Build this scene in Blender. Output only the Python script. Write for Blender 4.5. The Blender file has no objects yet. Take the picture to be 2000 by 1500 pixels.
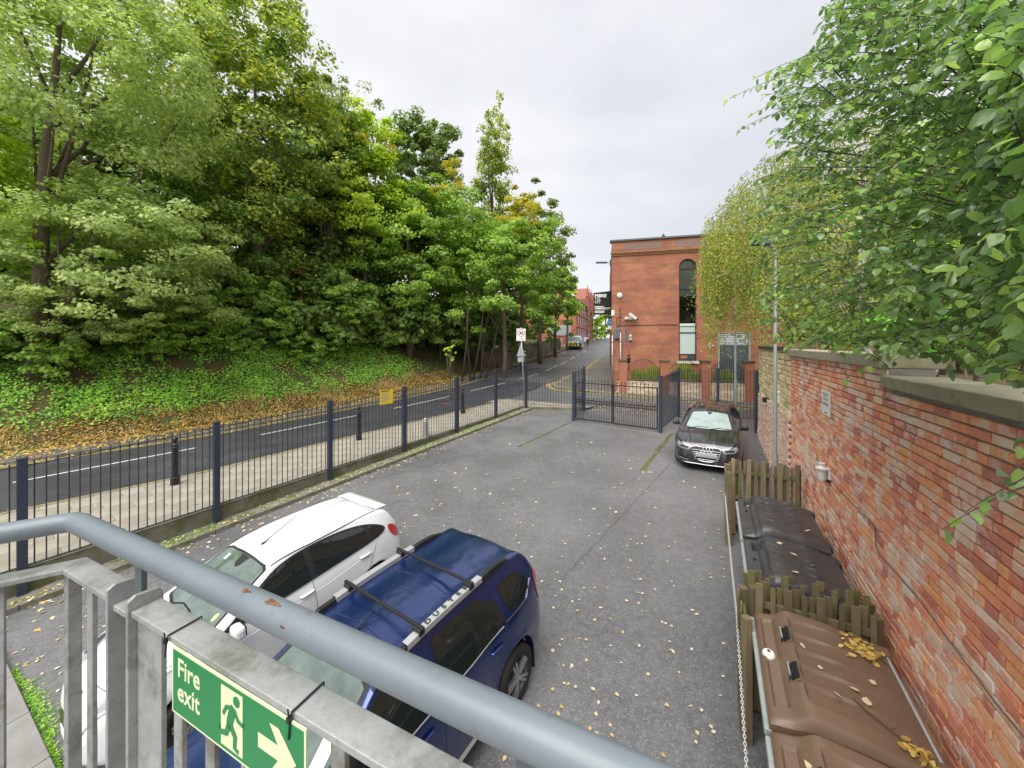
import bpy, bmesh, math, random
import numpy as np
from mathutils import Vector, Matrix
from mathutils.bvhtree import BVHTree
R = math.radians
rng = random.Random(7)
nr = np.random.default_rng(11)
scene = bpy.context.scene
COL = scene.collection

# ------------------------------------------------------------------ camera, sky, sun, exposure
F, CX, Y0, H = 731.0, 1000.0, 674.0, 4.40          # focal length, centre, horizon row (px of 2000), eye height (m)
cam_d = bpy.data.cameras.new('camera'); cam = bpy.data.objects.new('camera', cam_d); COL.objects.link(cam)
cam.location = (0, 0, H); cam.rotation_euler = (R(90), 0, 0)
cam_d.sensor_width = 36.0; cam_d.sensor_fit = 'HORIZONTAL'
cam_d.lens = F / 2000.0 * 36.0; cam_d.shift_y = -(750.0 - Y0) / 2000.0
cam_d.clip_start = 0.03; cam_d.clip_end = 3000.0
scene.camera = cam

SUN_EL, SUN_AZ = 58.0, 208.0                        # high behind the camera, veiled by cloud
world = bpy.data.worlds.new('World'); scene.world = world; world.use_nodes = True
wt = world.node_tree; wt.nodes.clear()
wo = wt.nodes.new('ShaderNodeOutputWorld'); bg = wt.nodes.new('ShaderNodeBackground')
sky = wt.nodes.new('ShaderNodeTexSky'); sky.sky_type = 'NISHITA'; sky.sun_disc = False
sky.sun_elevation = R(SUN_EL); sky.sun_rotation = R(SUN_AZ); sky.air_density = 1.0; sky.dust_density = 3.0
tc = wt.nodes.new('ShaderNodeTexCoord')
mp = wt.nodes.new('ShaderNodeMapping'); mp.inputs['Scale'].default_value = (1.0, 1.0, 2.6); mp.inputs['Location'].default_value = (0.35, 0.1, 0.2)
nz = wt.nodes.new('ShaderNodeTexNoise'); nz.inputs['Scale'].default_value = 1.7; nz.inputs['Detail'].default_value = 5; nz.inputs['Roughness'].default_value = 0.5
cr = wt.nodes.new('ShaderNodeValToRGB')
cr.color_ramp.elements[0].position = 0.30; cr.color_ramp.elements[0].color = (4.5, 4.6, 4.9, 1)
cr.color_ramp.elements[1].position = 0.72; cr.color_ramp.elements[1].color = (6.3, 6.33, 6.4, 1)
mx = wt.nodes.new('ShaderNodeMix'); mx.data_type = 'RGBA'; mx.inputs['Factor'].default_value = 0.93
L = wt.links.new
L(tc.outputs['Generated'], mp.inputs['Vector']); L(mp.outputs['Vector'], nz.inputs['Vector']); L(nz.outputs['Fac'], cr.inputs['Fac'])
L(sky.outputs['Color'], mx.inputs['A']); L(cr.outputs['Color'], mx.inputs['B'])
L(mx.outputs['Result'], bg.inputs['Color']); L(bg.outputs['Background'], wo.inputs['Surface'])
bg.inputs['Strength'].default_value = 0.0525

sun_d = bpy.data.lights.new('sun', 'SUN'); sun_d.energy = 1.5; sun_d.angle = R(55); sun_d.color = (1.0, 0.97, 0.92)
sun = bpy.data.objects.new('sun', sun_d); COL.objects.link(sun)
sd = Vector((math.sin(R(SUN_AZ)) * math.cos(R(SUN_EL)), math.cos(R(SUN_AZ)) * math.cos(R(SUN_EL)), math.sin(R(SUN_EL))))
sun.rotation_euler = sd.to_track_quat('Z', 'Y').to_euler(); sun.location = (0, 0, 30)

vs = scene.view_settings
vs.view_transform = 'Standard'; vs.look = 'None'; vs.gamma = 1.0; vs.use_curve_mapping = False; vs.exposure = 1.75
scene.cycles.max_bounces = 6; scene.cycles.transparent_max_bounces = 8

# ------------------------------------------------------------------ ground heights, photo measurements -> metres
SX, SY = math.sin(R(35)), math.cos(R(35))
def lotz(x, y): return 0.057 * (x * SX + (y - 4) * SY)          # the car park climbs towards its gate
def roadz(x, y):                                                # asphalt of the street
    t = .588 * x + .809 * y
    if t < 14: return 0.22 + .032 * t
    if t < 21:
        q = t - 14; return 0.22 + .032 * t + (.070 - .032) * q * q / 14
    return 0.22 + .032 * 21 + (.070 - .032) * 3.5 + .070 * (t - 21)
def at(px, py, zf=0.0):
    """metres of the point seen at pixel (px,py) of the photo that lies at height zf (number or function)"""
    k = (px - CX) / F; q = (py - Y0) / F
    if not callable(zf):
        Yd = (H - zf) / q; return Vector((k * Yd, Yd, zf))
    lo, hi = .1, 200.
    for _ in range(50):
        m = (lo + hi) / 2
        if H - q * m - zf(k * m, m) > 0: lo = m
        else: hi = m
    return Vector((k * lo, lo, zf(k * lo, lo)))
def atY(px, py, Yd): return Vector(((px - CX) / F * Yd, Yd, H - (py - Y0) / F * Yd))

# ------------------------------------------------------------------ materials
M = {}
def mat(name, col, rough=.6, metal=0., bump=None, var=None, coat=0., spec=.5, extra=None, emis=None):
    """var=(scale, amount, colour2) noise colour variation; bump=(scale,strength)"""
    m = bpy.data.materials.new(name); m.use_nodes = True; nt = m.node_tree
    b = nt.nodes['Principled BSDF']; b.inputs['Base Color'].default_value = (*col, 1)
    b.inputs['Roughness'].default_value = rough; b.inputs['Metallic'].default_value = metal
    b.inputs['Coat Weight'].default_value = coat; b.inputs['Coat Roughness'].default_value = .04
    b.inputs['Specular IOR Level'].default_value = spec
    co = nt.nodes.new('ShaderNodeTexCoord')
    if var:
        n = nt.nodes.new('ShaderNodeTexNoise'); n.inputs['Scale'].default_value = var[0]; n.inputs['Detail'].default_value = 6; n.inputs['Roughness'].default_value = .65
        r = nt.nodes.new('ShaderNodeValToRGB'); r.color_ramp.elements[0].position = .5 - var[1]; r.color_ramp.elements[1].position = .5 + var[1]
        r.color_ramp.elements[0].color = (*col, 1); r.color_ramp.elements[1].color = (*var[2], 1)
        nt.links.new(co.outputs['Object'], n.inputs['Vector']); nt.links.new(n.outputs['Fac'], r.inputs['Fac']); nt.links.new(r.outputs['Color'], b.inputs['Base Color'])
    if bump:
        n2 = nt.nodes.new('ShaderNodeTexNoise'); n2.inputs['Scale'].default_value = bump[0]; n2.inputs['Detail'].default_value = 5
        bp = nt.nodes.new('ShaderNodeBump'); bp.inputs['Strength'].default_value = bump[1]; bp.inputs['Distance'].default_value = .02
        nt.links.new(co.outputs['Object'], n2.inputs['Vector']); nt.links.new(n2.outputs['Fac'], bp.inputs['Height']); nt.links.new(bp.outputs['Normal'], b.inputs['Normal'])
    if emis: b.inputs['Emission Color'].default_value = (*emis[0], 1); b.inputs['Emission Strength'].default_value = emis[1]
    M[name] = m
    return m
def nd(nt, t, **kw):
    n = nt.nodes.new(t)
    for k, v in kw.items(): setattr(n, k, v)
    return n
def ramp(nt, stops):
    r = nt.nodes.new('ShaderNodeValToRGB'); e = r.color_ramp.elements
    while len(e) < len(stops): e.new(.5)
    for i, (p, c) in enumerate(stops): e[i].position = p; e[i].color = (*c, 1)
    return r
def noise(nt, vec, scale, detail=5, rough=.6):
    n = nt.nodes.new('ShaderNodeTexNoise'); n.inputs['Scale'].default_value = scale; n.inputs['Detail'].default_value = detail; n.inputs['Roughness'].default_value = rough
    if vec is not None: nt.links.new(vec, n.inputs['Vector'])
    return n
def mixc(nt, fac, a, b, mode='MIX'):
    m = nt.nodes.new('ShaderNodeMix'); m.data_type = 'RGBA'; m.blend_type = mode
    for s, v in (('Factor', fac), ('A', a), ('B', b)):
        if isinstance(v, (int, float)): m.inputs[s].default_value = v
        elif isinstance(v, tuple): m.inputs[s].default_value = (*v, 1)
        else: nt.links.new(v, m.inputs[s])
    return m.outputs['Result']
def base(name, rough=.7, spec=.4):
    m = bpy.data.materials.new(name); m.use_nodes = True; nt = m.node_tree; b = nt.nodes['Principled BSDF']
    b.inputs['Roughness'].default_value = rough; b.inputs['Specular IOR Level'].default_value = spec
    co = nt.nodes.new('ShaderNodeTexCoord'); M[name] = m
    return m, nt, b, co
def add_bump(nt, b, h, strength=.4, dist=.01):
    bp = nt.nodes.new('ShaderNodeBump'); bp.inputs['Strength'].default_value = strength; bp.inputs['Distance'].default_value = dist
    nt.links.new(h, bp.inputs['Height']); nt.links.new(bp.outputs['Normal'], b.inputs['Normal'])

def asphalt(name, c1, c2, speck, r0=.35, r1=.62, big=.5):
    m, nt, b, co = base(name, .5, .5)
    o = co.outputs['Object']
    n1 = noise(nt, o, big, 6, .6); n2 = noise(nt, o, 9, 4, .6)
    rb = ramp(nt, [(.36, (0, 0, 0)), (.64, (1, 1, 1))]); nt.links.new(n1.outputs['Fac'], rb.inputs['Fac']); c = mixc(nt, rb.outputs['Color'], c1, c2)
    rs = ramp(nt, [(.42, (0, 0, 0)), (.62, (1, 1, 1))]); nt.links.new(n2.outputs['Fac'], rs.inputs['Fac'])
    c = mixc(nt, .13, c, rs.outputs['Color'], 'SOFT_LIGHT')
    v = nd(nt, 'ShaderNodeTexVoronoi'); v.inputs['Scale'].default_value = 62; nt.links.new(o, v.inputs['Vector'])
    vr = ramp(nt, [(.0, (.0, .0, .0)), (.8, (.35, .35, .35)), (.93, (1, 1, 1))])
    sp = nd(nt, 'ShaderNodeSeparateColor'); nt.links.new(v.outputs['Color'], sp.inputs['Color']); nt.links.new(sp.outputs[0], vr.inputs['Fac'])
    spf = nd(nt, 'ShaderNodeMath', operation='MULTIPLY'); nt.links.new(vr.outputs['Color'], spf.inputs[0]); spf.inputs[1].default_value = .38
    c = mixc(nt, spf.outputs[0], c, speck)
    nt.links.new(c, b.inputs['Base Color'])
    n3 = noise(nt, o, 1.1, 5, .6)
    mr = nd(nt, 'ShaderNodeMapRange'); mr.inputs['From Min'].default_value = .35; mr.inputs['From Max'].default_value = .65; mr.inputs['To Min'].default_value = r0; mr.inputs['To Max'].default_value = r1
    nt.links.new(n3.outputs['Fac'], mr.inputs['Value']); nt.links.new(mr.outputs[0], b.inputs['Roughness'])
    n4 = noise(nt, o, 120, 2, .5); add_bump(nt, b, n4.outputs['Fac'], .55, .006)
asphalt('lot_asphalt', (.085, .085, .09), (.145, .145, .15), (.34, .33, .32), .3, .6, .33)
asphalt('road_asphalt', (.03, .03, .036), (.05, .05, .058), (.13, .13, .13), .4, .65)
asphalt('far_road_asphalt', (.085, .085, .09), (.12, .12, .126), (.15, .15, .15), .35, .55)
asphalt('path_asphalt', (.075, .072, .068), (.12, .112, .10), (.24, .22, .18), .5, .7, .9)

def stone(name, c1, c2, moss=None, scale=6., rough=.85, mossamt=(.5, .62)):
    m, nt, b, co = base(name, rough, .3); o = co.outputs['Object']
    n1 = noise(nt, o, scale, 7, .7); c = mixc(nt, n1.outputs['Fac'], c1, c2)
    n0 = noise(nt, o, scale * .22, 4, .6)
    rs = ramp(nt, [(.35, (.25, .25, .25)), (.65, (.75, .75, .75))]); nt.links.new(n0.outputs['Fac'], rs.inputs['Fac'])
    c = mixc(nt, .5, c, rs.outputs['Color'], 'SOFT_LIGHT')
    if moss:
        n2 = noise(nt, o, scale * .5, 6, .7); rm = ramp(nt, [(mossamt[0], (0, 0, 0)), (mossamt[1], (1, 1, 1))]); nt.links.new(n2.outputs['Fac'], rm.inputs['Fac'])
        c = mixc(nt, rm.outputs['Color'], c, moss)
    nt.links.new(c, b.inputs['Base Color'])
    n3 = noise(nt, o, scale * 6, 4, .6); add_bump(nt, b, n3.outputs['Fac'], .5, .008)
stone('paving', (.25, .225, .185), (.34, .305, .25), (.20, .19, .12), 4., .8, (.6, .72))
stone('kerb', (.14, .13, .11), (.24, .22, .19), (.10, .11, .045), 7)
stone('plinth', (.12, .115, .085), (.20, .185, .14), (.10, .105, .045), 5, .9, (.46, .6))
stone('coping', (.27, .245, .17), (.42, .385, .285), (.19, .195, .075), 5, .9, (.5, .66))
stone('dark_coping', (.07, .06, .045), (.13, .11, .08), (.06, .065, .03), 5)
stone('concrete', (.21, .205, .195), (.31, .30, .285), (.15, .16, .08), 5, .85, (.62, .75))
stone('strip', (.17, .165, .14), (.28, .265, .225), (.11, .14, .035), 9, .9, (.47, .57))
stone('white_stone', (.50, .48, .43), (.66, .64, .58), None, 6)
stone('soil', (.055, .035, .02), (.12, .07, .035), (.05, .07, .02), 2.2, .95)
stone('bank_soil', (.06, .042, .02), (.13, .085, .035), (.05, .085, .02), 1.5, .95, (.42, .58))
stone('far_stone_wall', (.11, .09, .06), (.24, .20, .15), (.05, .07, .02), 1.6, .95, (.5, .6))
stone('moss', (.07, .075, .04), (.13, .13, .05), None, 14, .95)

def leafmat(name, stops, transl=.45, rough=.45, spec=.35, clump=None, src=None, gain=2.55):
    """per-leaf colour by island, plus slow drift through the crown"""
    m = bpy.data.materials.new(name); m.use_nodes = True; nt = m.node_tree
    b = nt.nodes['Principled BSDF']; out = nt.nodes['Material Output']
    g = nd(nt, 'ShaderNodeNewGeometry'); co = nd(nt, 'ShaderNodeTexCoord')
    n = noise(nt, co.outputs['Object'], clump or .35, 3, .6)
    a = nd(nt, 'ShaderNodeMath', operation='MULTIPLY_ADD'); nt.links.new(n.outputs['Fac'], a.inputs[0]); a.inputs[1].default_value = 1.5; a.inputs[2].default_value = -.5
    s = nd(nt, 'ShaderNodeMath', operation='MULTIPLY_ADD'); nt.links.new(nd(nt, 'ShaderNodeObjectInfo').outputs['Random'] if src else g.outputs['Random Per Island'], s.inputs[0]); s.inputs[1].default_value = .5; s.inputs[2].default_value = 0
    ad = nd(nt, 'ShaderNodeMath', operation='MULTIPLY_ADD'); nt.links.new(a.outputs[0], ad.inputs[0]); ad.inputs[1].default_value = .55; nt.links.new(s.outputs[0], ad.inputs[2])
    r = ramp(nt, [(p_, tuple(min(.8, c * gain) for c in q_)) for p_, q_ in stops]); nt.links.new(ad.outputs[0], r.inputs['Fac'])
    nt.links.new(r.outputs['Color'], b.inputs['Base Color']); b.inputs['Roughness'].default_value = rough; b.inputs['Specular IOR Level'].default_value = spec
    tr = nd(nt, 'ShaderNodeBsdfTranslucent'); mu = mixc(nt, 1.0, r.outputs['Color'], (1.25, 1.35, .75), 'MULTIPLY'); nt.links.new(mu, tr.inputs['Color'])
    ms = nd(nt, 'ShaderNodeMixShader'); ms.inputs[0].default_value = transl
    nt.links.new(b.outputs[0], ms.inputs[1]); nt.links.new(tr.outputs[0], ms.inputs[2]); nt.links.new(ms.outputs[0], out.inputs['Surface'])
    M[name] = m
    return m
G = lambda r, g, b: (r, g, b)
leafmat('leaf_pale', [(.1, (.085, .115, .04)), (.4, (.165, .205, .075)), (.7, (.235, .265, .10)), (.93, (.34, .31, .07))])
leafmat('leaf_maple', [(.1, (.045, .075, .02)), (.36, (.09, .135, .03)), (.52, (.17, .20, .034)), (.68, (.29, .26, .034)), (.88, (.36, .20, .034))])
leafmat('leaf_sycamore', [(.1, (.06, .11, .022)), (.4, (.12, .185, .034)), (.65, (.19, .25, .042)), (.88, (.31, .32, .045))])
leafmat('leaf_yellowgreen', [(.1, (.09, .15, .02)), (.4, (.2, .26, .025)), (.7, (.36, .36, .03)), (.93, (.5, .38, .035))])
leafmat('leaf_gold', [(.1, (.15, .17, .025)), (.4, (.26, .24, .03)), (.7, (.34, .25, .035)), (.93, (.36, .17, .035))], gain=1.9)
leafmat('leaf_olive', [(.1, (.04, .065, .02)), (.4, (.075, .11, .03)), (.7, (.12, .15, .04)), (.93, (.2, .18, .05))])
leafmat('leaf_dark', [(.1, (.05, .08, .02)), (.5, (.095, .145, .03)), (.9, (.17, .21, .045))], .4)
leafmat('leaf_grey', [(.1, (.075, .095, .05)), (.5, (.13, .15, .08)), (.9, (.2, .2, .10))])
leafmat('leaf_russet', [(.1, (.12, .055, .02)), (.5, (.22, .10, .03)), (.9, (.3, .2, .06))])
leafmat('leaf_near', [(.1, (.035, .065, .024)), (.32, (.06, .105, .034)), (.5, (.10, .16, .045)), (.68, (.17, .235, .055)), (.84, (.29, .32, .06)), (.95, (.48, .30, .03))], .45, .22, .6, .9, gain=2.75)
leafmat('leaf_birch', [(.1, (.07, .105, .025)), (.4, (.13, .165, .035)), (.7, (.24, .22, .045)), (.93, (.36, .22, .05))])
leafmat('leaf_hedge', [(.1, (.05, .11, .02)), (.5, (.11, .23, .035)), (.9, (.22, .34, .06))])
leafmat('groundcover', [(.1, (.05, .095, .018)), (.35, (.095, .175, .028)), (.6, (.145, .245, .036)), (.9, (.24, .30, .06))], .35, .5, .3, .8, gain=3.2)
leafmat('litter', gain=1.05, stops=[(.05, (.20, .11, .035)), (.3, (.40, .24, .06)), (.5, (.56, .38, .09)), (.72, (.62, .48, .20)), (.95, (.66, .56, .36))], transl=.1, rough=.6, spec=.3, clump=1.2)
leafmat('dry_grass', [(.1, (.16, .11, .045)), (.5, (.28, .19, .08)), (.9, (.38, .29, .13))], .15)
_fl = [(.05, (.40, .25, .10)), (.2, (.60, .45, .16)), (.38, (.64, .54, .34)), (.6, (.66, .58, .44)), (.9, (.58, .50, .42))]
leafmat('fallen', _fl, .1, .5, .3, 3, gain=1.0)
_nl = [(.1, (.035, .065, .024)), (.32, (.06, .105, .034)), (.5, (.10, .16, .045)), (.68, (.17, .235, .055)), (.84, (.29, .32, .06)), (.95, (.48, .30, .03))]
leafmat('leaf_near_one', _nl, .45, .22, .6, 40., 'o', 2.75)
leafmat('fallen_one', _fl, .1, .5, .3, 40., 'o', 1.0)
mat('bark', (.085, .065, .045), .9, bump=(14, .8), var=(8, .2, (.19, .15, .11)))
mat('bark_dark', (.045, .035, .025), .9, bump=(14, .8), var=(8, .2, (.09, .07, .05)))
mat('twig', (.09, .05, .035), .8)
mat('birch_bark', (.62, .58, .52), .7, var=(9, .12, (.12, .10, .08)), bump=(20, .4))

mat('fence_navy', (.022, .03, .05), .42, spec=.5, var=(30, .3, (.035, .045, .07)))
mat('black_iron', (.013, .014, .016), .42, bump=(40, .15))
mat('bollard_black', (.012, .012, .014), .35)
mat('galv', (.36, .38, .38), .42, .55, var=(14, .22, (.50, .52, .51)), bump=(60, .12))
mat('galv_pole', (.30, .32, .33), .45, .4, var=(5, .3, (.40, .42, .42)))
mat('yellow_sign', (.78, .56, .01), .55)
mat('white_paint', (.74, .74, .72), .6, var=(12, .2, (.62, .62, .58)))
mat('road_white', (.66, .66, .63), .7, var=(6, .25, (.45, .45, .43)))
mat('road_yellow', (.52, .36, .05), .7, var=(5, .25, (.33, .25, .08)))
mat('sign_white', (.78, .79, .76), .5)
mat('sign_grey', (.40, .42, .42), .5, .3)
mat('sign_black', (.012, .012, .014), .5)
mat('sign_red', (.55, .04, .03), .5)
mat('sign_text_grey', (.30, .31, .33), .6)
mat('board_black', (.014, .014, .017), .25, var=(3, .3, (.03, .03, .034)))
mat('blue_banner', (.04, .27, .56), .5)
mat('glow_cream', (.66, .70, .44), .45)
mat('sign_green', (.003, .19, .05), .35)
mat('plastic_black', (.016, .016, .018), .4)
mat('white_plastic', (.72, .72, .68), .4)
mat('cream_metal', (.66, .64, .56), .45)
mat('grey_box', (.13, .17, .22), .5)
mat('cable_black', (.012, .012, .012), .5)
mat('cable_violet', (.10, .08, .10), .6)
mat('lead_grey', (.10, .12, .13), .6)
mat('window_frame', (.035, .037, .038), .45)
mat('frosted', (.50, .58, .55), .35, spec=.5)
mat('room_grey', (.30, .30, .28), .8)
mat('stair_white', (.62, .62, .58), .7)
mat('door_blue_grey', (.07, .085, .10), .5)
mat('shutter_grey', (.34, .36, .36), .5, .3)
mat('mortar', (.19, .175, .155), .95, bump=(40, .5), var=(5, .3, (.29, .265, .235)))
mat('seam_dark', (.075, .075, .079), .8)
mat('chain_white', (.62, .62, .58), .5)
# ------------------------------------------------------------------ more materials
def brickmat(name, src, wash=True, stops=None):
    m, nt, b, co = base(name, .85, .3)
    if src == 'object':
        oi = nd(nt, 'ShaderNodeObjectInfo'); rnd = oi.outputs['Random']
    else:
        ge = nd(nt, 'ShaderNodeNewGeometry'); rnd = ge.outputs['Random Per Island']
    g2 = nd(nt, 'ShaderNodeNewGeometry'); pos = g2.outputs['Position']
    r = ramp(nt, stops or [(0, (.30, .085, .055)), (.14, (.42, .125, .07)), (.34, (.52, .17, .085)), (.52, (.60, .205, .075)), (.66, (.62, .27, .15)), (.80, (.58, .33, .23)), (.90, (.40, .15, .12)), (1, (.60, .36, .26))])
    nt.links.new(rnd, r.inputs['Fac'])
    for e_ in r.color_ramp.elements: e_.color = (*[min(.82, c * 1.45 + .065) for c in e_.color[:3]], 1)
    n1 = noise(nt, pos, 22, 5, .7); rs = ramp(nt, [(.3, (.28, .28, .28)), (.7, (.74, .74, .74))]); nt.links.new(n1.outputs['Fac'], rs.inputs['Fac'])
    c = mixc(nt, .75, r.outputs['Color'], rs.outputs['Color'], 'SOFT_LIGHT')
    if wash:
        n2 = noise(nt, pos, 1.6, 6, .68); n3 = noise(nt, pos, 11, 4, .7)
        ad = nd(nt, 'ShaderNodeMath', operation='MULTIPLY_ADD'); nt.links.new(n3.outputs['Fac'], ad.inputs[0]); ad.inputs[1].default_value = .5; nt.links.new(n2.outputs['Fac'], ad.inputs[2])
        ad2 = nd(nt, 'ShaderNodeMath', operation='MULTIPLY_ADD'); nt.links.new(rnd, ad2.inputs[0]); ad2.inputs[1].default_value = .09; nt.links.new(ad.outputs[0], ad2.inputs[2])
        rw = ramp(nt, [(.775, (0, 0, 0)), (.97, (.8, .8, .8))]); nt.links.new(ad2.outputs[0], rw.inputs['Fac'])
        c = mixc(nt, rw.outputs['Color'], c, (.76, .67, .59))
    nt.links.new(c, b.inputs['Base Color'])
    n4 = noise(nt, pos, 70, 5, .65); add_bump(nt, b, n4.outputs['Fac'], .6, .012)
brickmat('brick_one', 'object'); brickmat('brick_many', 'island')
brickmat('sandstone_one', 'object', False, [(0, (.30, .24, .12)), (.4, (.42, .34, .18)), (.7, (.48, .40, .23)), (1, (.36, .31, .13))])
brickmat('pale_brick_many', 'island', True, [(0, (.40, .22, .16)), (.4, (.48, .32, .24)), (.7, (.50, .38, .30)), (1, (.42, .26, .19))])
brickmat('stone_many', 'island', False, [(0, (.22, .17, .12)), (.4, (.31, .25, .18)), (.7, (.36, .24, .17)), (1, (.42, .34, .24))])

def facade(name, c1, c2, mort, w=.225, h=.075, patch=(.55, .27, .12), stain=(.16, .09, .05)):
    """distant brickwork: courses too fine to pick apart (below ten pixels), uv in metres"""
    m, nt, b, co = base(name, .88, .25); uv = co.outputs['UV']
    bt = nd(nt, 'ShaderNodeTexBrick'); nt.links.new(uv, bt.inputs['Vector'])
    bt.inputs['Scale'].default_value = 1; bt.inputs['Brick Width'].default_value = w; bt.inputs['Row Height'].default_value = h; bt.inputs['Mortar Size'].default_value = .010
    bt.inputs['Color1'].default_value = (*c1, 1); bt.inputs['Color2'].default_value = (*c2, 1); bt.inputs['Mortar'].default_value = (*mort, 1); bt.inputs['Bias'].default_value = -.15
    n1 = noise(nt, uv, .55, 5, .6); r1 = ramp(nt, [(.46, (0, 0, 0)), (.62, (.7, .7, .7))]); nt.links.new(n1.outputs['Fac'], r1.inputs['Fac'])
    c = mixc(nt, r1.outputs['Color'], bt.outputs['Color'], patch)
    mpn = nd(nt, 'ShaderNodeMapping'); mpn.inputs['Scale'].default_value = (.35, 2.2, 1); mpn.inputs['Location'].default_value = (3.1, 7.7, 0); nt.links.new(uv, mpn.inputs['Vector'])
    n2 = noise(nt, mpn.outputs[0], 1.0, 6, .65); r2 = ramp(nt, [(.47, (0, 0, 0)), (.66, (.75, .75, .75))]); nt.links.new(n2.outputs['Fac'], r2.inputs['Fac'])
    c = mixc(nt, r2.outputs['Color'], c, stain)
    n3 = noise(nt, uv, 9, 5, .7); r3 = ramp(nt, [(.3, (.3, .3, .3)), (.7, (.72, .72, .72))]); nt.links.new(n3.outputs['Fac'], r3.inputs['Fac'])
    c = mixc(nt, .7, c, r3.outputs['Color'], 'SOFT_LIGHT')
    nt.links.new(c, b.inputs['Base Color']); add_bump(nt, b, bt.outputs['Fac'], -.5, .01)
facade('facade_brick', (.40, .125, .07), (.33, .10, .06), (.27, .17, .13), patch=(.47, .22, .11), stain=(.19, .10, .065))
facade('far_brick', (.36, .10, .075), (.42, .13, .10), (.3, .17, .14), .45, .15)

def woodmat(name, c1, c2, green=(.10, .14, .03), g0=.52, g1=.72):
    m, nt, b, co = base(name, .85, .25); o = co.outputs['Object']
    oi = nd(nt, 'ShaderNodeObjectInfo')
    mpn = nd(nt, 'ShaderNodeMapping'); mpn.inputs['Scale'].default_value = (14, 14, 1.2); nt.links.new(o, mpn.inputs['Vector'])
    va = nd(nt, 'ShaderNodeVectorMath', operation='ADD'); nt.links.new(mpn.outputs[0], va.inputs[0])
    cb = nd(nt, 'ShaderNodeCombineXYZ'); mu = nd(nt, 'ShaderNodeMath', operation='MULTIPLY'); nt.links.new(oi.outputs['Random'], mu.inputs[0]); mu.inputs[1].default_value = 50
    for i in range(3): nt.links.new(mu.outputs[0], cb.inputs[i])
    nt.links.new(cb.outputs[0], va.inputs[1])
    n1 = noise(nt, va.outputs[0], 2.2, 6, .7); c = mixc(nt, n1.outputs['Fac'], c1, c2)
    hs = nd(nt, 'ShaderNodeMapRange'); hs.inputs['To Min'].default_value = .65; hs.inputs['To Max'].default_value = 1.25; nt.links.new(oi.outputs['Random'], hs.inputs['Value'])
    c = mixc(nt, 1.0, c, hs.outputs[0], 'MULTIPLY')
    g = nd(nt, 'ShaderNodeNewGeometry'); n2 = noise(nt, g.outputs['Position'], 3.4, 4, .6); rm = ramp(nt, [(g0, (0, 0, 0)), (g1, (.8, .8, .8))]); nt.links.new(n2.outputs['Fac'], rm.inputs['Fac'])
    c = mixc(nt, rm.outputs['Color'], c, green)
    nt.links.new(c, b.inputs['Base Color']); add_bump(nt, b, n1.outputs['Fac'], .5, .006)
woodmat('picket', (.13, .095, .05), (.33, .27, .175))
woodmat('picket_green', (.10, .075, .04), (.26, .205, .125), (.12, .15, .03), .50, .68)
woodmat('old_beam', (.055, .045, .03), (.11, .09, .06), (.05, .06, .02))

def paint(name, col, flake=.0, rough=.32, coat=1.0, wet=None):
    m, nt, b, co = base(name, rough, .5); b.inputs['Base Color'].default_value = (*col, 1)
    b.inputs['Coat Weight'].default_value = coat; b.inputs['Coat Roughness'].default_value = .05; b.inputs['Metallic'].default_value = flake
    if wet:                                   # rain beads and runs on the paint
        g = nd(nt, 'ShaderNodeNewGeometry')
        mpn = nd(nt, 'ShaderNodeMapping'); mpn.inputs['Scale'].default_value = wet[1]; nt.links.new(co.outputs['Object'], mpn.inputs['Vector'])
        n1 = noise(nt, mpn.outputs[0], 26, 4, .6); n0 = noise(nt, co.outputs['Object'], 2.1, 3, .5)
        rr = ramp(nt, [(.46, (0, 0, 0)), (.62, (1, 1, 1))]); nt.links.new(n0.outputs['Fac'], rr.inputs['Fac'])
        mm = nd(nt, 'ShaderNodeMath', operation='MULTIPLY'); nt.links.new(n1.outputs['Fac'], mm.inputs[0]); nt.links.new(rr.outputs['Color'], mm.inputs[1])
        add_bump(nt, b, mm.outputs[0], wet[0], .01)
        for s in b.inputs:
            if s.name == 'Coat Normal': nt.links.new(nt.nodes[-1].outputs['Normal'], s)
    return m
paint('paint_white', (.74, .75, .76), 0, .3)
paint('paint_blue', (.013, .034, .15), .6, .25, 1.0, (.5, (1.6, .5, 1)))
paint('paint_black', (.022, .020, .026), .3, .3, 1.0)
paint('paint_van', (.68, .70, .72), 0, .4, .5)
# dust runs on the black car
_nt = M['paint_black'].node_tree; _b = _nt.nodes['Principled BSDF']
_co = nd(_nt, 'ShaderNodeTexCoord'); _mp = nd(_nt, 'ShaderNodeMapping'); _mp.inputs['Scale'].default_value = (1.4, 15, 1.4); _nt.links.new(_co.outputs['Object'], _mp.inputs['Vector'])
_n = noise(_nt, _mp.outputs[0], 1.4, 4, .6); _r = ramp(_nt, [(.50, (.022, .02, .026)), (.66, (.085, .08, .09)), (.8, (.36, .35, .36))]); _nt.links.new(_n.outputs['Fac'], _r.inputs['Fac']); _nt.links.new(_r.outputs['Color'], _b.inputs['Base Color'])
mat('glass_dark', (.012, .016, .015), .04, spec=.6, coat=.3)
mat('glass_screen', (.05, .075, .064), .05, spec=.7, coat=.8, var=(3, .2, (.15, .20, .175)))  # lighter green mottling stands in for reflections on the opaque screen
mat('glass_pale', (.24, .31, .295), .08, spec=.7, coat=.6, var=(4, .2, (.36, .43, .41)))  # pale tone puts reflected sky into the colour of the opaque glass
mat('glass_window', (.05, .058, .056), .03, spec=.8, coat=.8)
mat('rubber', (.016, .015, .014), .75, bump=(30, .2))
mat('alloy', (.42, .43, .44), .3, .8)
mat('alloy_dark', (.06, .058, .055), .4, .5)
mat('chrome', (.72, .73, .74), .12, 1.0)
mat('lamp_clear', (.26, .28, .29), .1, spec=.8, coat=1)
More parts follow.
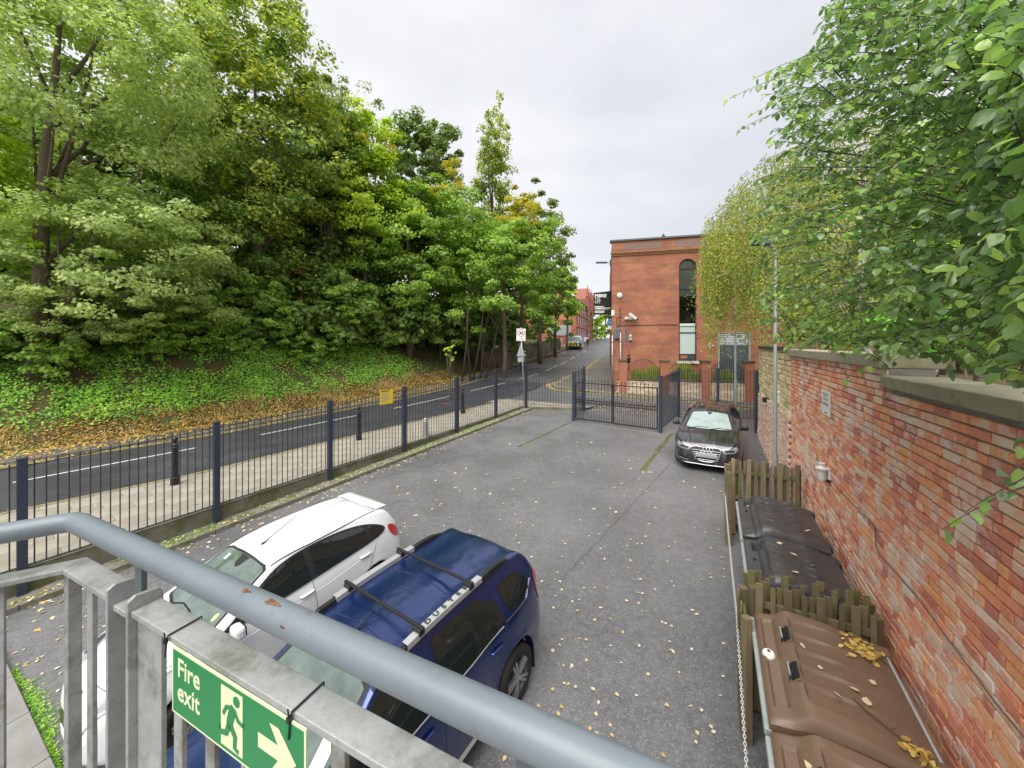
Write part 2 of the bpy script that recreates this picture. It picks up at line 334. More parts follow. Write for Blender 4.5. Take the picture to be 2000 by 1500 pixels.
mat('lamp_inner', (.05, .05, .055), .2, .3)
mat('lamp_red', (.50, .012, .012), .12, coat=1)
mat('trim_black', (.014, .014, .015), .5)
mat('rail_silver', (.52, .53, .54), .35, .5)
mat('gap', (.02, .02, .022), .8)
mat('plate_yellow', (.70, .50, .04), .4)
mat('plate_blank', (.30, .34, .36), .4)
mat('badge_blue', (.02, .05, .16), .25)
mat('paper', (.74, .76, .74), .6)
mat('paper_lime', (.55, .72, .22), .6)
mat('under', (.012, .012, .012), .9)
mat('bin_brown', (.14, .086, .055), .4, var=(3, .25, (.18, .118, .078)), bump=(120, .08))
mat('bin_black', (.03, .03, .034), .3, var=(2.5, .2, (.075, .07, .072)), bump=(60, .1))
mat('bin_rim', (.38, .42, .41), .5, var=(9, .25, (.22, .24, .22)))
mat('bin_body', (.055, .06, .05), .6)
mat('skin', (.45, .28, .2), .6); mat('jacket_blue', (.03, .18, .5), .7); mat('cloth_dark', (.015, .015, .02), .8); mat('hair_dark', (.03, .02, .015), .8)
mat('van_yellow', (.75, .52, .02), .5); mat('van_red', (.5, .03, .03), .4)
mat('pink_stone', (.40, .17, .13), .85, var=(2, .2, (.5, .25, .2)))
mat('slate', (.07, .075, .085), .7)
m_, nt_, b_, co_ = base('handrail_paint', .4, .5)
o_ = co_.outputs['Object']
n_ = noise(nt_, o_, 3.5, 5, .6); c_ = mixc(nt_, n_.outputs['Fac'], (.105, .13, .15), (.19, .22, .245))
n2_ = noise(nt_, o_, 5.2, 6, .6); r2_ = ramp(nt_, [(.74, (0, 0, 0)), (.76, (1, 1, 1))]); nt_.links.new(n2_.outputs['Fac'], r2_.inputs['Fac'])
n3_ = noise(nt_, o_, 60, 4, .7); rust_ = mixc(nt_, n3_.outputs['Fac'], (.16, .045, .015), (.36, .15, .06))
c_ = mixc(nt_, r2_.outputs['Color'], c_, rust_)
n5_ = noise(nt_, o_, 26, 6, .7); r5_ = ramp(nt_, [(.60, (0, 0, 0)), (.70, (.55, .55, .55))]); nt_.links.new(n5_.outputs['Fac'], r5_.inputs['Fac'])
c_ = mixc(nt_, r5_.outputs['Color'], c_, (.11, .105, .08))
nt_.links.new(c_, b_.inputs['Base Color']); n4_ = noise(nt_, o_, 18, 4, .6); add_bump(nt_, b_, n4_.outputs['Fac'], .12, .01)
m_, nt_, b_, co_ = base('galv_rail', .55, .4)
o_ = co_.outputs['Object']
n_ = noise(nt_, o_, 16, 6, .7); c_ = mixc(nt_, n_.outputs['Fac'], (.20, .205, .20), (.47, .48, .47))
n2_ = noise(nt_, o_, 5, 6, .7); r2_ = ramp(nt_, [(.50, (0, 0, 0)), (.64, (.85, .85, .85))]); nt_.links.new(n2_.outputs['Fac'], r2_.inputs['Fac'])
c_ = mixc(nt_, r2_.outputs['Color'], c_, (.16, .155, .125)); nt_.links.new(c_, b_.inputs['Base Color']); b_.inputs['Metallic'].default_value = .25
n4_ = noise(nt_, o_, 90, 4, .6); add_bump(nt_, b_, n4_.outputs['Fac'], .25, .006)

# ------------------------------------------------------------------ mesh helpers
def tag(o, label=None, cat=None, group=None, kind=None):
    if label: o['label'] = label
    if cat: o['category'] = cat
    if group: o['group'] = group
    if kind: o['kind'] = kind
    return o
def empty(name, loc=(0, 0, 0), rz=0, label=None, cat=None, group=None):
    o = bpy.data.objects.new(name, None); COL.objects.link(o); o.location = loc; o.rotation_euler = (0, 0, rz); o.empty_display_size = .2
    return tag(o, label, cat, group)
class MB:
    def __init__(s): s.v = []; s.f = []; s.uv = None
    def quad(s, a, b, c, d): n = len(s.v); s.v += [tuple(a), tuple(b), tuple(c), tuple(d)]; s.f.append((n, n + 1, n + 2, n + 3)); return s
    def poly(s, pts): n = len(s.v); s.v += [tuple(p) for p in pts]; s.f.append(tuple(range(n, n + len(pts)))); return s
    def box(s, x0, x1, y0, y1, z0, z1):
        n = len(s.v); s.v += [(x, y, z) for z in (z0, z1) for y in (y0, y1) for x in (x0, x1)]
        for f in ((0, 2, 3, 1), (4, 5, 7, 6), (0, 1, 5, 4), (2, 6, 7, 3), (0, 4, 6, 2), (1, 3, 7, 5)): s.f.append(tuple(n + i for i in f))
        return s
    def obox(s, c, ax, ay, az):
        """oriented box: centre and three half-extent vectors"""
        c, ax, ay, az = map(Vector, (c, ax, ay, az)); n = len(s.v)
        s.v += [tuple(c + ax * i + ay * j + az * k) for k in (-1, 1) for j in (-1, 1) for i in (-1, 1)]
        fs = ((0, 2, 3, 1), (4, 5, 7, 6), (0, 1, 5, 4), (2, 6, 7, 3), (0, 4, 6, 2), (1, 3, 7, 5))
        if ax.cross(ay).dot(az) < 0: fs = tuple(tuple(reversed(f)) for f in fs)
        for f in fs: s.f.append(tuple(n + i for i in f))
        return s
    def bar(s, p, q, w, h, up=(0, 0, 1)):
        p, q = Vector(p), Vector(q); d = (q - p); ln = d.length; d /= ln; up = Vector(up)
        sx = d.cross(up)
        if sx.length < 1e-4: sx = d.cross(Vector((1, 0, 0)))
        sx.normalize(); u = sx.cross(d)
        return s.obox((p + q) / 2, d * ln / 2, sx * w / 2, u * h / 2)
    def prism(s, pts, vec):
        """extrude planar polygon pts by vec"""
        n = len(pts); b0 = len(s.v); vec = Vector(vec); P = [Vector(p) for p in pts]
        nrm = Vector((0, 0, 0))
        for i in range(n): nrm += P[i].cross(P[(i + 1) % n])
        if nrm.dot(vec) < 0: P.reverse()
        s.v += [tuple(p) for p in P] + [tuple(p + vec) for p in P]
        s.f.append(tuple(b0 + i for i in reversed(range(n)))); s.f.append(tuple(b0 + n + i for i in range(n)))
        for i in range(n): j = (i + 1) % n; s.f.append((b0 + i, b0 + j, b0 + n + j, b0 + n + i))
        return s
    def tube(s, pts, r, seg=8, cap=True):
        pts = [Vector(p) for p in pts]; n0 = len(s.v); K = len(pts)
        rr = r if isinstance(r, (list, tuple)) else [r] * K
        pu = None
        for i, p in enumerate(pts):
            d = (pts[min(i + 1, K - 1)] - pts[max(i - 1, 0)]).normalized()
            if pu is None:
                u = d.cross(Vector((0, 0, 1)));
                if u.length < 1e-3: u = d.cross(Vector((1, 0, 0)))
            else: u = pu - d * pu.dot(d)
            u.normalize(); pu = u; w = d.cross(u)
            for k in range(seg):
                a = 2 * math.pi * k / seg; s.v.append(tuple(p + (u * math.cos(a) + w * math.sin(a)) * rr[i]))
        for i in range(K - 1):
            for k in range(seg):
                a = n0 + i * seg + k; b = n0 + i * seg + (k + 1) % seg; s.f.append((a, b, b + seg, a + seg))
        if cap:
            s.f.append(tuple(n0 + k for k in reversed(range(seg)))); s.f.append(tuple(n0 + (K - 1) * seg + k for k in range(seg)))
        return s
    def lathe(s, prof, seg=24, axis='z', c=(0, 0, 0)):
        """prof: (r, h) pairs"""
        n0 = len(s.v); c = Vector(c)
        for (r, h) in prof:
            for k in range(seg):
                a = 2 * math.pi * k / seg; x, y = r * math.cos(a), r * math.sin(a)
                s.v.append(tuple(c + Vector({'z': (x, y, h), 'y': (x, h, y), 'x': (h, x, y)}[axis])))
        for i in range(len(prof) - 1):
            for k in range(seg):
                a = n0 + i * seg + k; b = n0 + i * seg + (k + 1) % seg
                s.f.append((a, b, b + seg, a + seg) if axis != 'y' else (a, a + seg, b + seg, b))
        return s
    def grid(s, rows):
        """rows of points, all the same length"""
        n0 = len(s.v); m = len(rows[0])
        for r in rows: s.v += [tuple(p) for p in r]
        for i in range(len(rows) - 1):
            for j in range(m - 1):
                a = n0 + i * m + j; s.f.append((a, a + 1, a + m + 1, a + m))
        return s
    def mesh(s, name, smooth=False):
        me = bpy.data.meshes.new(name); me.from_pydata(s.v, [], s.f); me.validate(); me.update()
        if smooth: me.polygons.foreach_set('use_smooth', [True] * len(me.polygons))
        return me
    def build(s, name, m, parent=None, smooth=False, bevel=0, solid=0):
        me = s.mesh(name, smooth); me.materials.append(M[m] if isinstance(m, str) else m)
        return link(name, me, parent, bevel)
def link(name, me, parent=None, bevel=0):
    o = bpy.data.objects.new(name, me); COL.objects.link(o)
    if parent is not None: o.parent = parent
    if bevel:
        b = o.modifiers.new('b', 'BEVEL'); b.width = bevel; b.segments = 2; b.limit_method = 'ANGLE'; b.angle_limit = R(40)
    return o
def structure(o): o['kind'] = 'structure'; return o
def stuff(o): o['kind'] = 'stuff'; return o
def fast_mesh(name, V, Fq, m, parent=None, smooth=False):
    """numpy verts (n,3) and quad faces (k,4) or tris (k,3)"""
    me = bpy.data.meshes.new(name); k, w = Fq.shape
    me.vertices.add(len(V)); me.vertices.foreach_set('co', V.astype(np.float32).ravel())
    me.loops.add(k * w); me.loops.foreach_set('vertex_index', Fq.astype(np.int32).ravel())
    me.polygons.add(k); me.polygons.foreach_set('loop_start', np.arange(0, k * w, w, dtype=np.int32)); me.polygons.foreach_set('loop_total', np.full(k, w, np.int32))
    if smooth: me.polygons.foreach_set('use_smooth', np.ones(k, bool))
    me.update(calc_edges=True); me.materials.append(M[m] if isinstance(m, str) else m)
    return link(name, me, parent)
def text(name, body, size, m, parent, loc, rot, align='LEFT', extr=.0008, weight=0., sx=1.0, spacing=1.0):
    cu = bpy.data.curves.new(name, 'FONT'); cu.body = body; cu.size = size; cu.extrude = extr; cu.offset = weight; cu.align_x = align; cu.resolution_u = 3; cu.space_character = spacing
    o = bpy.data.objects.new(name, cu); COL.objects.link(o)
    dg = bpy.context.evaluated_depsgraph_get(); me = bpy.data.meshes.new_from_object(o.evaluated_get(dg))
    bpy.data.objects.remove(o); bpy.data.curves.remove(cu)
    me.materials.clear(); me.materials.append(M[m]); t = link(name, me, parent)
    t.matrix_local = Matrix.Translation(loc) @ rot.to_4x4() @ Matrix.Diagonal((sx, 1, 1, 1))
    return t
def frame(xd, up=(0, 0, 1)):
    """rotation whose local x runs along xd, local y along up, local z faces out (x cross y)"""
    x = Vector(xd).normalized(); u = Vector(up); z = x.cross(u).normalized(); y = z.cross(x)
    return Matrix((x, y, z)).transposed()
def copy_tree(o, parent=None):
    c = o.copy(); COL.objects.link(c); c.parent = parent
    for ch in list(o.children): copy_tree(ch, c)
    return c
def leaf_quads(C, N, size, asp=.62, rs=None):
    """one folded-diamond leaf per centre C (n,3), facing roughly N (n,3)"""
    rs = rs or nr; n = len(C)
    N = N / (np.linalg.norm(N, axis=1, keepdims=True) + 1e-9)
    t = rs.normal(size=(n, 3)); t -= N * (t * N).sum(1, keepdims=True); t /= np.linalg.norm(t, axis=1, keepdims=True) + 1e-9
    b = np.cross(N, t); s = (size * rs.uniform(.7, 1.3, (n, 1)) if np.isscalar(size) else size[:, None])
    V = np.stack([C - t * s * .5, C + b * s * asp * .5 + N * s * .06, C + t * s * .5, C - b * s * asp * .5 + N * s * .06], 1).reshape(-1, 3)
    return V, np.arange(4 * n).reshape(n, 4)
def leaf_template(curl, seed):
    q = random.Random(seed); prof = [(0, 0), (.18, .26), (.42, .36), (.7, .25), (1, 0)]; mb = MB(); mid = []; 
    for t, w in prof: z = curl * (4 * (t - .5) ** 2) * .14; mid.append((t - .5, 0, z))
    Lp = [(t - .5 + q.uniform(-.02, .02), w, curl * (4 * (t - .5) ** 2) * .14 + w * curl * .55) for t, w in prof[1:4]]; Rp = [(t - .5 + q.uniform(-.02, .02), -w, curl * (4 * (t - .5) ** 2) * .14 + w * curl * .4) for t, w in prof[1:4]]
    mb.v = mid + Lp + Rp; mb.f = [(0, 1, 5), (1, 2, 6, 5), (2, 3, 7, 6), (3, 4, 7), (0, 8, 1), (1, 8, 9, 2), (2, 9, 10, 3), (3, 10, 4)]
    n = len(mb.v); mb.v += [(-.5, .012, 0), (-.5, -.012, 0), (-.78, -.01, .06), (-.78, .01, .06)]; mb.f.append((n, n + 1, n + 2, n + 3)); return mb
def leaf_bunch(C, N, size, seed=0):
    """curled ovate leaves, joined: verts (n,3) and mixed faces"""
    q = random.Random(seed); mb = MB()
    for c, n in zip(C, N):
        t = leaf_template(q.uniform(.05, .6) * q.choice((1, 1, -1)), q.randrange(99)); s = size * q.uniform(.65, 1.25); z = Vector(n).normalized(); x = Vector((q.gauss(0, 1), q.gauss(0, 1), q.gauss(0, .3))); x = (x - z * x.dot(z)).normalized(); y = z.cross(x); k = len(mb.v)
        mb.v += [tuple(Vector(c) + (x * v[0] + y * v[1] + z * v[2]) * s) for v in t.v]; mb.f += [tuple(k + i for i in f) for f in t.f]
    return mb
# ================================================================== THE SETTING
V3 = Vector
def pz(off=0.): return lambda x, y: roadz(x, y) + off
def lz(off=0.): return lambda x, y: lotz(x, y) + off
PAVE = .10
def sidez(x, y):                                     # the side street drops away to the right
    r = roadz(x, y); w = min(1, max(0, (32 - y) / 3)); return r + (min(r, 1.25 - .05 * ((x - 4) * .97 - (y - 27) * .24)) - r) * w
# street edges, measured on the photo
Ledge = [at(*p, roadz) for p in ((0, 910), (413, 847), (600, 812), (882, 755), (965, 732), (1032, 710.5), (1075, 696.5), (1108, 683.5))]
Redge = [at(*p, pz(PAVE)) for p in ((0, 1003), (405, 920), (600, 872), (777, 831), (965, 786))]
def extend(P, back=30., fwd=0.):
    d = (P[0] - P[1]); d.z = 0; d.normalize(); a = P[0] + d * back
    out = [a] + list(P)
    if fwd: d = (P[-1] - P[-2]); d.z = 0; d.normalize(); out.append(P[-1] + d * fwd)
    return out
Mouth = at(1076, 750, roadz)                         # the kerb nose across the side street
Rfar = [Mouth + V3((-.2, .3, 0))] + [at(*p, roadz) for p in ((1095, 741), (1144.6, 722.8), (1172, 701), (1193, 683.5))]
def resample(P, n):
    P = [V3((p.x, p.y, 0)) for p in P]; d = [0]
    for a, b in zip(P, P[1:]): d.append(d[-1] + (b - a).length)
    out = []
    for i in range(n):
        s = d[-1] * i / (n - 1); k = max(j for j in range(len(d)) if d[j] <= s + 1e-9); k = min(k, len(P) - 2)
        out.append(P[k].lerp(P[k + 1], (s - d[k]) / (d[k + 1] - d[k])))
    return out
Lall = extend(Ledge, 40, 40); Rall = extend(Redge, 40) + extend(Rfar, 0, 40)[1:]
# ground: one sheet that reaches the horizon, well under everything
gm = MB(); xs = [-900, -300, -120, -60, -30, -15, 0, 15, 30, 60, 120, 300, 900]; ys = [-300, -60, -20, 0, 20, 40, 60, 90, 130, 200, 400, 1400]
gm.grid([[(x, y, min(lotz(x, y), roadz(x, y), 3.0) - .9 if -70 < x < 70 and -70 < y < 100 else -3.5) for x in xs] for y in ys])
structure(gm.build('ground', 'soil'))
# street
rows = [[V3((a.x, a.y, 0)).lerp(V3((b.x, b.y, 0)), j / 7) for j in range(8)] for a, b in zip(resample(Lall, 60), resample(Rall, 60))]
rd = MB().grid([[V3((p.x, p.y, roadz(p.x, p.y))) for p in reversed(r)] for r in rows])
ro = structure(rd.build('road', 'road_asphalt'))
# the street beyond the junction is older, paler asphalt
pale = MB()
for a, b in zip(rows, rows[1:]):
    if a[4].y > 31.0: pale.grid([[V3((p.x, p.y, roadz(p.x, p.y) + .004)) for p in reversed(r)] for r in (a, b)])
structure(pale.build('far_road', 'far_road_asphalt'))

# fence line of the car park
P0 = at(43, 1160, lz(.1)); P6 = at(1027, 795, lz(.1))
fu = V3((P6.x - P0.x, P6.y - P0.y, 0)); FL = fu.length; fu.normalize(); fn = V3((-fu.y, fu.x, 0)); STEP = FL / 6
def fpt(s, off=0., z=None):
    p = P0 + fu * s + fn * off
    return V3((p.x, p.y, lotz(p.x, p.y) if z is None else z))
GA = at(1120, 822, lotz); GB = at(1290, 845, lotz)                 # gate posts
C1 = at(1141, 802, lotz); C2 = at(1326, 815, lotz)                 # posts of the front fence beside the gate
fr = (C2 - C1); fr.z = 0; fr.normalize()
# wall line on the right
wu = V3((math.sin(R(28.2)), math.cos(R(28.2)), 0)); wn = V3((wu.y, -wu.x, 0)); W0 = V3((5.34, 6.45, 0))
def wpt(s, off=0., z=0.): p = W0 + wu * s + wn * off; return V3((p.x, p.y, z))
WEND = C2 + fr * 3.3
# car park sheet
Kb = [fpt(-16, -.45), fpt(FL + .2, -.45)]
poly = [Kb[0], Kb[1], C1 + fr * -3.0 + fn * -.0, C1, C2, WEND, wpt(10, .3), wpt(-16, .3), fpt(-16, -14)]
lot = MB()
A0, B0, B1, A1 = fpt(-14, -.42), fpt(FL + .9, -.42), WEND + wu * .8, wpt(-13, .25)
lot.grid([[V3((p.x, p.y, lotz(p.x, p.y))) for p in (A0.lerp(B0, i / 20).lerp(A1.lerp(B1, i / 20), j / 10) for j in range(11))] for i in range(21)])
lo_ = lot.build('car_park', 'lot_asphalt'); structure(lo_)
# side street in front of the building
side = MB(); n0 = P6 + fr * -1.6 + fn * .2; n1 = n0 + fr * 26; f0 = V3((Mouth.x - .3, Mouth.y + .2, 0)); f1 = f0 + V3((26, -4.5, 0))
side.grid([[V3((p.x, p.y, sidez(p.x, p.y) + .006)) for p in (n0.lerp(n1, i / 16).lerp(f0.lerp(f1, i / 16), j / 8) for j in range(9))] for i in range(17)])
structure(side.build('side_road', 'far_road_asphalt'))

jn = MB(); ja, jb = P6 + fr * -7 + fn * 2 - fu * 3, C2 + fr * 3 + fu * .1; jc, jd_ = V3((-3.5, 27.5, 0)), V3((14, 27, 0))
jn.grid([[V3((p.x, p.y, sidez(p.x, p.y) - .03)) for p in (ja.lerp(jb, i / 12).lerp(jc.lerp(jd_, i / 12), j / 10) for j in range(11))] for i in range(13)])
structure(jn.build('junction_base', 'far_road_asphalt'))
# ---- near pavement of slabs
Rx = extend(Redge, 12)
def redge_off(s):
    """distance from fence line to the kerb at fence station s"""
    o = P0 + fu * s
    best = 3.0
    for a, b in zip(Rx, Rx[1:]):
        sa, sb = (a - P0).dot(fu), (b - P0).dot(fu)
        if sa - 1e-6 <= s <= sb + 1e-6: best = (a - P0).dot(fn) + ((b - P0).dot(fn) - (a - P0).dot(fn)) * (s - sa) / (sb - sa)
    return best
sEnd = (Redge[-1] - P0).dot(fu) + .9
def pav(s, o, dz=0.): p = P0 + fu * s + fn * o; return V3((p.x, p.y, roadz(p.x, p.y) + PAVE + dz))
pv = MB(); S = [-9 + i * .9 for i in range(int((sEnd + 9) / .9) + 1)]
pv.grid([[pav(s, .05 + (redge_off(s) - .18 - .05) * j / 4, -.022) for j in range(5)][::-1] for s in S])
pave = structure(pv.build('pavement', 'mortar'))
def clip_poly(poly, inside, inter):
    out = []
    for i in range(len(poly)):
        a, b = poly[i], poly[(i + 1) % len(poly)]
        if inside(a): out.append(a)
        if inside(a) != inside(b): out.append(inter(a, b))
    return out
def slab(poly, name, m, parent, zf, th=.03):
    c = [sum(p[k] for p in poly) / len(poly) for k in (0, 1)]
    b = MB(); w = [P0 + fu * s + fn * o for s, o in poly]
    cc = P0 + fu * c[0] + fn * c[1]; z = zf(c[0], c[1])
    b.prism([(p.x - cc.x, p.y - cc.y, zf(*q) - z) for p, q in zip(w, poly)], (0, 0, -th))
    o = b.build(name, m, parent); o.location = (cc.x, cc.y, z); return o
zsl = lambda s, o: pav(s, o).z
row = 0; o0 = .08
while o0 < 5.2:
    s = -8.5 + (.45 if row % 2 else 0)
    while s < sEnd:
        q = [(s + .004, o0 + .004), (s + .896, o0 + .004), (s + .896, o0 + .596), (s + .004, o0 + .596)]
        lim = lambda p: p[1] <= redge_off(p[0]) - .16
        def ic(a, b):
            for _ in range(2):
                lo, hi = 0., 1.
                for _k in range(18):
                    m_ = (lo + hi) / 2; p = (a[0] + (b[0] - a[0]) * m_, a[1] + (b[1] - a[1]) * m_)
                    if lim(p) == lim(a): lo = m_
                    else: hi = m_
            return (a[0] + (b[0] - a[0]) * lo, a[1] + (b[1] - a[1]) * lo)
        c = clip_poly(q, lim, ic)
        if len(c) >= 3 and (max(p[1] for p in c) - o0) > .08: slab(c, 'paving_slab', 'paving', pave, zsl)
        s += .9
    o0 += .6; row += 1
def kerb_run(path, zf, parent, w=.14, up=0., drop=.13, name='kerb_stone', m='kerb', piece=.9, side=1):
    """row of kerb stones along a polyline, face on the polyline, body to its side"""
    L_ = sum((b - a).length for a, b in zip(path, path[1:])); n = max(2, int(L_ / piece)); P = resample(path, n + 1)
    for a, b in zip(P, P[1:]):
        d = (b - a); ln = d.length; d.normalize(); nn = V3((-d.y, d.x, 0)) * side
        a2, b2 = a + d * .004, b - d * .004; za, zb = zf(a.x, a.y) + up, zf(b.x, b.y) + up
        c = (a2 + b2) / 2; zc = (za + zb) / 2
        pts = [a2 - c, b2 - c, b2 + nn * w - c, a2 + nn * w - c]; zz = [za - zc, zb - zc, zb - zc, za - zc]
        k = MB().prism([(p.x, p.y, z) for p, z in zip(pts, zz)], (0, 0, -drop)).build(name, m, parent, bevel=.012); k.location = (c.x, c.y, zc)
kerb_run([V3((p.x, p.y, 0)) for p in Rx], pz(PAVE + .004), pave, side=-1)
# the pavement bends round the corner to the gate
cn = MB(); qa = [pav(sEnd, .05, -.004), pav(sEnd, redge_off(sEnd) - .02, -.004)]
e1 = P6 + fr * -1.7 + fn * .3 + fu * 1.9; e2 = P6 + fr * 3.0 + fu * 1.5; e3 = C1 + fu * 1.0 + fr * .3; e4 = C1 + fu * .2
cn.poly([V3((p.x, p.y, sidez(p.x, p.y) + PAVE - .004)) for p in (qa[0], P6 + fu * .1, e4, e3, e2, e1, qa[1])])
structure(cn.build('corner_pavement', 'paving'))
kerb_run([qa[1], e1, e2, e3], lambda x, y: sidez(x, y) + PAVE + .002, pave, side=-1)

# ---- far pavement, bank
def offset(P, d):
    out = []
    for i, p in enumerate(P):
        t = (P[min(i + 1, len(P) - 1)] - P[max(i - 1, 0)]); t.z = 0; t.normalize(); out.append(p + V3((-t.y, t.x, 0)) * d)
    return out
Lr = resample(Lall, 90)
fp = MB(); fpw = 1.55
fp.grid([[V3((p.x, p.y, roadz(p.x, p.y) + PAVE + .003 * 0)) for p in (a, b)] for a, b in zip(offset(Lr, .12), offset(Lr, fpw))])
fpo = structure(fp.build('far_pavement', 'path_asphalt'))
kerb_run(Lall[:6], pz(PAVE + .004), fpo, side=1)
HP = [(0, 0), (.6, .16), (1.2, .5), (2, 1.05), (3, 1.75), (4.5, 2.9), (6, 3.9), (8, 5.2), (11, 6.8), (15, 8.2), (22, 9.5), (34, 10.5), (60, 11)]
def hbank(d):
    for (a, ha), (b, hb) in zip(HP, HP[1:]):
        if d <= b: return ha + (hb - ha) * (d - a) / (b - a)
    return HP[-1][1]
from mathutils import noise as mnoise
def bank_scale(p): return 1.0 if p.y < 34 else max(.35, 1 - (p.y - 34) / 30)
Bd = [0, .3, .6, .9, 1.3, 1.8, 2.4, 3, 3.7, 4.5, 5.4, 6.4, 7.6, 9, 11, 13, 16, 20, 27, 36, 50]
def bankpt(i, d):
    p = Lr[i]; t = (Lr[min(i + 1, 89)] - Lr[max(i - 1, 0)]).normalized(); q = p + V3((-t.y, t.x, 0)) * (fpw - .03 + d)
    z0 = roadz(p.x, p.y) + PAVE
    return V3((q.x, q.y, z0 + hbank(d) * bank_scale(p) + (.16 * min(d, 2) / 2) * mnoise.noise(V3((q.x * .9, q.y * .9, 3))) + .05 * min(d, 1) * mnoise.noise(V3((q.x * 4, q.y * 4, 3)))))
bk = MB().grid([[bankpt(i, d) for d in Bd] for i in range(90)])
structure(bk.build('embankment', 'bank_soil', smooth=True))
bank_bvh = BVHTree.FromPolygons([V3(v) for v in bk.v], bk.f)
def on_bank(x, y):
    h = bank_bvh.ray_cast(V3((x, y, 60)), V3((0, 0, -1)))
    return h[0].z if h[0] else roadz(x, y)

# ---- pavement round the building corner
Oc = [at(*p, lambda x, y: sidez(x, y) + PAVE) for p in ((1193, 683.5), (1172, 701), (1144.6, 722.8), (1112, 735), (1090, 743), (1079, 748), (1077, 752), (1090, 757.5), (1144, 764), (1230, 770), (1340, 781), (1420, 790))]
Oc.append(Oc[-1] + (Oc[-1] - Oc[-2]) * 2)
In = [V3(p) for p in ((25, 69, 0), (16, 50, 0), (12, 38.5, 0), (10, 33, 0), (9, 29.5, 0), (9, 28.5, 0), (9, 28, 0), (9.5, 28, 0), (10.5, 28, 0), (12, 28, 0), (15, 28, 0), (20, 27, 0), (29, 26, 0))]
bp = MB().grid([[V3((p.x, p.y, sidez(p.x, p.y) + PAVE)) for p in (a.lerp(V3((b.x, b.y, a.z)), j / 5) for j in range(6))] for a, b in zip(Oc, In)])
bpo = structure(bp.build('corner_footpath', 'path_asphalt'))
kerb_run([V3((p.x, p.y, 0)) for p in Oc[1:]], lambda x, y: sidez(x, y) + PAVE + .004, bpo, side=1)

# ---- road markings
mk = {}
def stripe(path, off, w, m, name, parent, dz=.010, zf=roadz):
    P = offset([V3((p.x, p.y, 0)) for p in path], off); Q = offset([V3((p.x, p.y, 0)) for p in path], off + w)
    b = MB().grid([[V3((p.x, p.y, zf(p.x, p.y) + dz)) for p in pq] for pq in zip(P, Q)]); return b.build(name, m, parent)
for o_ in (-.20, -.40): stripe(resample(Lall, 70), o_, -.09, 'road_yellow', 'yellow_line', ro)
for o_ in (.12, .30): stripe(resample(Rx, 30), o_, .08, 'road_yellow', 'yellow_line', ro)
Ocr = resample([V3((p.x, p.y, 0)) for p in Oc[1:]], 60)
for o_ in (-.16, -.34): stripe(Ocr, o_, -.09, 'road_yellow', 'yellow_line', ro, .014, sidez)
dash = [((25, 943), (383, 875)), ((507, 850), (600, 832)), ((560, 840), (696, 812)), ((769, 798), (879, 774)), ((919, 764), (986, 748)), ((1011, 741), (1052, 730.5)), ((1066, 724.5), (1087.5, 715)), ((1095, 712), (1109, 705)), ((1113, 702.5), (1122, 697.5)), ((1126, 695), (1134, 690.7)), ((1138, 688.5), (1144, 686))]
dash[1] = ((507, 850), (696, 812)); dash.pop(2)
for a, b in dash:
    a, b = at(*a, roadz), at(*b, roadz); path = resample([a, b], 6); w = .12
    stripe(path, -w / 2, w, 'road_white', 'centre_dash', ro, .012)
# the dashed line is one painted line; pieces to the left of the picture go on
# ---- kerbed strip at the fence foot
st = MB(); st.grid([[fpt(s, o) + V3((0, 0, .1)) for o in (-.44, .02)][::-1] for s in [(-13 + i) for i in range(int(FL + 14.4))]])
stripo = structure(st.build('fence_strip', 'strip'))
kerb_run([fpt(-13, -.44), fpt(FL + .3, -.44)], lz(.104), stripo, side=1, w=.11, drop=.16)
# concrete plinth the bars stand on
pl = MB(); rows = []
for i in range(int(FL + 14.4)):
    s = -13 + i; a, b = fpt(s, .0), fpt(s, .2); zt = max(pav(s, .1).z + .05, a.z + .16)
    rows.append([V3((a.x, a.y, a.z + .02)), V3((a.x, a.y, zt)), V3((b.x, b.y, zt)), V3((b.x, b.y, zt - .2))])
pl.grid([r[::-1] for r in rows])
tag(pl.build('fence_plinth', 'plinth'), 'low stained concrete plinth under the railings along the pavement', 'plinth')
def plinth_z(s): a = fpt(s); return max(pav(s, .1).z + .05, a.z + .16)
# raised concrete path along the near building, bottom left
ca, cb = at(0, 1262, lz(.1)), at(112, 1500, lz(.1)); cd = (cb - ca); cd.z = 0; cd.normalize(); cnn = V3((cd.y, -cd.x, 0))
cw = structure(MB().grid([[V3((p.x, p.y, lotz(p.x, p.y) + .06)) for p in (ca + cd * s + cnn * .9 * j for j in range(4))] for s in range(-6, 9)][::-1]).build('building_path', 'mortar'))
for i in range(-6, 8):
    for j in range(3):
        a = ca + cd * (i + .006) + cnn * (j * .9 + .006); c = a + cd * .494 + cnn * .444
        sl = MB(); q = [a, a + cd * .988, a + cd * .988 + cnn * .888, a + cnn * .888]; zc = lotz(c.x, c.y) + .1
        sl.prism([(p.x - c.x, p.y - c.y, lotz(p.x, p.y) + .1 - zc) for p in q], (0, 0, -.16)); so = sl.build('concrete_slab', 'concrete', cw, bevel=.008); so.location = (c.x, c.y, zc)
# mossy seams in the tarmac in front of the gate
def moss_seam(a, b, w, nme='moss_seam'):
    P = resample([a, b], 24); m_ = MB()
    for i, p in enumerate(P): pass
    d = (b - a); d.z = 0; d.normalize(); n_ = V3((-d.y, d.x, 0))
    m_.grid([[V3((q.x, q.y, lotz(q.x, q.y) + .006)) for q in (p + n_ * w * (.5 + .35 * rng.random()), p - n_ * w * (.5 + .35 * rng.random()))] for p in P])
    o = m_.build(nme, 'moss', lo_); return stuff(o)
moss_seam(at(1116, 824, lotz), at(1012, 873, lotz), .09); moss_seam(at(1312, 847, lotz), at(1253, 921, lotz), .11)
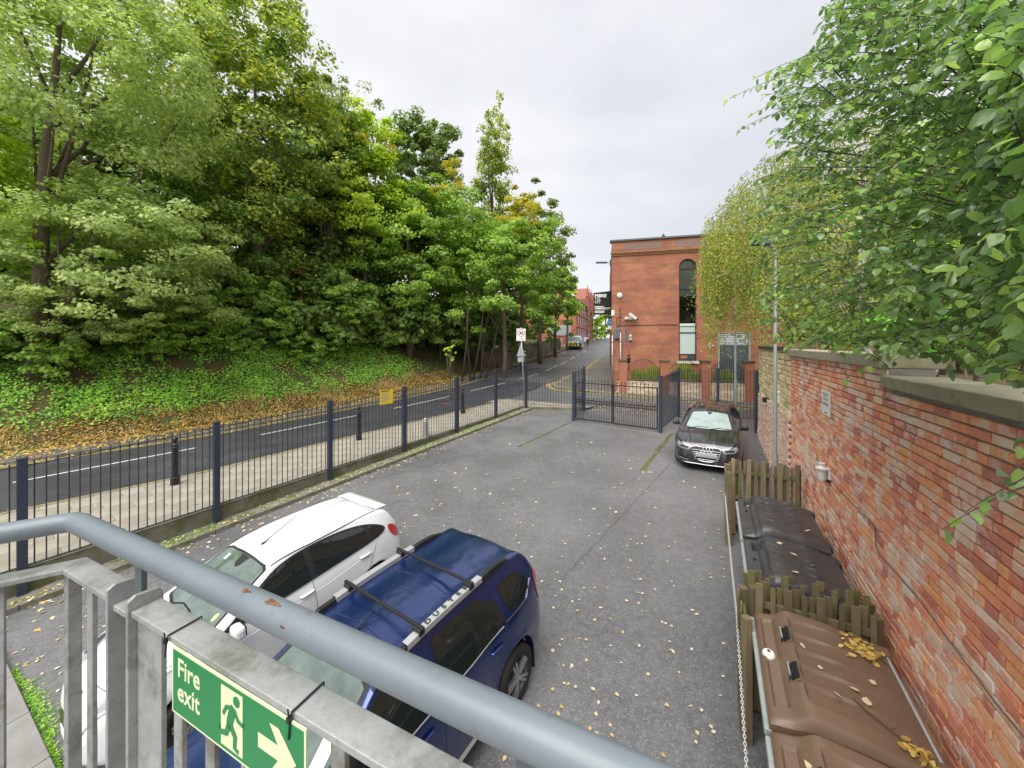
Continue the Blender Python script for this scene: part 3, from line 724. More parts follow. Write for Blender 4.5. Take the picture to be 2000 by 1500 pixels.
# old joints in the tarmac
def seam(a, b, w):
    P = resample([at(*a, lotz), at(*b, lotz)], 40); d = (P[-1] - P[0]).normalized(); n_ = V3((-d.y, d.x, 0)); rows = []
    for i, p in enumerate(P): j = rng.gauss(0, .012); rows.append([V3((q.x, q.y, lotz(q.x, q.y) + .004)) for q in (p + n_ * (j + w * rng.uniform(.3, 1)), p + n_ * (j - w * rng.uniform(.3, 1)))])
    stuff(MB().grid(rows).build('tarmac_joint', 'seam_dark', lo_))
seam((1310, 905), (1090, 1140), .011); seam((700, 945), (1120, 835), .009)
# ================================================================== RAILINGS, GATE, STREET FURNITURE
PH = 2.42                                   # post height
def railing(name, pts, zb, label, bars_per=20, post_h=PH, bar_w=.022, top_drop=.13, posts=True, m='fence_navy', post_w=.125, last=True, first=True, proud=.09, zpost=None, cat='fence'):
    """posts at pts (ground points), bars between; zb(p) = height where the bars start"""
    root = empty(name, pts[0], 0, label, cat); org = V3(pts[0])
    loc = lambda p: V3(p) - org
    pw = post_w / 2
    pm = MB().box(-pw, pw, -pw, pw, -.05, post_h); pm.v = [(v[0], v[1], v[2]) for v in pm.v]
    pme = pm.mesh('post'); pme.materials.append(M[m])
    d0 = (V3(pts[1]) - V3(pts[0])); ang = math.atan2(d0.y, d0.x)
    for i, p in enumerate(pts):
        if (i == 0 and not first) or (i == len(pts) - 1 and not last): continue
        o = link('post', pme, root, .008); o.location = loc(p); o.rotation_euler = (0, 0, ang)
        c = MB().obox((0, 0, post_h + .008), (pw + .006, 0, 0), (0, pw + .006, 0), (0, 0, .008)).build('post_cap', m, o)
    bme = None
    for a, b in zip(pts, pts[1:]):
        a, b = V3(a), V3(b); d = b - a; h = V3((d.x, d.y, 0)); ln = h.length; h.normalize()
        za, zb_ = zb(a), zb(b); ta, tb = a.z + post_h - top_drop, b.z + post_h - top_drop
        A, B = a + h * pw, b - h * pw
        MB().bar(loc((A.x, A.y, ta)), loc((B.x, B.y, tb)), .045, .014).build('top_rail', m, root)
        MB().bar(loc((A.x, A.y, za + .05)), loc((B.x, B.y, zb_ + .05)), .045, .014).build('bottom_rail', m, root)
        if bme is None:
            bb = MB().tube([(0, 0, 0), (0, 0, .96), (0, 0, .988), (0, 0, 1)], [bar_w / 2, bar_w / 2, bar_w / 2, bar_w / 5], 6); bme = bb.mesh('bar'); bme.materials.append(M[m])
        for k in range(1, bars_per + 1):
            f = k / (bars_per + 1); p = a.lerp(b, f); z0 = za + (zb_ - za) * f + .045; z1 = ta + (tb - ta) * f + proud
            o = link('bar', bme, root); o.location = loc((p.x, p.y, z0)); o.scale = (1, 1, z1 - z0)
    return root
fence_pts = [fpt(STEP * i, -.02) + V3((0, 0, .1)) for i in range(-1, 7)]
railing('boundary_fence', fence_pts, lambda p: plinth_z((p - P0).dot(fu)), 'long run of navy railings on a concrete plinth between car park and pavement')
# short front run from the corner to the gate
q6 = V3(fence_pts[-1]); c1 = V3((C1.x, C1.y, lotz(C1.x, C1.y)))
railing('front_fence', [q6, c1], lambda p: p.z + .12, 'short navy railing panel left of the double gate', 20, PH - .05, first=False)
railing('gate_return_fence', [V3((GA.x, GA.y, lotz(GA.x, GA.y))), c1], lambda p: p.z + .1, 'navy railing return panel behind the left gate post', 12, PH - .06, last=False)
c2 = V3((C2.x, C2.y, lotz(C2.x, C2.y)))
railing('gate_return_fence', [V3((GB.x, GB.y, lotz(GB.x, GB.y))), c2], lambda p: p.z + .1, 'navy railing return panel behind the right gate post', 26, PH - .06, last=False)
we = V3((WEND.x, WEND.y, lotz(WEND.x, WEND.y)))
railing('front_fence', [c2, c2.lerp(we, .5), we], lambda p: p.z + .1, 'navy railings behind the parked black car', 12, PH - .04)
wq = wpt(9.8, -.1); wq.z = lotz(wq.x, wq.y)
railing('side_fence', [we, wq], lambda p: p.z + .1, 'dark railing panel where the railings meet the stone wall', 22, PH + .1, first=False)
cm_ = MB(); cm_.grid([[V3((p.x, p.y, lotz(p.x, p.y) + z)) for p in (q6 + fr * .1 + fu * o, c1 + fr * -.1 + fu * o)] for o, z in ((-.06, -.02), (-.06, .12), (.1, .12), (.1, -.02))])
tag(cm_.build('kerb_plinth', 'plinth'), 'low concrete kerb under the short railing left of the gate', 'plinth')

# ---- double gate
def gate_leaf(label, a, b, latch):
    a, b = V3(a), V3(b); d = b - a; ln = V3((d.x, d.y, 0)).length; h = V3((d.x, d.y, 0)).normalized()
    root = empty('gate_leaf', a, math.atan2(h.y, h.x), label, 'gate', 'leaves of the double gate')
    n = 11; GH = 1.92; m = 'black_iron'; s = .022
    for x in (.03, ln - .03): MB().box(x - .025, x + .025, -.025, .025, .12, GH - .04).build('stile', m, root)
    for z, hh, nm in ((.13, .05, 'bottom_rail'), (.92, .03, 'lower_ring_rail'), (1.06, .03, 'upper_ring_rail'), (GH - .07, .04, 'top_rail')):
        MB().box(.05, ln - .05, -.02, .02, z - hh / 2, z + hh / 2).build(nm, m, root)
    bar = MB().tube([(0, 0, .14), (0, 0, GH)], s / 2, 6); bar.lathe([(.006, GH), (.026, GH + .03), (.018, GH + .07), (0, GH + .15)], 6); bme = bar.mesh('bar'); bme.materials.append(M[m])
    dog = MB().tube([(0, 0, .14), (0, 0, 1.10)], s / 2, 6); dog.lathe([(.006, 1.10), (.026, 1.13), (.018, 1.16), (0, 1.24)], 6); dme = dog.mesh('dog_bar'); dme.materials.append(M[m])
    ring = MB(); 
    for k in range(14):
        t = 2 * math.pi * k / 14; ring.v += [(r_ * math.cos(t), y_, r_ * math.sin(t)) for r_, y_ in ((.058, -.008), (.058, .008), (.044, .008), (.044, -.008))]
    for k in range(14):
        for j in range(4): ring.f.append((k * 4 + j, ((k + 1) % 14) * 4 + j, ((k + 1) % 14) * 4 + (j + 1) % 4, k * 4 + (j + 1) % 4))
    rme = ring.mesh('ring'); rme.materials.append(M[m])
    stp = (ln - .1) / (n)
    for k in range(n):
        x = .05 + stp * (k + .5); o = link('ring', rme, root); o.location = (x, 0, .99)
        o = link('dog_bar', dme, root); o.location = (x, 0, 0)
        if k: o = link('bar', bme, root); o.location = (.05 + stp * k, 0, 0)
    if latch:
        MB().box(ln - .05, ln + .07, -.05, .05, .98, 1.12).build('lock_box', m, root); MB().tube([(ln - .03, .04, -.02), (ln - .03, .04, .6)], .011, 6).build('drop_bolt', 'galv', root)
    return root
ga = V3((GA.x, GA.y, lotz(GA.x, GA.y))); gb = V3((GB.x, GB.y, lotz(GB.x, GB.y))); gd = (gb - ga); gd.z = 0; gd.normalize()
gm_ = ga.lerp(gb, .487)
gate_leaf('left leaf of the black iron double gate, with ring band and spear tips', ga + gd * .1, gm_ - gd * .01, True)
r2 = gate_leaf('right leaf of the black iron double gate, with ring band and spear tips', gb - gd * .1, gm_ + gd * .01, False)

# ---- bollards
def bollard(px, py, label, hgt=1.38):
    p = at(px, py, pz(PAVE)); k = hgt / 1.38
    root = empty('bollard', p, rng.random(), label, 'bollard', 'black iron bollards on the pavement')
    MB().lathe([(.0, -.02), (.115, -.02), (.115, .20), (.10, .225), (.0, .225)], 8).build('base', 'bollard_black', root, bevel=.01)
    sh = MB().lathe([(.082, .22), (.08, 1.0), (.088, 1.02), (.088, 1.06), (.074, 1.08), (.07, 1.12), (.08, 1.14), (.05, 1.175), (.04, 1.2), (0, 1.2)], 8); sh.build('shaft', 'bollard_black', root, bevel=.006)
    MB().lathe([(.0, 1.185), (.045, 1.20), (.065, 1.245), (.068, 1.28), (.055, 1.33), (.03, 1.36), (.0, 1.375)], 12).build('ball_finial', 'bollard_black', root, smooth=True)
    root.scale = (k, k, k)
bollard(342, 946, 'black bollard nearest the handrail, behind the second fence post')
bollard(701, 859, 'black bollard on the pavement left of the yellow notice')
bollard(904, 807, 'farthest black bollard, nearest the speed limit sign', 1.36)
p = at(831, 852, pz(PAVE)); gp = empty('grey_post', p, 0, 'short grey tube post on the pavement between the bollards', 'post')
MB().lathe([(.105, -.02), (.105, .70), (.10, .735), (.06, .755), (0, .76)], 20).build('tube', 'galv_pole', gp, smooth=True); MB().lathe([(.108, .62), (.108, .66)], 20).build('band', 'sign_white', gp)

# ---- yellow notice on the railings
s_ = ((at(754, 900, lz(.1)) - P0).dot(fu))
def fence_sample(px, py, off=-.09):
    """point of the fence plane seen at this pixel"""
    k = (px - CX) / F; A = P0 + fn * off; y = (A.x - A.y * fu.x / fu.y) / (k - fu.x / fu.y)
    return V3((k * y, y, H - (py - Y0) / F * y))
n0_, n1_ = fence_sample(742, 775), fence_sample(767, 775); zt, zb2 = fence_sample(742, 763).z, fence_sample(742, 791).z
nc = (n0_ + n1_) / 2; nw = (n1_ - n0_).length; nh = zt - zb2; fx = frame(fu)
nt_root = empty('yellow_notice', (nc.x, nc.y, zb2), 0, 'yellow notice sheet tied to the railings between two posts', 'sign')
nb = MB().obox((0, 0, nh / 2), fu * nw / 2, fn * .004, V3((0, 0, nh / 2))).build('notice_board', 'yellow_sign', nt_root)
for i, (w_, ln_) in enumerate(((.7, 1), (.5, 0), (.8, 0), (.75, 0), (.8, 0), (.6, 0), (.8, 0), (.5, 0))):
    zz = nh * (.92 - i * .105); cc = fu * (-nw / 2 + .05 + nw * w_ * .45) - fn * .006
    MB().obox((cc.x, cc.y, zz), fu * nw * w_ * .45, fn * .0008, V3((0, 0, .010 if i else .016))).build('print_line', 'sign_text_grey' if i else 'sign_black', nb)

# ---- speed limit sign
p = at(1025, 789, pz(PAVE)); d = math.hypot(p.x, p.y); Yd = p.y
ss = empty('speed_limit_sign', p, 0, 'thirty limit sign on a grey post by the fence corner', 'sign')
zl = lambda py: H - (py - Y0) / F * Yd - p.z
top = V3(((1017 - 1025) / F * Yd, 0, zl(640)))
MB().tube([(0, 0, -.1), top * .5, top], .045, 10).build('post', 'galv_pole', ss, smooth=True)
pc = V3(((1017.5 - 1025) / F * Yd, -.07, (zl(642) + zl(666)) / 2)); pw_, ph_ = 17.5 / F * Yd / 2, (zl(642) - zl(666)) / 2
plate = MB().box(-pw_, pw_, -.006, .006, -ph_, ph_).build('plate', 'sign_white', ss, bevel=.004); plate.location = pc; plate.rotation_euler = (0, R(1.5), R(-4))
rg = MB()
for k in range(28):
    t = 2 * math.pi * k / 28; rg.v += [(.225 * math.cos(t), -.008, .225 * math.sin(t) + .11), (.19 * math.cos(t), -.008, .19 * math.sin(t) + .11)]
for k in range(28): j = (k + 1) % 28; rg.f.append((2 * k, 2 * k + 1, 2 * j + 1, 2 * j))
rg.build('red_ring', 'sign_red', plate)
text('number', '30', .26, 'sign_black', plate, (0, -.009, .02), Matrix.Rotation(R(90), 3, 'X'), 'CENTER', weight=.008)
MB().bar((-.17, -.009, -.33), (-.02, -.009, -.17), .002, .03, (0, 1, 0)).build('slash', 'sign_black', plate)
for k in range(2): MB().box(.0, .18, -.009, -.007, -.24 - k * .06, -.21 - k * .06).build('print_line', 'sign_text_grey', plate)
tri = MB(); tz = zl(696); th_ = zl(668) - tz; tw = 17 / F * Yd / 2
tri.prism([(-tw - .2 - .02, .06, tz), (tw - .2 - .02, .06, tz), (-.02 - .2, .06, tz + th_)], (0, .008, 0)).build('warning_plate_back', 'sign_grey', ss)
MB().box(-.22 - .19, -.22 + .19, .058, .066, zl(707), zl(698)).build('sub_plate_back', 'sign_grey', ss)
for z in (tz + .1, tz + .3, zl(655)): MB().box(-.3, .06, .05, .058, z - .02, z + .02).build('bracket', 'galv', ss)
# ---- manhole covers
for (px, py, w_, l_, lab) in ((872, 788, .5, .5, 'rusty round cover in the dark street by the bollards'), ):
    p = at(px, py, roadz); o = MB().lathe([(.0, .012), (.34, .012), (.36, .004)], 20).build('manhole_cover', mat('rust_iron', (.12, .06, .04), .8, bump=(30, .6)), None); o.location = p; tag(o, lab, 'manhole cover')
# ================================================================== BUILDINGS
m, nt, b, co = base('glass_clear', .03, .5)
out = nt.nodes['Material Output']; tr = nd(nt, 'ShaderNodeBsdfTransparent'); tr.inputs[0].default_value = (.62, .66, .63, 1)
gl = nd(nt, 'ShaderNodeBsdfGlossy'); gl.inputs['Roughness'].default_value = .02; fz = nd(nt, 'ShaderNodeFresnel'); fz.inputs['IOR'].default_value = 1.6; ms = nd(nt, 'ShaderNodeMixShader')
nt.links.new(fz.outputs[0], ms.inputs[0]); nt.links.new(tr.outputs[0], ms.inputs[1]); nt.links.new(gl.outputs[0], ms.inputs[2]); nt.links.new(ms.outputs[0], out.inputs['Surface'])
BE = V3((.970, -.243, 0)).normalized(); BD = V3((-BE.y, BE.x, 0))            # along the face, into the building
BC = V3((195 / F * 27.7, 27.7, 0))
def bface(px, py, off=0.):
    """(s, z) on the plane of the brick face (off metres in front of it) at this pixel"""
    o = BC - BD * off; k = (px - CX) / F; s = (k * o.y - o.x) / (BE.x - k * BE.y); p = o + BE * s
    return s, H - (py - Y0) / F * p.y
def bw(s, z, off=0.): p = BC + BE * s - BD * off; return V3((p.x, p.y, z))
BZ0, BZ1, BLEN, BDEP = .3, 12.05, 17.0, 16.0
bld = empty('brick_building', (BC.x, BC.y, 0), 0, 'tall red brick building with an arched stair window beyond the gate', 'building')
org = V3((BC.x, BC.y, 0))
def bl(p): return V3(p) - org
def uvmesh(name, faces, m, parent):
    """faces: list of (pts3d, uvs)"""
    me = bpy.data.meshes.new(name); vv = []; ff = []; uu = []
    for pts, uvs in faces:
        n = len(vv); vv += [tuple(p) for p in pts]; ff.append(tuple(range(n, n + len(pts)))); uu += uvs
    me.from_pydata(vv, [], ff); ul = me.uv_layers.new(name='UVMap')
    for i, u in enumerate(uu): ul.data[i].uv = u
    me.materials.append(M[m]); return link(name, me, parent)
ws0, _ = bface(1326, 600); ws1, _ = bface(1360.5, 600); wzb = bface(1343, 705)[1]; wzt = bface(1343, 505.5)[1]; wr = (ws1 - ws0) / 2; wsp = wzt - wr; wc = (ws0 + ws1) / 2
ds0, _ = bface(1402, 680); ds1, _ = bface(1466, 680); dzt = bface(1430, 650)[1]
arc = [(wc + wr * math.cos(R(180 - 180 * k / 16)), wsp + wr * math.sin(R(180 - 180 * k / 16))) for k in range(17)]
polys = [[(0, BZ0), (ws0, BZ0), (ws0, BZ1), (0, BZ1)], [(ws0, BZ0), (ws1, BZ0), (ws1, wzb), (ws0, wzb)],
         [(ws0, wsp)] + arc[1:9] + [(wc, BZ1), (ws0, BZ1)], arc[8:16] + [(ws1, wsp), (ws1, BZ1), (wc, BZ1)],
         [(ws1, BZ0), (ds0, BZ0), (ds0, BZ1), (ws1, BZ1)], [(ds0, dzt), (ds1, dzt), (ds1, BZ1), (ds0, BZ1)], [(ds1, BZ0), (BLEN, BZ0), (BLEN, BZ1), (ds1, BZ1)]]
polys[3] = arc[8:] + [(ws1, BZ1), (wc, BZ1)]; polys[2] = arc[:9] + [(wc, BZ1), (ws0, BZ1)]
fs = [([bl(bw(s, z)) for s, z in P], list(P)) for P in polys]
# reveals of the window, the side wall along the street, roof deck
rev = [(ws0, wzb)] + arc + [(ws1, wzb)]
for a, b in zip(rev, rev[1:]): fs.append(([bl(bw(*a)), bl(bw(*b)), bl(bw(*b, off=-.22)), bl(bw(*a, off=-.22))][::-1], [a, b, (b[0] + .2, b[1]), (a[0] + .2, a[1])][::-1]))
sdw = lambda t, z: bl(BC + BD * t + V3((0, 0, z)))
fs.append(([sdw(0, BZ0), sdw(0, BZ1), sdw(BDEP, BZ1), sdw(BDEP, BZ0)], [(0, BZ0), (0, BZ1), (BDEP, BZ1), (BDEP, BZ0)]))
fs.append(([bl(bw(0, BZ1 - .3)), bl(bw(BLEN, BZ1 - .3)), bl(bw(BLEN, BZ1 - .3, -BDEP)), bl(bw(0, BZ1 - .3, -BDEP))], [(0, 0)] * 4))
fs.append(([bl(bw(BLEN, BZ0)), bl(bw(BLEN, BZ0, -BDEP)), bl(bw(BLEN, BZ1, -BDEP)), bl(bw(BLEN, BZ1))], [(0, BZ0), (BDEP, BZ0), (BDEP, BZ1), (0, BZ1)]))
wallo = uvmesh('wall', fs, 'facade_brick', bld)
def bbox(s0, s1, z0, z1, o0, o1, name, m, parent=None, bevel=0):
    c = bl(bw((s0 + s1) / 2, (z0 + z1) / 2, (o0 + o1) / 2)); return MB().obox(c, BE * (s1 - s0) / 2, BD * (o1 - o0) / 2, V3((0, 0, (z1 - z0) / 2))).build(name, m, parent or bld, bevel=bevel)
mat('arch_brick', (.40, .16, .09), .85, var=(9, .25, (.30, .105, .065)), bump=(30, .4))
ab = MB()
for k in range(20):
    t0, t1 = R(180 - 9 * k - .5), R(180 - 9 * k - 8.5)
    ab.prism([bl(bw(wc + r_ * math.cos(t), wsp + r_ * math.sin(t), .004)) for r_, t in ((wr + .03, t0), (wr + .03, t1), (wr + .30, t1), (wr + .30, t0))], BD * -.006)
ab.build('brick_arch', 'arch_brick', bld)
# cornice, parapet panels, coping
zc1 = bface(1285, 489)[1]; zc0 = bface(1285, 496)[1]
mat('cornice_brick', (.34, .12, .06), .9, var=(4, .2, (.20, .15, .06)))
bbox(-.10, BLEN + .1, zc1 - .08, zc1 + .02, -.02, .14, 'cornice', 'cornice_brick'); bbox(-.05, BLEN + .05, zc0, zc1 - .16, -.02, .07, 'cornice_band', 'cornice_brick')
for i in range(70): bbox(.05 + i * .24, .17 + i * .24, zc1 - .16, zc1 - .08, -.02, .12, 'dentil', 'cornice_brick')
bbox(-.14, BLEN + .14, BZ1 - .02, BZ1 + .10, -.5, .12, 'parapet_coping', 'lead_grey')
mat('grey_brick', (.17, .14, .13), .9, var=(8, .25, (.27, .20, .17)))
for px0, px1 in ((1221, 1291), (1320, 1390), (1420, 1500)):
    a, b = bface(px0, 478)[0], bface(px1, 478)[0]; z1, z0 = bface(1285, 473.5 + (1255 - px0) * .0)[1] + .0, bface(1285, 486)[1]
    zt_, zb_ = BZ1 - .22, zc1 + .18
    bbox(a, b, zb_, zt_, -.01, .012, 'parapet_panel', 'grey_brick')
    zm = (zb_ + zt_) / 2
    for k in range(6): w = (b - a - .5) / 6; bbox(a + .25 + k * w + .06, a + .25 + (k + 1) * w - .06, zm - .04, zm + .05, .01, .022, 'panel_brick', 'arch_brick')
g0, g1 = bface(1272, 466, -5)[0], bface(1320, 466, -5)[0]; zr = H + (Y0 - 457) / F * (BC.y + 4.0)
lan = MB().prism([bl(bw(g0 - .5, BZ1 - .2, -5)), bl(bw(g1 + .5, BZ1 - .2, -5)), bl(bw(g1, BZ1 + .25, -5)), bl(bw((g0 + g1) / 2, zr, -5)), bl(bw(g0, BZ1 + .25, -5))], BD * 5); lan.build('roof_lantern', 'slate', bld)
# stair window
win = bbox(ws0, ws0 + .07, wzb, wsp, -.16, -.08, 'window', 'window_frame'); bbox(ws1 - .07, ws1, wzb, wsp, -.16, -.08, 'window_frame', 'window_frame', win)
hp = MB().grid([[bl(bw(wc + r_ * math.cos(R(180 - 11.25 * k)), wsp + r_ * math.sin(R(180 - 11.25 * k)), -.10)) for r_ in (wr, wr - .08)] for k in range(17)]); hp.build('arched_head', 'window_frame', win)
tz = [bface(1343, y)[1] for y in (524, 563.5, 577.5, 634, 649.5, 692)]
for z, t_ in zip(tz, (.05, .05, .06, .0, .06, .05)):
    if t_: bbox(ws0 + .071, ws1 - .071, z - t_ / 2, z + t_ / 2, -.15, -.085, 'transom', 'window_frame', win)
bbox(ws0 + .071, ws1 - .071, tz[3] - .08, tz[3] + .08, -.15, -.07, 'white_transom', 'white_paint', win)
def pane(z0, z1, m): bbox(ws0 + .072, ws1 - .072, z0, z1, -.14, -.13, 'pane', m, win)
pane(tz[0] + .026, wsp - .02, 'glass_window') if wsp - .02 > tz[0] + .05 else None
MB().poly([bl(bw(wc + (wr - .081) * math.cos(R(180 - 11.25 * k)), wsp - .02 + (wr - .081) * math.sin(R(180 - 11.25 * k)), -.13)) for k in range(17)][::-1]).build('pane', 'glass_window', win)
pane(tz[1] + .026, tz[0] - .026, 'glass_window'); pane(tz[2] + .031, tz[1] - .026, 'glass_window'); pane(tz[3] + .081, tz[2] - .031, 'glass_clear')
pane(tz[4] + .031, tz[3] - .081, 'frosted'); pane(tz[5] + .026, tz[4] - .031, 'frosted'); pane(wzb + .01, tz[5] - .026, 'glass_window')
bbox(ws0 + .12, wc, wzb + .18, tz[5] - .06, -.129, -.124, 'small_notice', 'arch_brick', win)
bbox(ws0 - .16, ws1 + .16, wzb - .19, wzb - .01, -.2, .10, 'window_sill', 'white_stone', bevel=.01)
# stair seen through the clear pane
rm = MB(); zr0, zr1 = tz[3] - .2, tz[2] + .3
rm.quad(bl(bw(ws0 - 1, zr0, -1.9)), bl(bw(ws1 + 1, zr0, -1.9)), bl(bw(ws1 + 1, zr1, -1.9)), bl(bw(ws0 - 1, zr1, -1.9)))
rm.build('stair_room_wall', 'room_grey', win)
stp = MB(); zlow = tz[3] + .1
for k in range(3): stp.obox(bl(bw(ws0 + .42 + k * .30, zlow + .12 + k * .2, -.9)), BE * .17, BD * .3, V3((0, 0, .12 + .06 * k)))
stp.build('stair', 'stair_white', win)
MB().tube([bl(bw(ws0 + .1, zlow + .75, -.8)), bl(bw(ws1 - .45, zlow + 1.65, -.8)), bl(bw(ws1 - .1, zlow + 1.45, -.8))], .03, 6).build('stair_handrail', 'window_frame', win)
# loading door
dr = bbox(ds0 + .12, ds1 - .12, BZ0, bface(1430, 674)[1], -.2, -.12, 'door', 'door_blue_grey'); bbox(ds0, ds0 + .12, BZ0, dzt, -.2, .02, 'door_frame', 'shutter_grey', dr); bbox(ds1 - .12, ds1, BZ0, dzt, -.2, .02, 'door_frame', 'shutter_grey', dr)
zd = bface(1430, 674)[1]
for k in range(7): h_ = (dzt - zd) / 7; bbox(ds0 + .12, ds1 - .12, zd + k * h_ + .012, zd + (k + 1) * h_ - .012, -.17, -.08, 'shutter_slat', 'shutter_grey', dr, .01)
# fittings on the face
def fit(px, py, m, w, h, d, label, cat, name, z_off=0.):
    s, z = bface(px, py, d / 2); r = empty(name, bw(s, z, 0), 0, label, cat)
    return r, s, z
al, s, z = fit(1210.3, 577, 'white_plastic', .4, .4, .1, 'round white alarm box high on the brick face', 'alarm box', 'alarm_box')
rt = frame(BE); k_ = MB().lathe([(0, .10), (.16, .10), (.195, .07), (.2, 0)], 20); o = k_.build('cover', 'white_plastic', al, smooth=True); o.matrix_local = rt.to_4x4(); 
o = MB().lathe([(.0, .125), (.05, .12), (.06, .10)], 12).build('lens', 'cream_metal', al); o.matrix_local = rt.to_4x4()
cc, s, z = fit(1232, 621, '', 0, 0, .3, 'white security camera on a bracket on the brick face', 'camera', 'security_camera')
MB().obox(-BD * .03, BE * .10, BD * .03, V3((0, 0, .12))).build('wall_plate', 'white_plastic', cc)
MB().tube([-BD * .03, -BD * .25 + V3((0, 0, -.05)), -BD * .4 + V3((0, 0, .05))], .04, 8).build('bracket', 'white_plastic', cc)
MB().bar(-BD * .35 + V3((-.12, 0, .3)), -BD * .45 + V3((.38, 0, -.1)), .20, .2).build('housing', 'cream_metal', cc, bevel=.02); MB().bar(-BD * .36 + V3((.36, -.02, -.09)), -BD * .47 + V3((.42, 0, -.14)), .16, .16).build('lens', 'sign_black', cc)
MB().obox(V3((-.3, 0, 0)) - BD * .06, BE * .13, BD * .05, V3((0, 0, .09))).build('junction_box', 'cream_metal', cc)
se, s, z = fit(1231.5, 656, '', 0, 0, .2, 'small white sensor below the security camera', 'sensor', 'motion_sensor')
MB().obox(-BD * .05, BE * .07, BD * .05, V3((0, 0, .09))).build('body', 'white_plastic', se); MB().lathe([(0, .12), (.05, .1), (.07, .04), (.07, 0)], 12).build('dome', 'cream_metal', se).location = -BD * .12 + V3((0, 0, -.06)); MB().obox(-BD * .08 + V3((0, 0, -.22)), BE * .11, BD * .07, V3((0, 0, .1))).build('lamp', 'sign_grey', se)
jb, s, z = fit(1206, 651, '', 0, 0, .2, 'blue grey electrical box at the building corner', 'electrical box', 'electrical_box')
MB().obox(-BD * .11, BE * .20, BD * .11, V3((0, 0, .38))).build('case', 'grey_box', jb, bevel=.015); MB().obox(-BD * .22, BE * .14, BD * .01, V3((0, 0, .3))).build('cover', 'lead_grey', jb)
MB().obox(V3((.62, -.1, -.15)), BE * .09, BD * .08, V3((0, 0, .5))).build('meter', 'lead_grey', jb)
for px, y0, y1, r_, lab in ((1196, 655, 748, .055, 'grey pipe at the left corner of the brick building'), (1212, 650, 768, .05, 'grey conduit pole beside the electrical box')):
    s, z1 = bface(px, y0, .2); _, z0 = bface(px, y1, .2); r = empty('pipe', bw(s, z0, .2), 0, lab, 'pipe'); MB().tube([(0, 0, -.4), (0, 0, z1 - z0)], r_, 8).build('tube', 'galv_pole', r, smooth=True)
    for k in range(3): MB().lathe([(r_ + .012, 0), (r_ + .012, .06)], 10).build('collar', 'lead_grey', r).location = (0, 0, (z1 - z0) * (.25 + .3 * k))
cb = empty('wall_cable', bw(*bface(1206, 633), .03), 0, 'thin black cables running over the brick face', 'cable'); c0 = bw(*bface(1206, 633), .03)
for pts in (((1206, 640), (1204, 622), (1207, 620), (1214, 619)), ((1206, 640), (1211, 632), (1211, 600)), ((1209, 636), (1250, 635), (1290, 634), (1324, 634))): MB().tube([bw(*bface(*p), .03) - c0 for p in pts], .018, 5).build('strand', 'cable_black', cb)
wl, s, z = fit(1386.5, 675, '', 0, 0, .2, 'small white wall light beside the loading door', 'wall light', 'wall_light'); MB().obox(-BD * .08, BE * .08, BD * .08, V3((0, 0, .17))).build('body', 'white_plastic', wl, bevel=.02); MB().obox(-BD * .06 + BE * .16, BE * .10, BD * .04, V3((0, 0, .05))).build('bracket', 'cream_metal', wl)
pp, s, z = fit(1197, 611, '', 0, 0, .1, 'small white plate below the letting board', 'plate', 'white_plate'); MB().obox(-BD * .03, BE * .11, BD * .02, V3((0, 0, .20))).build('plate', 'sign_white', pp)
# letting board on the street side
YB = BC.y + .55
def bpt(px, py): return V3(((px - CX) / F * YB, YB, H - (py - Y0) / F * YB))
a, b, c, d = bpt(1160, 572), bpt(1194, 568), bpt(1194, 615), bpt(1160, 614); lb = empty('letting_board', d, 0, 'black letting board reading MBRE TO LET on the building corner', 'sign')
bo = MB().prism([p - d for p in (d, c, b, a)], (0, .05, 0)).build('board', 'board_black', lb)
Wd = (c - d).x; Hd = (a - d).z; rx = Matrix.Rotation(R(90), 3, 'X')
def bt(body, fx, fz, size, m='sign_white', wgt=.0, sx=1.): text('lettering', body, size * Hd, m, bo, (Wd * fx, -.012, Hd * fz), rx, 'LEFT', weight=wgt, sx=sx)
bt('MBRE', .04, .80, .20, wgt=.012, sx=1.12); bt('TO', .04, .655, .18, wgt=.0); bt('LET', .04, .52, .18); bt('VARIOUS', .04, .235, .125, wgt=.012, sx=1.0); bt('SQFT', .60, .235, .125)
for fz_, w_ in ((.345, .55), (.135, .62), (.075, .58)): MB().box(Wd * .05, Wd * w_, -.012, -.008, Hd * fz_, Hd * (fz_ + .035)).build('print_line', 'sign_white', bo)
for z_ in (.15, .85): MB().tube([(Wd - .05, .06, Hd * z_), (Wd + .6, .1, Hd * z_)], .03, 6).build('bracket', 'galv_pole', lb)
YB = BC.y + .9; a, b = bpt(1188, 619), bpt(1196, 643); bn = empty('blue_banner', (a.x, a.y, b.z), 0, 'blue and white banner at the building corner under the letting board', 'banner')
bh = a.z - b.z; bnw = b.x - a.x
MB().box(0, bnw, 0, .03, bh * .28, bh).build('panel', 'blue_banner', bn); MB().box(0, bnw, 0, .03, 0, bh * .278).build('foot_panel', 'sign_white', bn)
for f in (.75, .52): MB().box(bnw * .3, bnw * .8, -.004, -.001, bh * f, bh * (f + .08)).build('print_line', 'sign_white', bn)
# wall lamp over the street
p = BC + BD * 6 + V3((-.02, 0, 0)); lz_ = H - (513.5 - Y0) / F * p.y; lx = (1164 - CX) / F * p.y; sl_ = empty('wall_street_lamp', (p.x, p.y, lz_), 0, 'street lamp arm reaching over the road from the building side', 'street lamp')
MB().tube([(0, 0, 0), (lx - p.x + .9, 0, .03)], .03, 6).build('arm', 'lead_grey', sl_); MB().box(lx - p.x, lx - p.x + 1.0, -.15, .15, -.03, .09).build('lamp_head', 'lead_grey', sl_, bevel=.03); MB().box(-.03, .03, -.15, .15, -.3, .3).build('wall_plate', 'lead_grey', sl_)

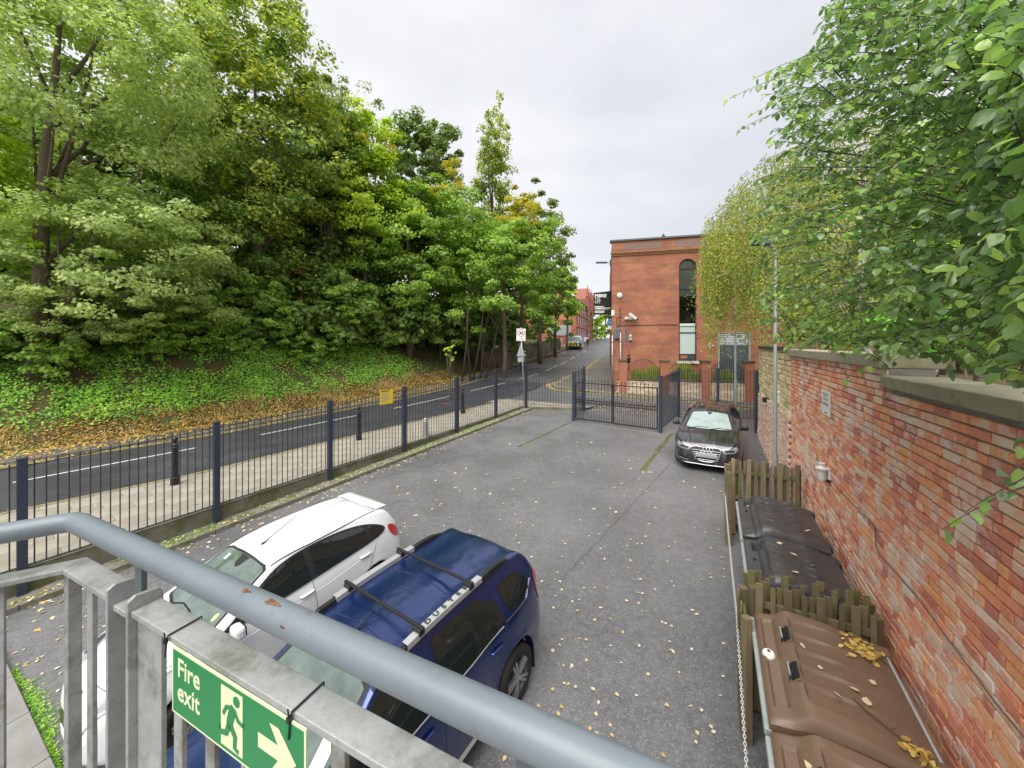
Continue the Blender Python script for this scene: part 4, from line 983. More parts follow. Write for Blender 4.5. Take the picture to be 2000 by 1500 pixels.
# ---- low stone wall with piers and railings in front of the face
WO = 1.75; zt = H - (743.5 - Y0) / F * (BC.y - WO - 1.0); g0 = lambda s: min(sidez(*(bw(s, 0, WO).xy)) + PAVE, 9)
s0, _ = bface(1205, 740, WO); s1 = s0 + 14
lw = empty('low_stone_wall', bw(s0, 0, WO), 0, 'low stone front wall with brick piers below the arched window', 'wall'); lo2 = bw(s0, 0, WO)
core = MB(); 
core.grid([[bw(s, z, WO + o) - lo2 for o, z in ((-.16, g0(s) - .3), (-.16, zt - .05), (.16, zt - .05), (.16, g0(s) - .3))] for s in np.linspace(s0, s1, 12)])
core.build('core', 'mortar', lw)
sm = MB(); z = .2; r_i = 0
while z < zt - .12:
    h_ = rng.choice((.11, .14, .17)); h_ = min(h_, zt - .06 - z); s = s0 + rng.uniform(-.2, 0)
    while s < s1:
        w = rng.uniform(.2, .46)
        if z + h_ > g0(s): sm.obox(bw(s + w / 2, z + h_ / 2, WO + .17 + rng.uniform(-.012, .012)) - lo2, BE * (w / 2 - .008), BD * .03, V3((0, 0, h_ / 2 - .007)))
        s += w
    z += h_
stuff(sm.build('stone_face', 'stone_many', lw))
for k in range(15): sA = s0 + k * .95; MB().obox(bw(sA + .47, zt, WO) - lo2, BE * .465, BD * .23, V3((0, 0, .05))).build('coping_stone', 'dark_coping', lw, bevel=.01)
piers = [bface(x, 720, WO)[0] for x in (1216.5, 1297, 1377, 1462)]; zp = H - (706 - Y0) / F * (BC.y - WO - .8)
for sp in piers:
    MB().obox(bw(sp, (zp + .6) / 2, WO) - lo2, BE * .26, BD * .27, V3((0, 0, (zp - .6) / 2))).build('pier', 'arch_brick', lw); MB().obox(bw(sp, zp + .04, WO) - lo2, BE * .31, BD * .32, V3((0, 0, .05))).build('pier_cap', 'dark_coping', lw)
rl = empty('wall_railing', bw(piers[0], zt, WO), 0, 'black iron railings curving between the brick piers', 'railing'); ro2 = bw(piers[0], zt, WO)
bb = MB().tube([(0, 0, 0), (0, 0, .97), (0, 0, 1)], [.011, .011, .002], 5).mesh('bar'); bb.materials.append(M['black_iron'])
for a, b in zip(piers, piers[1:]):
    n = 17; tops = []
    for k in range(n + 1):
        f = k / n; s = a + .3 + (b - a - .6) * f; ht = (zp - zt) * (.62 + .55 * math.sin(math.pi * f)); o = link('bar', bb, rl); o.location = bw(s, zt + .04, WO) - ro2; o.scale = (1, 1, ht); tops.append(bw(s, zt + .04 + ht - .1, WO) - ro2)
    MB().tube(tops, .014, 5).build('curved_rail', 'black_iron', rl); MB().tube([bw(a + .28, zt + .2, WO) - ro2, bw(b - .28, zt + .2, WO) - ro2], .014, 5).build('bottom_rail', 'black_iron', rl)
og = bw(*bface(1228, 706, WO), WO); of = empty('iron_finial', (og.x, og.y, zp - .6), 0, 'ornate black iron railing end beside the first brick pier', 'finial')
MB().tube([(0, 0, 0), (0, 0, .9), (0, 0, 1.55)], [.03, .03, .004], 6).build('spike', 'black_iron', of); MB().lathe([(.0, .75), (.11, .8), (.06, .9), (.11, 1.0), (.0, 1.12)], 8).build('scroll', 'black_iron', of); MB().box(-.12, .12, -.02, .02, .45, .8).build('scroll_panel', 'black_iron', of)

# ---- red Victorian block up the street
va, vb = V3((12.0, 70, 0)), V3((20.2, 94, 0)); vd = (vb - va).normalized(); vn = V3((-vd.y, vd.x, 0)); VL = (vb - va).length
vic = empty('victorian_building', va, 0, 'red brick Victorian block with gables and pinnacles up the street', 'building')
zg, ze = 2.6, H + (Y0 - 588) / F * 72
vv = lambda t, o, z: vd * t + vn * o + V3((0, 0, z))
fsx = [([vv(0, 0, zg), vv(VL, 0, zg), vv(VL, 0, ze), vv(0, 0, ze)], [(0, zg), (VL, zg), (VL, ze), (0, ze)]), ([vv(0, 12, zg), vv(0, 0, zg), vv(0, 0, ze), vv(0, 6, ze + 4.5), vv(0, 12, ze)], [(0, zg), (12, zg), (12, ze), (6, ze + 4.5), (0, ze)]),
       ([vv(VL, 0, zg), vv(VL, 12, zg), vv(VL, 12, ze), vv(VL, 6, ze + 4.5), vv(VL, 0, ze)], [(0, zg), (12, zg), (12, ze), (6, ze + 4.5), (0, ze)])]
uvmesh('wall', fsx, 'far_brick', vic)
rf = MB(); rf.prism([vv(-.2, -.3, ze - .15), vv(-.2, 6, ze + 4.6), vv(-.2, 6, ze + 4.85), vv(-.2, -.3, ze + .1)], vd * (VL + .4)); rf.prism([vv(-.2, 12.3, ze - .15), vv(-.2, 6, ze + 4.6), vv(-.2, 6, ze + 4.85), vv(-.2, 12.3, ze + .1)], vd * (VL + .4)); rf.build('roof', 'slate', vic)
mat('dark_window', (.09, .05, .04), .2, spec=.6); mat('red_stone', (.27, .095, .07), .85, var=(1.5, .2, (.34, .13, .10)))
for st_ in range(4):
    for k in range(9):
        t = 1.2 + k * (VL - 2.4) / 9; z0 = zg + 1.0 + st_ * (ze - zg - .8) / 4
        w = MB().obox(vv(t + .7, -.03, z0 + .85), vd * .62, vn * .05, V3((0, 0, .95))).build('window', 'red_stone', vic); MB().obox(vv(t + .7, -.1, z0 + .85), vd * .46, vn * .02, V3((0, 0, .8))).build('pane', 'dark_window', w)
    MB().obox(vv(VL / 2, -.06, zg + .7 + st_ * (ze - zg - .8) / 4), vd * VL / 2, vn * .1, V3((0, 0, .13))).build('string_course', 'pink_stone', vic)
for t in (VL * .62, VL - 2.2):
    gz = MB().prism([vv(t - 2, -.25, zg), vv(t + 2, -.25, zg), vv(t + 2, -.25, ze + 1.8), vv(t, -.25, ze + 4.4), vv(t - 2, -.25, ze + 1.8)], vn * 3).build('gable', 'red_stone', vic)
    for q in (-2, 2): MB().lathe([(.35, ze - 1), (.35, ze + 2.2), (.45, ze + 2.3), (.3, ze + 2.5), (0, ze + 5.0)], 6, c=vv(t + q, -.3, 0)).build('pinnacle', 'red_stone', gz)
    for st_ in range(4): MB().obox(vv(t, -.29, zg + 2 + st_ * (ze - zg) / 4), vd * .8, vn * .05, V3((0, 0, 1.1))).build('window', 'dark_window', gz)
for px, py, w_, h_, lab in ((1145, 649, 1.2, .8, 'white shop sign on the red block'), ):
    MB().obox(vv(VL * .35, -.6, zg + 3.0), vd * .08, vn * .5, V3((0, 0, .45))).build('projecting_sign', 'sign_white', vic)
MB().obox(vv(-.06, 3.2, zg + 4.6), vn * 2.2, vd * .05, V3((0, 0, 1.0))).build('painted_sign', 'sign_grey', vic)

# ---- stone retaining wall up the street, left
i0 = min(range(90), key=lambda i: abs(Lr[i].y - 36)); i1 = min(range(90), key=lambda i: abs(Lr[i].y - 66))
rw = empty('retaining_wall', (Lr[i0].x, Lr[i0].y, 0), 0, 'old stone retaining wall with ivy along the far pavement', 'wall'); ro3 = V3((Lr[i0].x, Lr[i0].y, 0))
Wa, Wb = offset(Lr, fpw - .05), offset(Lr, fpw + .35)
rwm = MB().grid([[V3((p.x, p.y, roadz(p.x, p.y) + z)) - ro3 for p, z in ((Wa[i], 0), (Wa[i], 2.0 + .12 * (i % 3)), (Wb[i], 2.0 + .12 * (i % 3)), (Wb[i], 0))] for i in range(i0, i1)]); rwm.build('masonry', 'far_stone_wall', rw)
p = Lr[i1 - 4]; t_ = at(1090, 681, pz(PAVE)); cbn = empty('street_cabinet', t_, R(15), 'dark cabinet with a white plate standing against the retaining wall', 'cabinet')
MB().box(-.5, .4, -.3, .3, -.05, 1.5).build('case', 'plastic_black', cbn, bevel=.03); MB().box(.41, .62, -.3, .2, .1, 1.75).build('plate', 'sign_white', cbn)
# ================================================================== BRICK WALL, BINS, PICKET SCREENS
S_END, S_NEAR = None, -8.5
def ws_at(px, off=0.):
    """station along the wall face seen at this pixel column"""
    k = (px - CX) / F; o = W0 + wn * off; return (k * o.y - o.x) / (wu.x - k * wu.y)
sC = ws_at(1545)                                     # where the red brick meets the stone
sF = ws_at(1484)                                     # far end of the stone part
sStep = ws_at(1735)                                  # step of the coping
def wz(px, py, off=0.): s = ws_at(px, off); p = W0 + wn * off + wu * s; return H - (py - Y0) / F * p.y
zHi = (wz(1552, 698) + wz(1733, 715)) / 2 ; zLo = (wz(1740, 757) + wz(1990, 818)) / 2
wall = empty('brick_wall', wpt(0, 0, 0), 0, 'high red brick boundary wall with stone coping on the right', 'wall'); wo = wpt(0, 0, 0)
def wl_(s, off, z): return wpt(s, off, z) - wo
TH = .36
core = MB()
for a, b, zt in ((S_NEAR, sStep, zLo), (sStep, sC, zHi)):
    n = 6; core.grid([[wl_(s, .017, lotz(*wpt(s).xy) - .3), wl_(s, .017, zt), wl_(s, TH, zt), wl_(s, TH, -1)] for s in np.linspace(a, b, n)])
core.quad(wl_(sStep, .012, zLo - .01), wl_(sStep, .012, zHi), wl_(sStep, TH, zHi), wl_(sStep, TH, zLo - .01)).quad(wl_(sC, .012, -.5), wl_(sC, TH, -.5), wl_(sC, TH, zHi), wl_(sC, .012, zHi))
core.build('mortar_core', 'mortar', wall)
# bricks: courses of stretchers and headers
CH, LS, LH, J = .0835, .230, .111, .014
bricks = []
k = 0
z = zHi - CH
while z > -.6:
    hdr = (k % 4 == 2); s = S_NEAR + (rng.random() * .2)
    while s < sC - .02:
        w = LH if (hdr and rng.random() < .85) else (LS if rng.random() < .9 else LH)
        w = min(w, sC - s); zt = zHi if s + w / 2 > sStep else zLo; c = s + w / 2
        if z + CH <= zt + .012 and z + CH > lotz(*wpt(c).xy) - .02 and w > .04 and not (s < sStep < s + w and z > zLo - .01): bricks.append((s, w, z))
        s += w + J
    z -= CH; k += 1
def bdist(b): p = wpt(b[0] + b[1] / 2); d = math.sqrt(p.x ** 2 + p.y ** 2 + (b[2] + .04 - H) ** 2); return d
def vis(b):
    p = wpt(b[0] + b[1] / 2)
    if p.y < .5: return False
    px = CX + F * p.x / p.y; py = Y0 + F * (H - b[2]) / p.y; return 1400 < px < 2003 and 600 < py < 1505
near = sorted([b for b in bricks if vis(b)], key=bdist)[:300]; ns = set(near)
def brick_geo(w, h, j=0.):
    """a slightly worn brick: bevelled face, uneven corners"""
    q = .006; D = .05; x, zz = w / 2, h / 2; r_ = lambda: rng.uniform(-.0035, .0035)
    fr_ = [(-x + q + r_(), -.0 + r_(), -zz + q + r_()), (x - q + r_(), r_(), -zz + q + r_()), (x - q + r_(), r_(), zz - q + r_()), (-x + q + r_(), r_(), zz - q + r_())]
    md = [(-x + r_(), .008, -zz + r_()), (x + r_(), .008, -zz + r_()), (x + r_(), .008, zz + r_()), (-x + r_(), .008, zz + r_())]
    bk_ = [(a, D, c) for a, _, c in md]
    return fr_ + md + bk_, [(0, 1, 2, 3)] + [(i + 4, (i + 1) % 4 + 4, (i + 1) % 4, i) for i in range(4)] + [(i + 8, (i + 1) % 4 + 8, (i + 1) % 4 + 4, i + 4) for i in range(4)]
# local brick axes: x along the wall (towards the camera = -wu so that faces wind outwards), y into the wall
bx = wu; 
def place(verts, s, w, z):
    c = wl_(s + w / 2, 0, z + CH / 2)
    return [c + wu * v[0] + wn * v[1] + V3((0, 0, v[2])) for v in verts]
meshes = {}
def shared(w):
    key = (round(w, 2), rng.randrange(6))
    if key not in meshes:
        vv_, ff_ = brick_geo(w, CH - J); me = bpy.data.meshes.new('brick'); me.from_pydata(vv_, [], [tuple(reversed(f)) for f in ff_]); me.materials.append(M['brick_one']); meshes[key] = me
    return meshes[key]
rot = Matrix((wu, wn, V3((0, 0, 1)))).transposed().to_4x4()
many = MB()
for b in bricks:
    s, w, z = b; pr = rng.gauss(0, .0035) - .004
    if b in ns:
        o = link('brick', shared(w), wall); o.matrix_local = Matrix.Translation(wl_(s + w / 2, pr, z + CH / 2)) @ rot @ Matrix.Rotation(rng.gauss(0, .006), 4, 'Y')
    elif s > -7.6:
        vv_, ff_ = brick_geo(w, CH - J); n = len(many.v); many.v += [tuple(p + wn * pr) for p in place(vv_, s, w, z)]; many.f += [tuple(n + i for i in reversed(f)) for f in ff_]
stuff(many.build('brick_mass', 'brick_many', wall))
# coping stones
def coping(a, b, z0, h, m, lens, out=.07, back=.45):
    s = a
    while s < b - .05:
        w = min(rng.choice(lens), b - s)
        if b - s - w < .25: w = b - s
        o = MB().obox((0, 0, 0), wu * (w / 2 - .004), wn * ((out + back) / 2), V3((0, 0, h / 2))).build('coping_stone', m, wall, bevel=.014); o.location = wl_(s + w / 2, (back - out) / 2, z0 + h / 2 + rng.uniform(-.004, .004)); s += w
coping(S_NEAR, sStep, zLo + .002, .125, 'coping', (.9, 1.1, 1.4)); coping(sStep, sC + .05, zHi + .002, .15, 'coping', (1.1, 1.6, 2.0))
# garden behind the wall: raised soil, a second wall with dark coping, beam
gsoil = MB(); gsoil.grid([[wpt(s, o, zLo - .15 + .03 * o) for o in (.30, 3, 8, 25)] for s in np.linspace(S_NEAR, 14, 8)]); structure(gsoil.build('garden_bed', 'soil'))
bw2 = empty('garden_wall', wpt(sC - .1, .5, zHi), 0, 'brick garden wall with dark coping behind the yellow leaves', 'wall'); g_o = wpt(sC - .1, .5, zHi)
s2 = ws_at(1625, .9)
MB().obox(wpt((sC + s2) / 2, 1.0, zHi + .02) - g_o, wu * (abs(sC - s2) / 2 + .6), wn * .12, V3((0, 0, .28))).build('brickwork', 'arch_brick', bw2); MB().obox(wpt((sC + s2) / 2, 1.0, zHi + .36) - g_o, wu * (abs(sC - s2) / 2 + .7), wn * .2, V3((0, 0, .06))).build('coping', 'dark_coping', bw2)
a = wpt(ws_at(1735, .75), .75, wz(1735, 712, .75)); b = wpt(ws_at(1822, .75), .75, wz(1822, 712, .75)); bm = empty('timber_beam', (a + b) / 2, 0, 'dark mossy timber beam lying behind the wall coping', 'beam'); cmid = (a + b) / 2
MB().obox((0, 0, -.02), wu * ((a - b).length / 2), wn * .12, V3((0, 0, .075))).build('beam', 'old_beam', bm, bevel=.01); MB().obox((0, 0, -.2), wu * ((a - b).length / 2 - .02), wn * .06, V3((0, 0, .1))).build('lower_beam', 'old_beam', bm)
pc = wpt(ws_at(1818, .6), .6, zLo + .1); pt = empty('plastic_pot', pc, 0, 'white plastic pot at the end of the timber beam', 'pot'); MB().lathe([(0, 0), (.055, 0), (.07, .15), (.062, .15), (.05, .02)], 16).build('pot', 'white_plastic', pt, smooth=True); MB().lathe([(.07, .13), (.078, .13), (.078, .15), (.07, .15)], 16).build('rim', 'white_plastic', pt)
# ---- sandstone part with brick below
sw = empty('sandstone_wall', wpt(sC, 0, 0), 0, 'yellow sandstone end of the boundary wall on a pale brick base', 'wall'); so = wpt(sC, 0, 0)
zS = (wz(1500, 684) + wz(1540, 681)) / 2
swc = MB(); swc.grid([[wpt(s, o, z) - so for o, z in ((.02, .1), (.02, zS), (.5, zS), (.5, 0))] for s in np.linspace(sC, sF, 4)]); swc.quad(wpt(sF, .02, .1) - so, wpt(sF, .5, .1) - so, wpt(sF, .5, zS) - so, wpt(sF, .02, zS) - so); swc.build('core', 'mortar', sw)
zb_far, zb_near = wz(1486, 768), wz(1545, 810)
def zbase(s): f = (s - sC) / (sF - sC); return zb_near + (zb_far - zb_near) * f
z = min(zb_far, zb_near) - .05; cnt = 0
stm = {}
while z < zS - .05:
    h_ = rng.choice((.13, .16, .19)); h_ = min(h_, zS - z); s = sC + rng.uniform(-.15, 0)
    while s < sF - .06:
        w = rng.uniform(.26, .58); a_ = max(s, sC + .004); b_ = min(s + w, sF)
        if b_ - a_ > .08 and z + h_ * .6 > zbase((a_ + b_) / 2):
            o = MB().obox((0, 0, 0), wu * ((b_ - a_) / 2 - .007), wn * .05, V3((0, 0, h_ / 2 - .007))).build('stone_block', 'sandstone_one', sw, bevel=.018); o.location = wpt((a_ + b_) / 2, .03 - rng.uniform(0, .035), z + h_ / 2) - so
        s += w
    z += h_
lb_ = MB(); z = -.1; k = 0
while z < max(zb_far, zb_near):
    s = sC - .1 * (k % 2)
    while s < sF:
        w = .225
        if z + CH < zbase(s + .11) + .03 and z > lotz(*wpt(s).xy) - .1 and s >= sC - .001:
            vv_, ff_ = brick_geo(min(w, sF - s), CH - J); n = len(lb_.v); c = wpt(s + w / 2, -.06 - .05 * max(0, 1 - (z - .3)), z + CH / 2) - so
            lb_.v += [tuple(c + wu * v[0] + wn * v[1] * 3 + V3((0, 0, v[2]))) for v in vv_]; lb_.f += [tuple(n + i for i in reversed(f)) for f in ff_]
        s += w + J
    z += CH; k += 1
stuff(lb_.build('brick_base', 'pale_brick_many', sw))
cpn = 5
for i in range(cpn): a_ = sC + (sF - sC) * i / cpn; MB().obox(wpt(a_ + (sF - sC) / cpn / 2, .2, zS + .05) - so, wu * ((sF - sC) / cpn / 2 - .004), wn * .28, V3((0, 0, .05))).build('coping_stone', 'dark_coping', sw, bevel=.01)
# ---- fittings on the walls
def wfit(px, py, name, label, cat, off=0.):
    s = ws_at(px, off); p = wpt(s, off, wz(px, py, off)); return empty(name, p, 0, label, cat), p
bh, p = wfit(1524, 778, 'bulkhead_light', 'white bulkhead light on the sandstone behind the lamp post', 'wall light')
MB().obox(-wn * .05 + V3((0, 0, .0)), wu * .10, wn * .07, V3((0, 0, .14))).build('body', 'cream_metal', bh, bevel=.02); MB().obox(-wn * .07 + V3((0, 0, .17)), wu * .12, wn * .10, V3((0, 0, .035))).build('hood', 'white_plastic', bh, bevel=.015); MB().tube([V3((0, 0, -.12)), V3((0, 0, -.3))], .014, 6).build('conduit', 'galv_pole', bh)
# old white lantern on the red brick
ln, p = wfit(1621, 925, 'wall_lantern', 'white lantern light fixed low on the red brick wall', 'wall light')
c = -wn * .10
MB().lathe([(0, -.13), (.045, -.13), (.055, -.1), (.062, .06), (.0, .06)], 14, c=c).build('lamp_body', 'white_plastic', ln, smooth=False); MB().lathe([(.085, .055), (.088, .075), (.05, .10), (.035, .125), (.045, .13), (.05, .155), (0, .16)], 14, c=c).build('cap', 'white_plastic', ln)
MB().obox(-wn * .015, wu * .055, wn * .018, V3((0, 0, .09))).build('back_plate', 'white_plastic', ln); MB().bar(-wn * .02 + V3((0, 0, .02)), c + V3((0, 0, .02)), .03, .03).build('bracket', 'white_plastic', ln); MB().obox(-wn * .03 + V3((0, 0, -.12)), wu * .02, wn * .025, V3((0, 0, .02))).build('cable_gland', 'cable_black', ln)
cab = [(1629, 946), (1650, 968), (1672, 990), (1698, 1016), (1710, 1030), (1712, 1070), (1720, 1086), (1760, 1128), (1800, 1175), (1850, 1245), (1900, 1310), (1945, 1372), (2010, 1450)]
cb = [wpt(ws_at(x, -.012), -.016, wz(x, y, -.012)) for x, y in cab]; ce = empty('lantern_cable', cb[0], 0, 'dark cable sagging along the red brick wall from the lantern', 'cable'); MB().tube([p - cb[0] for p in cb], .0045, 6).build('cable', 'cable_violet', ce, smooth=True)
# white notice on the wall
nl, p = wfit(1615, 787, 'wall_notice', 'white printed notice fixed high on the red brick wall', 'sign'); sA, sB = ws_at(1606.5), ws_at(1622.5); zA, zB = wz(1614, 762), wz(1614, 810); hw, hh = abs(sA - sB) / 2, (zA - zB) / 2
nbd = MB().obox(-wn * .012, wu * hw, wn * .004, V3((0, 0, hh))).build('notice_board', 'sign_white', nl)
fx = frame(-wu)
for i, (wf, zf_, m_) in enumerate(((.8, .78, 'sign_text_grey'), (.75, .66, 'sign_text_grey'), (.5, .55, 'sign_text_grey'), (.7, .35, 'sign_text_grey'), (.65, .24, 'sign_text_grey'), (.8, .0, 'sign_text_grey'), (.75, -.1, 'sign_text_grey'), (.7, -.2, 'sign_text_grey'), (.35, -.8, 'sign_black'))):
    MB().obox(-wn * .0175 + V3((0, 0, hh * zf_)), wu * hw * wf * .9, wn * .0008, V3((0, 0, hh * .034))).build('print_line', m_, nbd)
tl, p = wfit(1494, 781, 'small_fitting', 'small dark box on the pale brick base near the railing', 'fitting', -.1); MB().obox((0, 0, 0), wu * .07, wn * .06, V3((0, 0, .08))).build('case', 'plastic_black', tl); MB().obox(-wn * .065, wu * .05, wn * .006, V3((0, 0, .06))).build('cover', 'lead_grey', tl)
# ---- lamp posts
s_l = ws_at(1514, -.3); p = wpt(s_l, -.3); p.z = lotz(p.x, p.y); lp = empty('lamp_post', p, 0, 'grey steel lamp post standing against the stone end of the wall', 'lamp post')
MB().lathe([(.065, -.1), (.065, 1.2), (.045, 1.28), (.036, 6.1)], 14).build('column', 'galv_pole', lp, smooth=True); MB().tube([(0, 0, 6.05), (0, 0, 6.3), (-.25, -.1, 6.42)], .03, 8).build('arm', 'galv_pole', lp); MB().box(-.6, -.2, -.2, .02, 6.38, 6.48).build('lamp_head', 'lead_grey', lp, bevel=.03); MB().box(-.03, .03, -.08, -.06, .4, .9).build('access_door', 'galv', lp)
p = at(1436, 792, sidez); lp = empty('lamp_post', p, 0, 'tall lamp post in the side street with a dark head above the leaves', 'lamp post'); hz_ = H + (Y0 - 440) / F * p.y - p.z; hx = (1476 - 1436) / F * p.y
MB().lathe([(.10, -.1), (.10, 1.5), (.065, 1.6), (.05, hz_ - .1)], 12).build('column', 'galv_pole', lp, smooth=True); MB().tube([(0, 0, hz_ - .15), (.1, -.1, hz_), (hx - .4, -.4, hz_ + .05)], .035, 8).build('arm', 'galv_pole', lp); MB().box(hx - .5, hx + .55, -.6, -.3, hz_, hz_ + .14).build('lamp_head', 'lead_grey', lp, bevel=.04)

# ---- picket screens round the bins
def wal(s, o, z=0.): p = wpt(s, o); return V3((p.x, p.y, lotz(p.x, p.y) + z))
def picket(m, parent, c, along, h, w=.07, t=.018):
    o = MB().obox((0, 0, h / 2), along * w / 2, along.cross(V3((0, 0, 1))) * t / 2, V3((0, 0, h / 2))).build('picket', m, parent, bevel=.003); o.location = c; o.rotation_euler = (rng.gauss(0, .008), rng.gauss(0, .008), 0); return o
def screen(label, s, o0, o1, h, m, n, both=True, rails=3, wsel=(.075, .05), name='picket_screen'):
    """slatted timber screen standing square to the wall at station s"""
    base_ = wal(s, o0); root = empty(name, base_, 0, label, 'fence', 'timber screens round the bins'); ln = o1 - o0
    for o_ in (o0 + .04, o1 - .05): MB().box(-.04, .04, -.04, .04, 0, h - .06).build('post', m, root, bevel=.004).location = wal(s, o_) - base_
    for k in range(rails): z = h * (.16 + .68 * k / (rails - 1)); MB().bar(wal(s, o0 + .09, z) - base_, wal(s, o1 - .1, z) - base_, .03, .07).build('rail', m, root)
    for k in range(n):
        f = (k + .5) / n; wdt = wsel[k % 2]; hh_ = h + rng.uniform(-.02, .02) - (.0 if k % 2 == 0 else .05)
        picket(m, root, wal(s, o0 + ln * f) - base_ - wu * .055 + V3((0, 0, .04)), wn, hh_, wdt)
        if both: picket(m, root, wal(s, o0 + ln * min(.97, f + .5 / n)) - base_ + wu * .055 + V3((0, 0, .04)), wn, hh_ - .03, wdt)
    return root
def front_screen(label, sa, sb, o, h, m, n):
    base_ = wal(sa, o); root = empty('picket_screen', base_, 0, label, 'fence', 'timber screens round the bins')
    for s in (sa, sb): MB().box(-.04, .04, -.04, .04, 0, h).build('post', m, root, bevel=.004).location = wal(s, o) - base_
    for z in (.3, h - .2): MB().bar(wal(sa, o, z) - base_ + wu * .05, wal(sb, o, z) - base_ - wu * .05, .03, .07).build('rail', m, root)
    for k in range(n): picket(m, root, wal(sa + (sb - sa) * (k + .5) / n, o) - base_ - wn * .055 + V3((0, 0, .04)), wu, h - .02, .07)
    return root
screen('weathered picket screen at the far end of the black bins', 1.12, -1.34, -.10, 1.60, 'picket', 9)
screen('far picket screen of the pair between black and brown bins', -2.74, -1.30, -.10, 1.50, 'picket_green', 8)
screen('mossy near picket screen of the pair behind the brown bin', -2.97, -1.27, -.10, 1.50, 'picket_green', 8, True)
front_screen('short timber screen at the front corner of the black bins', .62, 1.08, -1.37, 1.5, 'picket', 4)
front_screen('short timber screen along the front of the brown bins', -3.42, -2.9, -1.33, 1.36, 'picket_green', 4)

# ---- bins
def lid_mesh(W, D, kind):
    na, ndp = 66, 44; rows = []
    for i in range(na + 1):
        a = W * i / na; row_ = []
        for j in range(ndp + 1):
            d = D * (j / ndp) ** 1.15
            prof = [(0, .0), (.015, .035), (.05, .055), (.16, .085), (.27, .165), (.31, .172), (.6, .15), (.95, .085), (D, .05)] if kind == 'brown' else [(0, 0), (.015, .03), (.06, .045), (.14, .055), (.2, .10), (.27, .15), (.36, .162), (.7, .13), (D, .04)]
            for (x0, y0), (x1, y1) in zip(prof, prof[1:]):
                if d <= x1 + 1e-9: f = (d - x0) / (x1 - x0); h = y0 + (y1 - y0) * (f * f * (3 - 2 * f) if kind != 'brown' else f); break
            e = min(a, W - a)
            h *= 1 - .55 * max(0, 1 - e / .05) ** 2
            if kind == 'brown':
                if .15 < a < W - .18 and d > .30:
                    pitch = (W - .33) / 5; fr_ = ((a - .15) / pitch) % 1.0; tp = max(0, 1 - (d - .30) / (.42 + .05 * ((a - .15) // pitch))); h += -.048 * tp * (1 - fr_) * (1 if fr_ > .06 else fr_ / .06) - .004
                if .12 < a < W - .14 and .06 < d < .155: h -= .03
            else:
                if .1 < a < W - .22 and .30 < d < .85:
                    pitch = (W - .32) / 5; fr_ = ((a - .1) / pitch) % 1.0; tp = math.sin(math.pi * min(1, max(0, (d - .30) / .55))); h += (-.034 if fr_ < .22 else 0) * tp
                if .1 < a < .34 and .09 < d < .2: h -= .045
                h += .065 * math.exp(-((a - (W - .12)) / .065) ** 2) * min(1, d / .2) * (1 - d / (D * 1.2))
            row_.append((a, d, h))
        rows.append(row_)
    mb = MB().grid(rows); n = len(mb.v); m_ = ndp + 1
    edge = [(i, 0) for i in range(na + 1)] + [(na, j) for j in range(1, m_)] + [(i, ndp) for i in range(na - 1, -1, -1)] + [(0, j) for j in range(ndp - 1, 0, -1)]
    idx = [i * m_ + j for i, j in edge]; mb.v += [(mb.v[k][0], mb.v[k][1], -.035) for k in idx]
    for k in range(len(idx)): q = (k + 1) % len(idx); mb.f.append((idx[k], n + k, n + q, idx[q]))
    return mb
